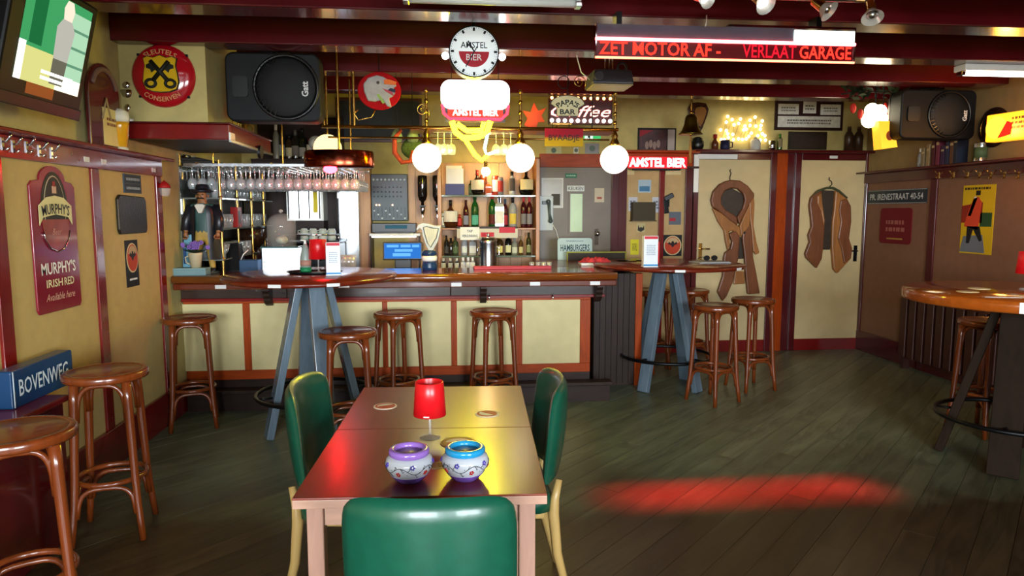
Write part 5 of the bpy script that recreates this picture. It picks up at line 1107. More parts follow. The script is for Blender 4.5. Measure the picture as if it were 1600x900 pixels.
for px in (985, 1046, 1058): q0, q1 = at(px - 6, 273, Y=YB - .041), at(px + 6, 266, Y=YB - .041); part('number_card', nw, flat('#c9bd8a'), (q0.x, q1.x, -.043, -.04, q0.z, q1.z))
BK = YB - .02
def card(name, label, cat, x0, y0, x1, y1, col, Y=BK, th=.006, r=0):
    c, w, h = rect(x0, y0, x1, y1, Y=Y); return board(name, label, cat, c, 0, w, h, flat(col) if isinstance(col, str) else col, th, r=r), w, h
s, w, h = card('sticker', 'pale blue sticker with a lake picture at the top of the notice wall', 'sticker', 997, 281, 1017, 301, '#9fb4c0'); patch(s, 'picture', flat('#3f6f92'), bx(w * .8, h * .4, 0, -h * .2), -.0075)
s, w, h = card('letter_box', 'olive brown open box fixed on the notice wall below the blue sticker', 'box', 985, 316, 1020, 344, '#3a3018', th=.10); part('flap', s, mat('olive_flap', '#4a3c1c', .5, var=.1), (-w * .54, w * .54, -.125, -.0, -h * .56, -h * .5), bev=.002)
for k, (q, lb) in enumerate((((982, 308, 996, 330), 'white paper scrap left of the olive box'), ((1019, 308, 1033, 332), 'white paper scrap right of the olive box'))):
    s, w, h = card('paper_scrap', lb, 'paper', *q, '#b8bac0', th=.002); scribble(s, flat('#70747c'), 0, 0, w * .7, h * .6, 3, -.003, k)
s, w, h = card('animal_sticker', 'small black and white sticker below the olive box', 'sticker', 995, 349, 1008, 363, '#b8a878', th=.002); patch(s, 'blot', flat('#2a2622'), [(x * w, z * h) for x, z in ((-.4, -.3), (0, -.45), (.4, -.2), (.35, .3), (.2, .0), (0, .1), (-.2, .0), (-.35, .35))], -.003)
s, w, h = card('yellow_card', 'yellow card hanging low on the notice wall beside the menu stand', 'card', 985, 374, 998, 398, '#c9c020', th=.004); scribble(s, flat('#6a5a10'), 0, 0, w * .6, h * .5, 4, -.005, 4)
c, w, h = rect(1036, 367, 1065, 400, Y=BK); disc_poster('emblem_plate', 'square black plate with round red emblem on the notice wall', c, 0, w, h, 0, h * .46)
s, w, h = card('colour_sticker', 'grey and red sticker above the emblem plate', 'sticker', 1045, 331, 1064, 351, '#59616a', th=.002); patch(s, 'red_print', flat('#a02a30'), bx(w * .5, h * .25, -w * .2, -h * .1), -.003)
p = at(1041, 316, Y=BK); t = thing('bottle_opener', 'black wall mounted tool on the notice wall panel', 'opener', (p.x, BK, p.z)); b = MB(); b.bar((-.03, -.03, .03), (.06, -.05, .08), .05, .03); b.bar((-.02, -.02, .03), (-.0, -.02, -.12), .05, .03); obj('body', b, BLKM, t, bev=.006); part('mount', t, BLKM, (-.03, .03, -.02, 0, -.05, .05))
# red neon words on the ledge
c, w, h = rect(981, 245, 1073, 263, Y=YB - .2); t = thing('neon_words', 'red neon words glowing on the notice wall ledge', 'sign', c); txt(t, 'AMSTEL BIER', 0, 0, w * .96, h * .8, lamp_mat('neon_words', '#ffc8c8', 5), -.012, .03, name='neon_letters')
part('backing', t, mat('red_back', '#8a0c14', .3, var=.05, emit='#ff1020', es=.8), (-w / 2, w / 2, -.008, .0, -h * .5, h * .5)); part('foot', t, BLKM, (-w * .4, w * .4, .0, .05, -h * .5 - .02, -h * .3))
# framed picture above
s, w, h = card('framed_picture', 'dark red band photograph in a black frame above the neon words', 'picture', 996, 200, 1056, 247, '#16100f', YB); patch(s, 'photo', mat('dark_photo', '#3a1416', .4, var=.8, scale=14), bx(w * .70, h * .86, -w * .1, 0), -.0075); patch(s, 'side_strip', flat('#a89c94'), bx(w * .18, h * .9, w * .37, 0), -.0075); patch(s, 'red_corner', flat('#8a2028'), [(-w * .45, h * .2), (-w * .1, h * .42), (-w * .45, h * .42)], -.009)
for k in range(4): patch(s, 'figure', flat('#8a7268'), disc(w * .05, 8, -w * .26 + k * w * .10, -h * (.08 - .05 * (k % 2)), h * .14), -.009)
# bell
c, w, h = rect(1061, 178, 1098, 210, Y=6.6); t = thing('brass_bell', 'large brass bell hanging above the notice wall', 'bell', c); BB = mat('old_brass', '#7a6a28', .28, 1, var=.2)
lathe_obj('bell', [(w * .5, -h * .5), (w * .47, -h * .46), (w * .36, -h * .3), (w * .27, 0), (w * .24, h * .3), (w * .17, h * .45), (0, h * .5)], BB, t, 28); lathe_obj('clapper', [(0, -h * .6), (w * .06, -h * .55), (w * .05, -h * .45), (0, -h * .4)], BRASS, t, 10)
b = MB(); b.tube([(0, 0, -h * .58), (0, 0, -h * 1.1), (.005, 0, -h * 1.9)], [.006, .012, .016], 8); obj('rope', b, mat('rope', '#a8743a', .9, var=.3, scale=60, bump=.8), t); b = MB(); b.cyl((0, 0, h * .48), (0, 0, ZC - c.z), .008); b.ball((0, 0, h * .55), .02); obj('hanger', b, BRASS, t)
# horseshoe-shaped plaque
c, w, h = rect(1073, 160, 1106, 212, Y=YB); t = thing('shield_plaque', 'brown wooden shield plaque on the wall behind the bell', 'plaque', c); P = [(0, -.5), (.22, -.3), (.44, .1), (.5, .3), (.36, .47), (0, .5), (-.36, .47), (-.5, .3), (-.44, .1), (-.22, -.3)]
b = MB(); b.prism([(x * w, z * h) for x, z in P], -.025, 0); obj('shield', b, mat('shield_wood', '#3a1a10', .25, var=.3, scale=12, coat=.4), t, bev=.008); b = MB(); b.prism([(x * w * .55 + w * .1, z * h * .6 + .02) for x, z in P], -.032, -.02); obj('inlay', b, mat('shield_inlay', '#8a5a20', .3, var=.3, scale=10), t, bev=.004)
# ledge items above the doors
LZ = DZ + .10; LY = YB - .085
def ledge_item(name, label, cat, px, prof, m, cap=None):
    p = at(px, 230, Y=LY); t = thing(name, label, cat, (p.x, LY, LZ)); lathe_obj('body', prof, m, t, 14)
    if cap: lathe_obj('cap', cap[0], cap[1], t, 10)
    return t
p = at(1090, 222, Y=LY); t = thing('black_pot', 'squat black pot on the ledge above the coat door', 'pot', (p.x, LY, LZ)); lathe_obj('pot', [(0, 0), (.05, 0), (.065, .03), (.065, .08), (.05, .10), (.055, .11), (0, .105)], BLACK, t); lathe_obj('lid', [(.055, .11), (.03, .13), (0, .135)], BLKM, t)
ledge_item('brown_bottle', 'small brown flask with red top left of the fairy lights', 'bottle', 1117, [(0, 0), (.035, 0), (.036, .07), (.02, .10), (.015, .13), (0, .13)], mat('brown_flask', '#5a2a12', .3), ([(.02, .12), (.022, .16), (0, .165)], flat('#8a1c14')))
t = ledge_item('blue_mug', 'dark blue mug under the fairy lights', 'mug', 1133, [(0, 0), (.045, 0), (.05, .02), (.05, .10), (.045, .10), (.04, .02), (0, .015)], flat('#1a1c3a')); b = MB(); b.tube([(.048, 0, .085), (.08, 0, .08), (.08, 0, .03), (.048, 0, .02)], .007, 6); obj('handle', b, flat('#1a1c3a'), t)
ledge_item('white_jar', 'white round jar below the fairy lights', 'jar', 1180, [(0, 0), (.05, 0), (.055, .02), (.055, .09), (.04, .115), (0, .12)], flat('#b8b4ac'), ([(.02, .118), (.018, .135), (0, .138)], flat('#8a8880')))
ledge_item('steel_cup', 'steel cup beside the green bottle on the door ledge', 'cup', 1206, [(0, 0), (.034, 0), (.036, .1), (.033, .1), (.03, .01), (0, .01)], STEEL, ([(.034, .02), (.037, .025), (.037, .03), (.034, .035)], CHROME))
bottle('small green beer bottle on the ledge between the two doors', (at(1218, 230, Y=LY).x, LY, LZ), 'small', '#2a5a1c', '#3a6a2a', '#7a6a4a', .17, 'bottles on the door ledge')
for k, px in enumerate((1326, 1341)): ledge_item('dark_bottle', ('dark stoneware bottle on the ledge below the tile frame, left of a pair', 'dark stoneware bottle on the ledge below the glowing flower lamp')[k], 'bottle', px, [(0, 0), (.045, 0), (.047, .16), (.03, .2), (.02, .21), (.022, .24), (0, .245)], mat('stoneware', '#3a2418', .35, var=.2), ([(.018, .235), (.02, .26), (0, .262)], flat('#5a4a3a')))
# fairy lights
fx0, fx1 = at(1122, 200, Y=LY).x, at(1200, 200, Y=LY).x; t = thing('fairy_lights', 'glowing cluster of warm fairy lights on the ledge above the coat door', 'lights', ((fx0 + fx1) / 2, LY, LZ)); FB = lamp_mat('fairy_bulb', '#ffe2a0', 7)
pix = [(1137, 182), (1144, 187), (1157, 186), (1172, 188), (1180, 183), (1135, 191), (1147, 195), (1154, 193), (1164, 197), (1166, 202), (1172, 196), (1181, 197), (1189, 196), (1191, 189), (1126, 203), (1135, 204), (1137, 209), (1145, 210), (1138, 215), (1127, 218), (1132, 218), (1146, 218), (1154, 217), (1160, 218), (1166, 217), (1170, 213), (1174, 208), (1184, 212), (1191, 209), (1195, 212), (1188, 202), (1188, 219), (1196, 219), (1162, 203)]
pts = []
for px, py in pix:
    p = at(px, py, Y=LY + .05); q = (p.x - t.location.x, .05, p.z - LZ); pts.append(q); b = MB(); b.ball(q, .016, 8, 6); obj('bulb', b, FB, t)
b = MB(); b.tube([pts[i] for i in sorted(range(len(pts)), key=lambda i: (pix[i][0] // 12, pix[i][1]))], .002, 5); obj('wire', b, flat('#6a6a4a'), t); part('stand', t, flat('#8a7a4a'), (-.2, .2, .06, .075, 0, .015))
# tile frame and plaque
s, w, h = card('tile_frame', 'dark wooden frame holding white drawn tiles above the right door', 'frame', 1210, 153, 1316, 204, mat('dark_frame', '#2c1210', .35, var=.2), YB - .0, .02); TW_ = mat('white_tiles', '#d2d0c6', .4, var=.12, scale=30)
for x, z, ww, hh in ((-.31, .14, .30, .32), (.31, .14, .30, .32), (0, .20, .19, .36), (0, -.24, .92, .34)): patch(s, 'white_sheet', TW_, bx(w * ww, h * hh, w * x, h * z), -.0215); scribble(s, flat('#70706a'), w * x, h * z, w * ww * .7, h * hh * .5, 2, -.0225, int(x * 10) + 20)
s, w, h = card('dark_plaque', 'dark brown plaque on the wall right above the right door', 'plaque', 1231, 206, 1291, 234, mat('dark_plaque', '#241a12', .4, var=.2, scale=30), YB, .015); patch(s, 'inner_panel', mat('dark_plaque_in', '#2c2016', .4, var=.3, scale=40), bx(w * .88, h * .8), -.018, -.012)
# flower lamp, garland and yellow shade
p = at(1367, 182, Y=5.9); t = thing('flower_lamp', 'bright glowing flower lamp left of the right speaker', 'lamp', p); FL = lamp_mat('flower_lamp', '#fff0c8', 8)
for dx, dz, r in ((0, 0, .085), (-.05, -.03, .07), (.05, -.035, .075), (-.03, .05, .065), (.045, .045, .06)): b = MB(); b.ball((dx, 0, dz), (r, r * .8, r)); obj('glowing_petal', b, FL, t)
for dx, dz in ((.12, .01), (.10, .08), (-.13, .02), (-.2, .07)): b = MB(); b.ball((dx, .01, dz), (.03, .02, .045), 8, 6); obj('red_petal', b, flat('#b82a20'), t)
b = MB(); b.cyl((0, 0, .08), (0, 0, ZC - p.z), .006, n=6); obj('hanging_cord', b, BLKM, t)
p = at(1365, 148, Y=5.95); t = thing('green_garland', 'dark green leafy garland above the glowing flower lamp', 'garland', p); r2 = random.Random(8)
for k in range(60):
    b = MB(); x = r2.uniform(-.3, .24); z = r2.uniform(-.05, .07); a = r2.uniform(0, PI); l = r2.uniform(.05, .1); d = Vector((math.cos(a), r2.uniform(-.5, .5), math.sin(a))).normalized() * l; nn = Vector((-d.z, .3, d.x)).normalized() * l * .3; c0 = Vector((x, r2.uniform(-.05, .05), z))
    b.add([tuple(c0), tuple(c0 + d * .5 + nn), tuple(c0 + d), tuple(c0 + d * .5 - nn)], [(0, 1, 2, 3)]); obj('leaf', b, mat('garland_leaf', '#1c2a14', .6, var=.3), t)
b = MB(); b.tube([(-.3, 0, 0), (-.1, 0, .03), (.1, 0, .02), (.25, 0, 0)], .008, 6); b.cyl((0, 0, .02), (0, 0, ZC - p.z), .003, n=6); obj('stem', b, DKWOOD, t)
c, w, h = rect(1362, 190, 1396, 234, Y=5.85); t = thing('yellow_lamp_shade', 'yellow lit lamp shade with red oval below the flower lamp', 'lamp', c, .0); b = MB(); b.add([(-w * .48 + .02, -.05, h * .5), (w * .25, -.05, h * .5), (w * .25, .05, h * .5), (-w * .48 + .02, .05, h * .5), (-w * .18, -.06, -h * .5), (w * .52, -.06, -h * .42), (w * .52, .06, -h * .42), (-w * .18, .06, -h * .5)], [(0, 4, 5, 1), (1, 5, 6, 2), (2, 6, 7, 3), (3, 7, 4, 0), (4, 7, 6, 5), (0, 1, 2, 3)]); obj('shade', b, mat('yellow_shade', '#d89a28', .5, var=.05, emit='#ffae2a', es=.9), t); b = MB(); b.prism(disc(w * .16, 18, w * .14, -h * .02, h * .17), -.062, -.05); obj('red_oval', b, flat('#b05028'), t); b = MB(); b.cyl((-w * .05, 0, h * .5), (-w * .05, 0, ZC - c.z), .004, n=6); obj('hanging_cord', b, BLKM, t)

# ================================================================ right wall
RW = -PI / 2
def rcard(name, label, cat, x0, y0, x1, y1, col, th=.008, r=0, off=.006):
    c, w, h = rect(x0, y0, x1, y1, X=XR - off); return board(name, label, cat, c, RW, w, h, flat(col) if isinstance(col, str) else col, th, r=r), w, h
s, w, h = rcard('street_name_plate', 'dark street plate reading PR. IRENESTRAAT 40-54 on the right wall', 'sign', 1357, 296, 1449, 318, mat('dark_blue_enamel', '#1c2830', .3, var=.05)); txt(s, 'PR. IRENESTRAAT 40-54', 0, 0, w * .9, h * .45, flat('#c8ccc8'), -.0095, .01)
for z in (-.5, .5): patch(s, 'edge_line', flat('#8a9090'), bx(w, h * .05, 0, z * h * .92), -.0095)
s, w, h = rcard('red_square_sign', 'rounded dark red square sign below the street plate', 'sign', 1376, 325, 1425, 381, '#6a1820', r=.04); scribble(s, flat('#9a5a50'), 0, h * .0, w * .6, h * .4, 2, -.0095, 31); scribble(s, flat('#b08a40'), 0, -h * .36, w * .5, h * .07, 1, -.0095, 32)
s, w, h = rcard('yellow_poster', 'yellow poster of a dancing figure in red on the right wall', 'poster', 1503, 289, 1553, 397, '#c9a51c', .004)
for nm, col, P in (('red_block', '#8a2a1c', [(-.5, -.05), (.15, -.05), (.15, .25), (-.5, .2)]), ('green_block', '#2a4a2a', [(.1, -.1), (.45, -.1), (.45, .1), (.1, .1)]), ('grey_floor', '#6a7078', [(-.5, -.48), (.3, -.48), (.2, -.22), (-.4, -.25)]), ('figure_dress', '#c8442a', [(-.4, -.1), (.05, -.15), (.12, .25), (.0, .33), (-.15, .3), (-.3, .1)]), ('figure_sleeve', '#d8c8b8', [(-.3, .05), (-.2, .05), (-.02, .32), (-.12, .34)]), ('figure_head', '#1c1612', [(-.08, .35), (.06, .35), (.06, .42), (-.08, .42)]), ('figure_legs', '#1a1a1c', [(-.3, -.35), (-.2, -.35), (-.1, -.14), (.12, -.32), (.2, -.3), (.1, -.1), (-.3, -.1)])):
    patch(s, nm, flat(col), [(x * w, z * h) for x, z in P], -.0055 - .0007 * (nm > 'figure' and nm < 'g'))
scribble(s, flat('#3a2a14'), -w * .05, h * .45, w * .8, h * .06, 1, -.0055, 40)
# radiator
p0, p1 = at(1404, 540, X=XR - .12), at(1462, 540, X=XR - .12); t = thing('radiator', 'dark brown ribbed radiator under the right wall panels', 'radiator', (XR - .03, 0, 0)); y0, y1 = 3.2, p0.y; zt_ = at(1404, 464, X=XR - .12).z; RM = mat('brown_radiator', '#3a1c14', .4, var=.15); n = 26
for k in range(n): y = y0 + (y1 - y0) * k / n; part('rib', t, RM, (-.12, -.02, y, y + (y1 - y0) / n * .72, .12, zt_), bev=.006)
part('rear_plate', t, RM, (-.05, -.03, y0, y1, .14, zt_ - .03)); 
for y in (y0 + .1, y1 - .1): part('foot', t, RM, (-.1, -.04, y, y + .03, 0, .13))
# ledge things on the right wall
def rl(px): return at(px, 255, X=XR - .07).y
cols = ['#7a6a50', '#8a7452', '#4a1c24', '#6a2a3a', '#3a2440', '#2a2c44', '#5a3a2a', '#202634']
for k, px in enumerate((1449, 1457, 1465, 1472, 1480, 1487, 1494, 1500)):
    t = thing('book', '%s book on the right wall ledge, %s in the row from the doors' % (('tan', 'light brown', 'dark red', 'plum', 'purple', 'navy', 'brown', 'black')[k], ORD[k]), 'book', (XR - .075, rl(px), ZQ1), 0, 'books on the right ledge'); hh = .17 + .03 * ((k * 5) % 4); part('cover', t, flat(cols[k]), (-.05, .06, -.02, .02, 0, hh), bev=.002); part('pages', t, PAPER, (-.045, .061, -.016, .016, .004, hh + .0005)); part('spine_band', t, flat('#b8a070'), (-.0508, -.05, -.018, .018, hh * .7, hh * .8))
bottle('small silver topped bottle at the end of the books on the right ledge', (XR - .09, rl(1441), ZQ1), 'small', '#8a8a88', '#d8d8d8', '#a8a8a4', .17, 'bottles on the right ledge')
p = rl(1531); t = thing('tin_can', 'shiny tin can on the right wall ledge below the round plaque', 'can', (XR - .07, p, ZQ1)); lathe_obj('can', [(0, 0), (.05, 0), (.052, .01), (.05, .015), (.05, .15), (.052, .155), (.045, .16), (0, .155)], STEEL, t, 20); lathe_obj('paper_band', [(.0508, .03), (.0508, .12)], flat('#4a5a3a'), t, 20)
c, w, h = rect(1540, 168, 1568, 230, X=XR); t = thing('round_plaque', 'dark round wooden plaque on the right wall behind the orange lamp', 'plaque', c, RW); b = MB(); b.M = Matrix.Rotation(PI / 2, 4, 'X'); b.lathe([(h * .5, 0), (h * .5, .012), (h * .46, .02), (h * .3, .022), (0, .022)], 30); obj('disc', b, mat('dark_disc', '#2a120c', .35, var=.2), t); b = MB(); b.torus((0, -.022, 0), h * .38, .006, 30, 6, 'y'); obj('ring', b, BRASS, t)
c, w, h = rect(1553, 176, 1612, 219, X=XR - .25); t = thing('orange_beer_lamp', 'orange glowing beer lamp with red and yellow emblem on right wall', 'lamp', c, (0, 0, RW + .15))
b = MB(); b.box(-w / 2, w / 2, -.05, .05, -h / 2, h / 2); obj('lit_box', b, mat('orange_lit', '#d8801c', .4, var=.1, emit='#ff9a1c', es=1.6), t, bev=.01)
patch(t, 'yellow_disc', lamp_mat('yellow_glow', '#ffd030', 2.2), disc(h * .42, 20, -w * .25, 0), -.053); patch(t, 'red_half', lamp_mat('red_glow', '#e02818', 1.2), [(-w * .20, -h * .4), (w * .1, -h * .3), (w * .12, .1 * h), (w * .0, h * .2)], -.055)
scribble(t, flat('#3a2010'), w * .25, h * .1, w * .3, h * .5, 3, -.052, 51); b = MB(); b.box(-.02, .02, .05, .2, -.02, .02); obj('wall_arm', b, BLKM, t)

la = bpy.data.lights.new('beer_lamp_light', 'POINT'); la.energy = 9; la.color = (1, .42, .08); la.shadow_soft_size = .06
lo = bpy.data.objects.new('beer_lamp_light', la); COL.objects.link(lo); lo.parent = t; lo.location = (0, -.12, -.02)

# ================================================================ carved coats on the doors
CW1 = mat('carved_wood', '#6e3f22', .38, var=.3, scale=18, wood=1.4, axis='z', bump=.4); CW2 = mat('carved_wood_light', '#94602f', .4, var=.25, scale=18, wood=1.4, axis='z', bump=.4); CW3 = mat('carved_wood_dark', '#2e2418', .5, var=.3, scale=18)
def carve(t, name, m, pts, f, d0, d1, Y):
    """relief piece: outline in zoom pixels -> door plane, with a rounded front"""
    P = [f(*q) for q in pts]; P = [at(x, y, Y=Y) for x, y in P]; Q = [(p.x - t.location.x, p.z - t.location.z) for p in P]
    ar = sum(Q[i][0] * Q[(i + 1) % len(Q)][1] - Q[(i + 1) % len(Q)][0] * Q[i][1] for i in range(len(Q)))
    if ar < 0: Q = Q[::-1]
    b = MB(); b.prism(Q, -d1, -d0); return obj(name, b, m, t, bev=min(.012, (d1 - d0) * .45))
YD = YB - .03
f1 = lambda x, y: (1090 + x / 4.09, 255 + y / 4.09)
c = at(1147, 365, Y=YD); t = thing('carved_coat', 'long carved wooden coat hanging on the cream coat door', 'carving', (c.x, YD, c.z))
carve(t, 'back_lining', CW3, [(140, 180), (215, 160), (290, 200), (290, 290), (240, 360), (180, 330), (140, 260)], f1, 0, .02, YD)
carve(t, 'collar', CW1, [(205, 108), (260, 112), (310, 145), (350, 195), (350, 215), (320, 260), (285, 330), (255, 390), (240, 345), (275, 290), (290, 235), (280, 195), (245, 165), (200, 160), (160, 180), (140, 220), (142, 262), (170, 300), (215, 325), (240, 345), (245, 400), (200, 370), (130, 310), (85, 280), (75, 235), (90, 180), (130, 135), (170, 115)], f1, 0, .055, YD)
carve(t, 'lapel', CW2, [(130, 310), (200, 355), (250, 400), (285, 440), (260, 470), (215, 430), (190, 440), (200, 520), (185, 560), (170, 500), (160, 430), (120, 370), (85, 285)], f1, .0, .045, YD)
carve(t, 'left_skirt', CW1, [(190, 450), (235, 430), (260, 470), (250, 610), (215, 760), (175, 850), (150, 880), (118, 820), (150, 720), (158, 600), (165, 570), (200, 545), (210, 500)], f1, 0, .05, YD)
carve(t, 'right_skirt', CW1, [(280, 440), (325, 390), (335, 430), (345, 600), (365, 700), (388, 830), (310, 835), (295, 700), (290, 600), (275, 480)], f1, 0, .05, YD)
carve(t, 'right_sleeve', CW2, [(320, 215), (350, 195), (356, 260), (350, 400), (370, 510), (388, 570), (365, 585), (345, 560), (335, 430), (322, 330)], f1, 0, .04, YD)
carve(t, 'right_front', CW2, [(320, 260), (325, 340), (318, 400), (290, 440), (265, 470), (255, 400), (285, 330)], f1, .01, .06, YD)
carve(t, 'inner_shadow', CW3, [(262, 470), (275, 470), (292, 610), (250, 612)], f1, 0, .015, YD)
carve(t, 'inner_hem', CW2, [(235, 690), (292, 690), (300, 770), (225, 775)], f1, 0, .02, YD)
def carve_hook(t, pts, f):
    b = MB(); b.tube([(p.x - t.location.x, -.02, p.z - t.location.z) for p in [at(*f(*q), Y=YD - .02) for q in pts]], .005, 6); obj('hanger_hook', b, BLKM, t)
carve_hook(t, [(207, 112), (207, 85), (215, 65), (205, 48), (213, 40)], f1)
q = at(*f1(285, 443), Y=YD); b = MB(); b.ball((q.x - c.x, -.06, q.z - c.z), .014, 8, 6); obj('button', b, CW3, t)
f2 = lambda x, y: (1240 + x / 5, 260 + y / 5)
c = at(1292, 360, Y=YD); t = thing('carved_jacket', 'short carved wooden jacket hanging on the door by the right wall', 'carving', (c.x, YD, c.z))
carve(t, 'lining', CW3, [(200, 185), (310, 190), (305, 320), (280, 650), (215, 650), (225, 420), (205, 280)], f2, 0, .02, YD)
carve(t, 'left_front', CW1, [(205, 175), (165, 195), (120, 245), (108, 300), (120, 400), (125, 470), (100, 535), (110, 590), (75, 680), (85, 715), (165, 795), (205, 720), (215, 640), (228, 420), (205, 280)], f2, 0, .05, YD)
carve(t, 'left_lapel', CW2, [(165, 230), (200, 210), (205, 290), (225, 420), (215, 470), (195, 350), (165, 290)], f2, .02, .06, YD)
carve(t, 'right_front', CW2, [(310, 190), (350, 215), (400, 250), (425, 300), (428, 420), (415, 560), (440, 640), (430, 720), (325, 835), (295, 800), (280, 620), (285, 440), (300, 330)], f2, 0, .05, YD)
carve(t, 'right_sleeve', CW1, [(345, 265), (395, 255), (425, 310), (428, 430), (410, 560), (435, 640), (425, 715), (370, 760), (350, 640), (322, 560), (345, 430), (330, 340)], f2, .02, .065, YD)
carve(t, 'shoulder_yoke', mat('green_wire', '#3a4028', .4, var=.1), [(120, 240), (170, 185), (240, 160), (290, 160), (340, 185), (405, 245), (395, 255), (330, 200), (285, 178), (240, 178), (180, 200)], f2, .04, .06, YD)
carve_hook(t, [(280, 160), (300, 140), (298, 120), (278, 105), (280, 85)], f2)
# ================================================================ small things on the tables and the bar
REDSH = mat('red_lamp_shade', '#c0141a', .3, var=.04, trans=.15, emit='#e01018', es=.12)
CLG = mat('lamp_glass', '#eef2f0', .04, var=0, alpha=.2, spec=1)
def glass_lamp(label, pos, k=1.0, text=False):
    t = thing('table_lamp', label, 'lamp', pos, 0, 'wine glass lamps with red shades')
    lathe_obj('foot', [(0, 0), (.036 * k, 0), (.038 * k, .003), (.012 * k, .008), (.005 * k, .014), (0, .014)], CLG, t, 24); lathe_obj('stem', [(.005 * k, .012), (.0045 * k, .07 * k), (.008 * k, .085 * k)], CLG, t, 10)
    lathe_obj('bowl', [(.008 * k, .085 * k), (.03 * k, .10 * k), (.036 * k, .13 * k), (.034 * k, .16 * k), (.033 * k, .16 * k), (.034 * k, .13 * k), (.028 * k, .104 * k), (0, .09 * k)], CLG, t, 20)
    lathe_obj('shade', [(.058 * k, .085 * k), (.05 * k, .203 * k), (.048 * k, .205 * k), (.047 * k, .203 * k), (.055 * k, .086 * k)], REDSH, t, 32)
    if text:
        b = MB()
        for j, (u0, u1) in enumerate(((-.36, -.31), (-.29, -.20), (-.18, -.12), (-.11, -.02))): b.add([(.0584 * math.sin(u), -.0584 * math.cos(u), z) for u, z in ((u0, .090), (u1, .090), (u1, .0945), (u0, .0945))], [(0, 1, 2, 3)])
        obj('shade_print', b, flat('#e8d8d0'), t)['kind'] = 'stuff'
    return t
p = at(672, 684, Z=TZ); glass_lamp('wine glass lamp with red shade in the middle of the cafe tables', (p.x, p.y, TZ), 1.0, True)
p = at(498, 426, Z=T1.z); glass_lamp('wine glass lamp with red shade on the round table before the bar', (p.x, p.y, T1.z), 1.15)
p = at(1600, 452, Z=T3.z); glass_lamp('wine glass lamp with red shade on the orange table at the right edge', (p.x + .02, p.y, T3.z), 1.15)
# coasters
def coaster(label, pos, r=.048, col='#d8c8b4', inner='#b8463a', rot=0, sx=1):
    t = thing('beer_mat', label, 'coaster', pos, rot, 'beer mats'); b = MB(); b.lathe([(0, 0), (r, 0), (r, .0025), (0, .0025)], 28, flat=True, sx=sx); obj('card', b, flat(col), t)
    b = MB(); b.lathe([(0, .0025), (r * .84, .0025), (r * .84, .003), (0, .003)], 28, flat=True, sx=sx); obj('printed_disc', b, flat(inner), t)
    b = MB(); n = 14; A = [PI * k / n for k in range(n + 1)]; b.add([(sx * r * .7 * math.cos(a), r * .6 * math.sin(a), .0034) for a in A], [tuple(range(n + 1))]); obj('printed_half', b, flat('#e0d4c8'), t); return t
p = at(602, 635, Z=TZ); coaster('round red and white beer mat on the far cafe table, left of the lamp', (p.x, p.y, TZ), rot=.4)
p = at(761, 647, Z=TZ); coaster('round red and white beer mat on the far cafe table, right of the lamp', (p.x, p.y, TZ), rot=2.4)
p = at(716, 692, Z=TZ); coaster('brown cork beer mat lying behind the blue rimmed pot', (p.x, p.y, TZ), .062, '#8a5a2e', '#a8743c', 0)
p = at(690, 727, Z=TZ); t = thing('cream_card', 'cream cardboard mat between the two painted pots', 'card', (p.x, p.y, TZ), .1); part('card', t, flat('#c9b088'), (-.035, .035, -.03, .03, 0, .0015)); scr_ = MB(); scr_.box(-.012, .012, -.02, .02, .0015, .002); obj('print', scr_, flat('#8a6a4a'), t)
for k, (px, py) in enumerate(((1512, 456), (1530, 451), (1590, 461))): p = at(px, py, Z=T3.z); coaster('pale beer mat on the orange table, %s from the left' % ORD[k], (p.x, p.y, T3.z), .06, '#d8c894', '#dccc9c' if k < 2 else '#b8703a', .5)
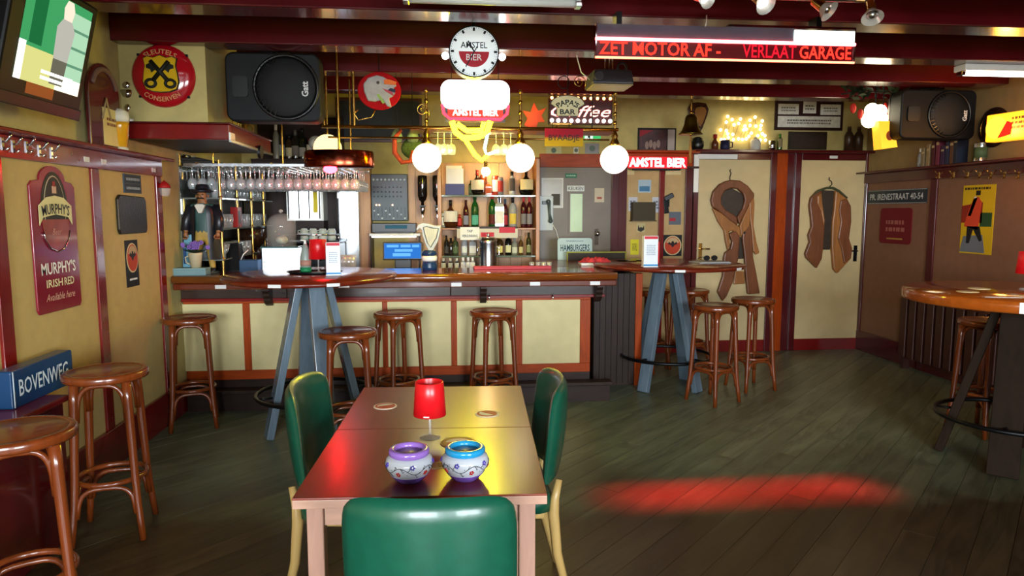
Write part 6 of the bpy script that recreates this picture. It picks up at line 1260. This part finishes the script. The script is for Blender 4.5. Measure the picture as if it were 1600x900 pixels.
# painted pots
def pot(label, px, py, rim, rot):
    p = at(px, py, Z=TZ); t = thing('painted_pot', label, 'pot', (p.x, p.y, TZ), rot, 'painted pots')
    CER = mat('glazed_ceramic', '#b9bcc2', .14, var=.05, scale=10, coat=.4); prof = [(.036, .0), (.040, .004), (.056, .022), (.068, .043), (.0715, .058), (.067, .072), (.056, .080)]
    lathe_obj('body', prof, CER, t, 40)
    lathe_obj('purple_foot', [(.0365, .0), (.0408, .004), (.0565, .0215), (.0575, .0232)], mat('purple_glaze', '#6a4a9a', .2, var=.25, scale=40, coat=.3), t, 40)
    lathe_obj('rim', [(.0545, .078), (.0605, .084), (.0605, .095), (.056, .100), (.046, .1005), (.040, .092), (.042, .084), (.05, .078)], rim, t, 40)
    lathe_obj('inside', [(.0, .05), (.03, .052), (.044, .075), (.046, .088)], mat('pot_inside', '#a8a0a8', .3, var=.1), t, 30)
    def on(a, z, d=.0008):
        for (r0, z0), (r1, z1) in zip(prof, prof[1:]):
            if z0 <= z <= z1: r = r0 + (r1 - r0) * (z - z0) / (z1 - z0) + d; return Vector((r * math.cos(a), r * math.sin(a), z))
        return Vector((.07 * math.cos(a), .07 * math.sin(a), z))
    b = MB(); pts = [on(a_, .050 + .010 * math.sin(a_ * 5)) for a_ in [2 * PI * k / 90 for k in range(90)]]; b.tube(pts, .001, 4, True)
    for k in range(20):
        a_ = 2 * PI * k / 20; z_ = .050 + .010 * math.sin(a_ * 5); b.tube([on(a_, z_), on(a_ + .07, z_ + .006 * (-1) ** k), on(a_ + .11, z_ + .013 * (-1) ** k), on(a_ + .16, z_ + .009 * (-1) ** k)], .001, 4)
    obj('painted_vine', b, flat('#2a2c2c'), t)
    for k in range(10):
        a_ = 2 * PI * k / 10 + .2; z_ = (.040, .062)[k % 2]; b = MB()
        for j in range(5): aa = 2 * PI * j / 5; q = on(a_ + .07 * math.cos(aa), z_ + .0048 * math.sin(aa)); b.ball(tuple(q), .003, 6, 4)
        obj('painted_flower', b, flat(('#a8281c', '#4a3a9a')[k % 2]), t)
    b = MB()
    for k in range(36): a_ = 2 * PI * k / 36; b.ball(tuple(on(a_, .034 + .028 * ((k * 7) % 5) / 5 + .006)), .0013, 5, 4)
    obj('painted_dots', b, flat('#30302e'), t)['kind'] = 'stuff'
    return t
pot('painted flower pot with lilac rim on the near cafe table', 640, 750, mat('lilac_glaze', '#8a62b0', .15, var=.08, coat=.4), .3); pot('painted flower pot with turquoise rim on the near cafe table', 727, 747, mat('turquoise_glaze', '#1f86b4', .15, var=.08, coat=.4), 1.0)

# ---- round table by the bar
def on_t(px, py, z): p = at(px, py, Z=z); return (p.x, p.y, z)
t = thing('serving_tray', 'flat black oval tray on the left round table', 'tray', on_t(492, 427, T1.z)); lathe_obj('tray', [(0, 0), (.17, 0), (.19, .012), (.186, .014), (.168, .004), (0, .004)], BLACK, t, 32, sy=.7); b = MB(); b.torus((0, 0, .014), .188, .004, 40, 6); obj('rim', b, BLKM, t, rot=(0, 0, 0)); t.children[-1].scale = (1, .7, 1) if False else (1, .7, 1)
for o_ in bpy.data.objects:
    if o_.parent == t: o_.scale = (1, 1, 1) if o_.name.startswith('tray') else (1, .7, 1)
p = on_t(478, 425, T1.z + .005); t = thing('spray_bottle', 'grey plastic squeeze bottle with green base on the left round table', 'bottle', p); lathe_obj('body', [(0, .03), (.037, .03), (.039, .06), (.036, .11), (.022, .17), (.012, .2), (0, .2)], mat('grey_plastic', '#8a968c', .35, var=.08), t); lathe_obj('green_base', [(0, 0), (.038, 0), (.04, .01), (.04, .035), (0, .035)], flat('#1c7a4a'), t); b = MB(); b.cyl((0, 0, .2), (0, 0, .225), .01, .008); b.tube([(0, 0, .222), (-.03, -.01, .226)], .004, 6); obj('nozzle', b, WHITE, t); lathe_obj('label_band', [(.0385, .045), (.0395, .062), (.0385, .085)], flat('#a87a6a'), t)
def menu(label, px, py, z, w, h, rz, edge='#c9303c'):
    t = thing('menu_stand', label, 'menu', on_t(px, py, z), rz, 'table menu stands'); part('card', t, mat('menu_white', '#dfe6ec', .35, var=.02), (-w / 2, w / 2, -.03, .03, .004, h), bev=.003); part('red_top', t, flat(edge), (-w / 2 + .004, w / 2 - .004, -.0315, -.03, h * .90, h * .985)); part('blue_foot', t, flat('#2a8ac8'), (-w / 2, w / 2, -.0315, -.03, .01, h * .09)); part('base', t, WHITE, (-w / 2 - .004, w / 2 + .004, -.036, .036, 0, .006), bev=.002)
    scribble(t, flat('#9aa6b4'), 0, h * .55, w * .6, h * .35, 6, -.031, 61); return t
menu('white menu stand beside the red lamp on the left round table', 521, 430, T1.z, .095, .225, .2); menu('white menu stand on the right round table before the notice wall', 1015, 417, T2.z, .12, .255, 0)
p = at(1028, 412, Z=T2.z); t = thing('red_card_holder', 'red card holder behind the menu stand on the right round table', 'card', (p.x, p.y + .06, T2.z)); part('card', t, flat('#c01c24'), (-.03, .03, -.01, .01, .004, .19), bev=.003); part('foot', t, flat('#7a1016'), (-.035, .035, -.03, .03, 0, .006))
# papers and sunglasses on right table
p = at(1108, 410, Z=T2.z); t = thing('newspaper', 'folded grey newspaper on the right round table', 'newspaper', (p.x, p.y, T2.z), .1); part('folded_sheet', t, mat('newsprint', '#9a9c9c', .8, var=.1, scale=40), (-.15, .15, -.12, .1, 0, .008), bev=.002); part('top_sheet', t, mat('newsprint', '#9a9c9c'), (-.13, .14, -.11, .08, .008, .012)); 
t = thing('sunglasses', 'dark sunglasses lying on the newspaper', 'sunglasses', (p.x + .02, p.y + .02, T2.z + .012), .1); 
for sx in (-1, 1): b = MB(); b.prism(disc(.03, 16, sx * .037, .026, .024), -.003, .003); obj('lens', b, BLACK, t); b = MB(); b.tube([(sx * .066, 0, .035), (sx * .068, .06, .03), (sx * .066, .12, .01)], .003, 6); obj('temple', b, BLACK, t)
b = MB(); b.tube([(-.012, 0, .034), (0, 0, .038), (.012, 0, .034)], .003, 6); obj('bridge', b, BRASS, t)

# ---- on the bar counter
def barp(px, py): p = at(px, py, Z=ZB); return p
# harp tap
p = at(671, 414, Y=5.75); t = thing('harp_tap', 'beer tap with a white harp on a blue and white base', 'beer tap', (p.x, 5.75, ZB)); s_ = 5.75 / FPX
lathe_obj('base', [(0, 0), (.062, 0), (.064, .03), (.055, .06), (.055, .075), (0, .075)], mat('tap_blue', '#16345a', .25, var=.1), t); lathe_obj('white_band', [(.056, .075), (.066, .085), (.066, .11), (.056, .12), (0, .12)], WHITE, t); lathe_obj('collar', [(.05, .12), (.06, .13), (.06, .15), (.045, .165), (0, .165)], mat('tap_blue', ''), t)
HP = [(.012, .15), (.03, .16), (.075, .24), (.095, .33), (.10, .37), (.075, .368), (.04, .37), (0, .385), (-.05, .392), (-.09, .375), (-.105, .34), (-.10, .32), (-.075, .345), (-.06, .33), (-.055, .29), (-.03, .21), (-.005, .16)]
INN = [(.012, .19), (.06, .27), (.078, .345), (.03, .348), (-.02, .362), (-.045, .352), (-.035, .30), (-.015, .23)]
b = MB(); n = len(HP); HARPM = mat('harp_white', '#8f8f86', .3, var=.05)
b.prism(HP, -.012, .012); obj('harp_body', b, HARPM, t, bev=.004)
b = MB(); b.prism(INN, -.0145, -.012); obj('harp_field', b, flat('#b4b4ac'), t)
b = MB(); b.tube([(x, -.015, z) for x, z in INN], .004, 6, True); obj('harp_outline', b, flat('#39423f'), t)
for k in range(4): b = MB(); u = .15 + k * .2; b.tube([(-.03 + .09 * u, -.0155, .34), (-.005 + .05 * u, -.0155, .22 + .06 * u)], .0012, 4); obj('harp_string', b, flat('#9aa09a'), t)
p0, p1 = at(737, 414, Z=ZB), at(850, 414, Z=ZB); t = thing('bar_runner', 'red rubber bar mat along the far edge of the counter', 'bar mat', ((p0.x + p1.x) / 2, BY0 + .5, ZB)); L = (p1.x - p0.x); part('mat', t, mat('red_rubber', '#b02a38', .5, var=.06), (-L / 2, L / 2, -.08, .08, 0, .018), bev=.004); part('raised_edge', t, mat('red_rubber', ''), (-L / 2, L / 2, -.08, -.07, .018, .026), bev=.002)
# upside down shot glasses
k = 0
for px in (826 - 0, 835, 843, 851):
    p = at(px - 8, 410, Z=ZB); o_ = dup(tum, '%s small upturned glass at the end of the red bar mat' % ORD[k], (p.x, BY0 + .57, ZB), 0, 'upturned glasses by the bar mat'); o_.scale = (.7, .7, .45); k += 1
# newspapers, cloth, folder, hamburger sign
zc_ = ZB
t = thing('magazine', 'white magazine lying at the right end of the bar', 'magazine', (at(925, 410, Z=zc_).x, 6.22, zc_), -.05); part('pages', t, PAPER, (-.17, .14, -.1, .1, 0, .018), bev=.003); part('cover', t, flat('#b8bcc4'), (-.17, .14, -.1, .1, .018, .02))
bpos = t.location.copy(); t2 = thing('black_folder', 'black folder beside the magazine at the right end of the bar', 'folder', (bpos.x + .30, bpos.y + .02, zc_), .05); part('cover', t2, BLACK, (-.13, .13, -.1, .1, 0, .03), bev=.005); part('clip', t2, CHROME, (-.03, .04, -.09, -.04, .03, .036), bev=.002)
t3 = thing('red_cloth', 'crumpled red cloth on the magazine at the bar end', 'cloth', (bpos.x - .03, bpos.y + .0, zc_ + .02)); nu, nv = 22, 10; V = []; r3 = random.Random(4)
for j in range(nv + 1):
    for i in range(nu + 1):
        u, v = i / nu * 2 - 1, j / nv * 2 - 1; e = max(0, 1 - u ** 4) * max(0, 1 - v ** 4); V.append((u * .15 + r3.uniform(-.004, .004), v * .07 + .01 * math.sin(u * 9), .004 + e * (.03 + .014 * math.sin(u * 11 + v * 3) + .008 * math.sin(v * 9 - u * 5))))
b = MB(); b.add(V + [(x, y, 0) for x, y, z in V], [(j * (nu + 1) + i, j * (nu + 1) + i + 1, (j + 1) * (nu + 1) + i + 1, (j + 1) * (nu + 1) + i) for j in range(nv) for i in range(nu)], True); obj('cloth', b, mat('red_cloth', '#b8323c', .85, var=.15, scale=30, bump=.4), t3); part('folded_corner', t3, MATS['red_cloth'], (.08, .14, -.05, .04, .0, .012), bev=.004)
c, w, h = rect(871, 372, 925, 412, Y=6.9); t = board('food_sign', 'pale blue rounded sign reading HAMBURGERS behind the bar end', 'sign', (c.x, 6.9, c.z), 0, w, h, mat('pale_blue_board', '#9fb4b0', .4, var=.05), .012, r=.03, tilt=-.08); txt(t, 'HAMBURGERS', 0, h * .12, w * .84, h * .26, flat('#1f3f4a'), -.0135, .02); scribble(t, flat('#5a7078'), 0, h * .38, w * .5, h * .06, 1, -.0135, 71); part('rear_strut', t, DKWOOD, (-.02, .02, 0, .03, -h * 1.2, 0))
c, w, h = rect(885, 393, 978, 414, Y=6.75); t = board('yellow_framed_board', 'small blackboard with yellow frame at the bar end', 'board', (c.x, 6.75, c.z), 0, w, h, flat('#2a2014'), .01)
for q_ in ((-w / 2, w / 2, h / 2 - .012, h / 2), (-w / 2, -w / 2 + .012, -h / 2, h / 2 - .012), (w / 2 - .012, w / 2, -h / 2, h / 2 - .012)): part('frame_strip', t, flat('#8a8a2a'), (q_[0], q_[1], -.016, 0, q_[2], q_[3]))
# chrome beer faucet column
# wall phone, frame and notes on the kitchen door
KY = YB - .03
c, w, h = rect(842, 306, 864, 360, Y=KY); t = board('wall_phone', 'grey handset on a pale board beside the kitchen door', 'phone', c, 0, w, h, mat('pale_phone', '#aab0ac', .4, var=.03), .02, r=.01, bev=.004)
b = MB(); b.tube([(w * .15, -.05, h * .33), (w * .2, -.055, .0), (w * .28, -.05, -h * .2)], [.018, .012, .018], 10); b.ball((w * .12, -.05, h * .33), (.025, .03, .025), 10, 6); b.ball((w * .28, -.05, -h * .22), (.025, .03, .025), 10, 6); obj('handset', b, mat('grey_handset', '#4a5250', .4), t); part('cradle', t, mat('grey_handset', ''), (-w * .3, w * .2, -.04, -.02, h * .25, h * .35), bev=.004)
b = MB(); b.tube([(w * .4, -.03, -h * .3), (w * .7, -.03, -h * .5), (w * .95, -.02, -h * .85), (w * 1.0, -.02, -h * 1.2)], .004, 6); obj('cord', b, PAPER, t)
s, w, h = card('small_mirror', 'white framed pin board above the phone', 'board', 846, 278, 880, 325, '#c8c8c0', KY); patch(s, 'field', mat('grey_field', '#8a8272', .3, var=.1), bx(w * .88, h * .9), -.0075); patch(s, 'dark_photo', flat('#3a3222'), bx(w * .4, h * .38, w * .15, -h * .22), -.009)
s, w, h = card('kitchen_plate', 'white plate reading KEUKEN on the kitchen door', 'sign', 886, 290, 913, 299, '#c8ccc4', KY); txt(s, 'KEUKEN', 0, 0, w * .85, h * .6, flat('#50545a'), -.0075, .01)
s, w, h = card('green_plate', 'small green plate at the top of the kitchen door', 'sign', 883, 271, 901, 278, '#2f6a52', KY); scribble(s, flat('#9ac0a8'), 0, 0, w * .8, h * .5, 1, -.0075, 81)
s, w, h = card('door_notice', 'pale notice with red print on the kitchen door', 'note', 929, 294, 944, 316, '#b8ac94', KY, .002); patch(s, 'red_print', flat('#9a4a3a'), bx(w * .5, h * .15, 0, -h * .2), -.003)
for k, (q_, col) in enumerate((((853, 228, 877, 242), '#b8b890'), ((914, 224, 936, 240), '#8a8a90'), ((896, 230, 904, 240), '#c8c8c8'))):
    s, w, h = card('wall_card', ('pale card with a round motif above the kitchen door', 'grey photograph above the kitchen door near the exit sign', 'tiny white card above the kitchen door')[k], 'card', *q_, col, YB); patch(s, 'motif', flat('#5a6a62'), disc(h * .3, 12), -.0075)
# ---- left end of the bar
SX = -1.87; SYY = 5.55
t = thing('blue_box', 'flat grey blue box under the flower pot at the left bar end', 'box', (at(298, 415, Y=5.49).x, 5.49, ZB)); part('box', t, mat('grey_blue_box', '#6a8a8c', .5, var=.08), (-.13, .13, -.07, .05, 0, .045), bev=.004); part('lid', t, mat('grey_blue_lid', '#7c9a9a', .5, var=.08), (-.132, .132, -.072, .052, .045, .056), bev=.003)
bxl = t.location.copy()
fp = thing('flower_pot', 'cream pot of violet flowers before the statuette', 'flower pot', (at(306, 412, Y=5.48).x, 5.48, ZB + .056)); lathe_obj('pot', [(0, 0), (.035, 0), (.05, .10), (.052, .115), (.046, .115), (.032, .01), (0, .01)], mat('cream_pot', '#b5a887', .5, var=.1), fp); b = MB(); b.tube([(-.045, 0, .09), (-.075, 0, .08), (-.07, 0, .04), (-.04, 0, .025)], .006, 6); obj('handle', b, MATS['cream_pot'], fp)
r4 = random.Random(9); VI = mat('violet_petal', '#7a5aa8', .6, var=.2)
for k in range(26):
    a, r = r4.uniform(0, 2 * PI), r4.uniform(0, .095); q = Vector((r * math.cos(a), r * .6 * math.sin(a), .15 + r4.uniform(0, .045))); b = MB()
    for j in range(5): aa = 2 * PI * j / 5 + k; b.ball((q.x + .01 * math.cos(aa), q.y - .004, q.z + .01 * math.sin(aa)), (.009, .005, .009), 6, 4)
    obj('flower', b, VI, fp)
for k in range(16):
    a = 2 * PI * k / 16; b = MB(); d = Vector((math.cos(a), .6 * math.sin(a), .25)); n_ = Vector((-math.sin(a), math.cos(a), 0)) * .018; b.add([(0, 0, .11), tuple(d * .05 + n_ + Vector((0, 0, .11))), tuple(d * .1 + Vector((0, 0, .115))), tuple(d * .05 - n_ + Vector((0, 0, .11)))], [(0, 1, 2, 3)]); obj('leaf', b, mat('dark_leaf', '#2a3a2a', .6, var=.2), fp)
# statuette of a man in hat and dark coat
SK = mat('statue_skin', '#8a5a34', .5, var=.15); CT = mat('statue_coat', '#15161c', .35, var=.2, scale=20); TR_ = mat('statue_trousers', '#a8863c', .5, var=.25, scale=14); VE = mat('statue_vest', '#2e4a44', .5, var=.1)
st = thing('statuette', 'painted statuette of a moustached man in black hat and coat', 'statuette', (SX, SYY + .08, ZB)); 
me = bpy.data.meshes.new('figure'); J = {'pel': (0, 0, .30), 'wa': (0, .0, .38), 'ch': (0, 0, .47), 'ne': (0, -.005, .545), 'hd': (0, -.012, .60), 'ht': (0, -.01, .645), 'sl': (-.085, 0, .515), 'el': (-.125, -.01, .41), 'hl': (-.12, -.05, .315), 'sr': (.085, 0, .515), 'er': (.125, -.01, .41), 'hr': (.12, -.05, .315), 'tl': (-.04, 0, .28), 'kl': (-.05, -.015, .15), 'fl': (-.055, 0, .03), 'ttl': (-.06, -.05, .012), 'tr': (.04, 0, .28), 'kr': (.05, -.01, .15), 'fr': (.055, .0, .03), 'ttr': (.065, -.05, .012)}
K = list(J); E_ = [('pel', 'wa'), ('wa', 'ch'), ('ch', 'ne'), ('ne', 'hd'), ('hd', 'ht'), ('ch', 'sl'), ('sl', 'el'), ('el', 'hl'), ('ch', 'sr'), ('sr', 'er'), ('er', 'hr'), ('pel', 'tl'), ('tl', 'kl'), ('kl', 'fl'), ('fl', 'ttl'), ('pel', 'tr'), ('tr', 'kr'), ('kr', 'fr'), ('fr', 'ttr')]
RAD = {'pel': .062, 'wa': .058, 'ch': .07, 'ne': .03, 'hd': .043, 'ht': .032, 'sl': .036, 'el': .026, 'hl': .02, 'sr': .036, 'er': .026, 'hr': .02, 'tl': .044, 'kl': .034, 'fl': .024, 'ttl': .016, 'tr': .044, 'kr': .034, 'fr': .024, 'ttr': .016}
me.from_pydata([J[k] for k in K], [(K.index(a), K.index(b_)) for a, b_ in E_], []); fo = bpy.data.objects.new('figure', me); COL.objects.link(fo); sm = fo.modifiers.new('skin', 'SKIN'); me.update()
for k, v in zip(K, me.skin_vertices[0].data): v.radius = (RAD[k], RAD[k] * .9); v.use_root = (k == 'pel')
ss = fo.modifiers.new('s', 'SUBSURF'); ss.levels = 2; dg = bpy.context.evaluated_depsgraph_get(); me2 = bpy.data.meshes.new_from_object(fo.evaluated_get(dg)); bpy.data.objects.remove(fo)
for m in (SK, CT, TR_, VE): me2.materials.append(m)
for pl_ in me2.polygons:
    z, x = pl_.center.z, abs(pl_.center.x); pl_.use_smooth = True
    pl_.material_index = 0 if z > .545 or (x > .085 and z < .34) else 1 if x > .085 or z < .045 else 3 if z > .33 else 2
fo = bpy.data.objects.new('figure', me2); COL.objects.link(fo); fo.parent = st
V = []; nz, na = 12, 26                                               # long open coat
for j in range(nz + 1):
    z = .53 - .42 * j / nz; w_ = .10 + .035 * (j / nz) ** 1.2 if j else .07; dd = .075 + .03 * j / nz
    for i in range(na + 1): a = -PI / 2 + .45 + (2 * PI - .9) * i / na; V.append(((w_ + .006 * math.sin(a * 7 + j * .3)) * math.cos(a), dd * math.sin(a) * .95 + .005, z))
N = len(V); b = MB(); b.add(V + [(x * .95, y * .95, z) for x, y, z in V], [(j * (na + 1) + i, j * (na + 1) + i + 1, (j + 1) * (na + 1) + i + 1, (j + 1) * (na + 1) + i) for j in range(nz) for i in range(na)] + [(N + j * (na + 1) + i, N + (j + 1) * (na + 1) + i, N + (j + 1) * (na + 1) + i + 1, N + j * (na + 1) + i + 1) for j in range(nz) for i in range(na)], True); obj('coat', b, CT, st)
for sx in (-1, 1): b = MB(); b.tube([(sx * .08, 0, .52), (sx * .125, -.008, .42), (sx * .124, -.045, .335)], [.045, .037, .033], 10); obj('sleeve', b, CT, st); 
for sx in (-1, 1):
    hh_ = thing_child('hand', st, (sx * .12, -.055, .305)); b = MB(); b.ball((0, 0, 0), (.017, .014, .024), 10, 8); obj('palm', b, SK, hh_)
    for j in range(4): b = MB(); x = -.012 + .008 * j; b.tube([(x, -.004, -.015), (x * 1.1, -.016, -.034 - .003 * (j in (1, 2))), (x * 1.1, -.024, -.026)], .005, 6); obj('finger', b, SK, hh_)
    b = MB(); b.tube([(-sx * .012, -.006, .0), (-sx * .024, -.016, -.014), (-sx * .02, -.022, -.024)], .0055, 6); obj('thumb', b, SK, hh_)
b = MB(); b.prism([(-.04, .53), (-.012, .47), (.012, .47), (.04, .53), (.02, .54), (-.02, .54)], -.078, -.05); obj('shirt_front', b, flat('#c8c4b4'), st, bev=.004)
b = MB(); b.lathe([(0, .625), (.078, .632), (.085, .64), (.08, .646), (.052, .648), (.05, .67), (.045, .688), (.02, .694), (0, .69)], 20); obj('hat', b, CT, st)
b = MB(); b.tube([(-.03, -.052, .578), (-.015, -.06, .586), (0, -.062, .584), (.015, -.06, .586), (.03, -.052, .578)], [.003, .007, .006, .007, .003], 6); obj('moustache', b, flat('#1c120c'), st); b = MB(); b.ball((0, -.06, .597), (.009, .012, .012), 8, 6); obj('nose', b, SK, st)
for sx in (-1, 1): b = MB(); b.ball((sx * .017, -.05, .612), (.007, .006, .004), 8, 6); obj('eye', b, flat('#14100e'), st); b = MB(); b.ball((sx * .044, -.005, .6), (.006, .012, .016), 8, 6); obj('ear', b, SK, st)
b = MB(); b.lathe([(0, -.0), (.10, 0), (.10, .012), (.09, .018), (0, .018)], 24); obj('plinth', b, mat('plinth_green', '#2a3430', .5), st)
# blue carton left of statuette
t = thing('blue_carton', 'crumpled light blue carton left of the statuette at the wall', 'carton', (-1.985, 5.60, ZB)); b = MB(); b.hexa([(-.035, -.05, 0), (.05, -.05, 0), (.05, .05, 0), (-.035, .05, 0)], [(-.02, -.03, .29), (.04, -.04, .31), (.04, .04, .30), (-.02, .04, .28)]); obj('carton', b, mat('light_blue_card', '#5f93a8', .5, var=.15, scale=20), t, bev=.006); part('dark_print', t, flat('#1f3f6a'), (-.02, .0, -.052, -.045, .08, .2))
# glass dome on white lit display
c, w, h = rect(416, 385, 470, 420, Y=5.85); t = thing('cake_display', 'white glowing display box under the glass dome on the bar', 'display', (c.x, 5.8, ZB)); hh = at(440, 387, Y=5.8).z - ZB
part('box', t, mat('lit_white_box', '#dfeaf0', .3, var=.02, emit='#eaf6ff', es=1.3), (-w / 2, w / 2, -.08, .1, .01, hh), bev=.006); part('top_plate', t, mat('teal_glass', '#2f5a5c', .1, var=.05), (-w / 2 - .01, w / 2 + .01, -.09, .11, hh, hh + .012), bev=.003); part('base', t, BLKM, (-w / 2, w / 2, -.08, .1, 0, .01))
for k in range(4): part('side_notch', t, flat('#8aa0a4'), (-w / 2 + .004, -w / 2 + .03, -.0815, -.08, hh * (.2 + .2 * k), hh * (.23 + .2 * k)))
d_ = thing('glass_dome', 'clear glass cake dome standing on the white display box', 'dome', (c.x + .0, 5.81, ZB + hh + .012)); R = w * .42; H = .27
lathe_obj('dome', [(R, 0), (R, H - R * .8)] + [(R * math.cos(a), H - R * .8 + R * .8 * math.sin(a)) for a in [PI / 2 * k / 7 for k in range(1, 7)]] + [(0, H), (0, H - .006)] + [((R - .005) * math.cos(a), H - R * .8 + (R * .8 - .006) * math.sin(a)) for a in [PI / 2 * k / 7 for k in range(6, -1, -1)]] + [(R - .005, 0)], mat('dome_glass', '#e8f0ee', .03, var=0, alpha=.06, spec=1), d_, 28); lathe_obj('knob', [(.008, H), (.018, H + .012), (.014, H + .026), (0, H + .03)], GL2, d_, 12)
b = MB(); b.ball((.0, 0, .05), (R * .45, R * .45, .035)); obj('pastry', b, mat('pastry', '#9aa08c', .6, var=.3, scale=30), d_)
# blue box, black till printer behind
c, w, h = rect(378, 402, 407, 420, Y=5.8); t = thing('blue_tissue_box', 'dark blue box on the bar left of the glass dome', 'box', (c.x, 5.78, ZB)); part('box', t, flat('#2c4a6a'), (-w / 2, w / 2, -.06, .06, 0, h), bev=.004); part('slot', t, flat('#16283a'), (-w * .3, w * .3, -.02, .02, h, h + .002))
c, w, h = rect(345, 375, 382, 418, Y=5.9); t = thing('black_terminal', 'black angular terminal on the bar right of the statuette', 'terminal', (c.x, 5.88, ZB)); b = MB(); b.hexa([(-w / 2, -.08, 0), (w / 2, -.08, 0), (w / 2, .08, 0), (-w / 2, .08, 0)], [(-w * .45, .0, h * .95), (w * .3, .0, h), (w * .3, .09, h), (-w * .45, .09, h * .95)]); obj('case', b, BLACK, t, bev=.006); b = MB(); b.tube([(w * .4, -.06, h * .3), (w * .6, -.08, h * .6), (w * .75, -.04, h * .75)], .004, 6); obj('cable', b, PAPER, t)
# ---- dark cupboard and figures high behind the bar
c, w, h = rect(405, 180, 530, 248, Y=7.0); t = thing('high_cupboard', 'dark wooden high shelf crowded with figures left of the chalk board', 'shelf', (c.x, 7.0, c.z)); part('back_panel', t, DKWOOD, (-w * .62, w * .5, .30, .35, -h * .6, h * .55)); part('shelf_board', t, DKWOOD, (-w * .62, w * .5, 0, .30, -h * .56, -h * .5), bev=.004); part('side_panel', t, DKWOODZ, (w * .47, w * .5, 0, .30, -h * .5, h * .55)); part('lower_fascia', t, DKWOOD, (-w * .62, w * .5, .02, .04, -h * .62, -h * .56))
bz = c.z - h * .5
for k, (px, sh, g, cp, lb, hh) in enumerate(((432, 'slim', '#8a8c88', '#c8c8c8', None, .34), (441, 'slim', '#2a2a2a', '#1a1a1a', '#8a8a88', .32), (452, 'spirit', '#3a2a20', '#1a1412', '#b0a890', .24), (462, 'spirit', '#20201e', '#5a5a58', '#6a6460', .28), (473, 'wine', '#1a2018', '#1a1a1a', '#9a948a', .30), (484, 'small', '#4a2a1c', '#a03020', '#c8b8a0', .2), (505, 'spirit', '#9a968a', '#2a2a2a', '#d8d0b8', .26), (518, 'small', '#3a4a3a', '#1c1c1c', '#a8a088', .2))):
    p = at(px, 235, Y=7.12); bottle('%s bottle from the speaker side on the dark high shelf' % ORD[k], (p.x, 7.12, bz), sh, g, cp, lb, hh, 'bottles on the high shelf')
p = at(493, 215, Y=7.08); t = thing('owl_ornament', 'white round bird ornament with dark eye on the dark high shelf', 'ornament', (p.x, 7.08, bz)); lathe_obj('foot', [(.05, 0), (.05, .06), (.03, .1), (0, .1)], mat('ornament_brown', '#6a5030', .5, var=.2), t); b = MB(); b.ball((0, 0, .16), .07); obj('body', b, mat('white_feather', '#c8c8be', .6, var=.1), t); b = MB(); b.ball((.015, -.062, .175), .014, 8, 6); obj('eye', b, BLACK, t)
part('bar_back_board', bs, DKWOODZ, (XL + .02, at(562, 330, Y=YB - .03).x, YB - .03, YB, .93, bz - .05))
# spot of glass clutter: pint glasses on the back counter
k = 0
for px in (546, 552, 558):
    p = at(px, 415, Y=6.2); o_ = dup(tum, '%s upturned pint glass beside the fridge on the bar' % ORD[k], (p.x, 5.9, ZB), 0, 'pint glasses by the fridge'); o_.scale = (1, 1, 1.1); k += 1

# small red lantern at the end of the left wall
p = at(257, 294, X=XL + .05); t = thing('wall_lantern', 'small red and clear glass lantern at the end of the left wall', 'lantern', (XL + .05, p.y, p.z)); lathe_obj('clear_bowl', [(0, -.06), (.03, -.055), (.04, -.01), (.04, .0)], CLG, t); lathe_obj('red_top', [(.042, 0), (.038, .02), (.02, .04), (.006, .05), (0, .06)], flat('#9a1c18'), t); b = MB(); b.cyl((-.05, 0, .01), (0, 0, .01), .006, n=6); obj('bracket', b, BRASS, t)
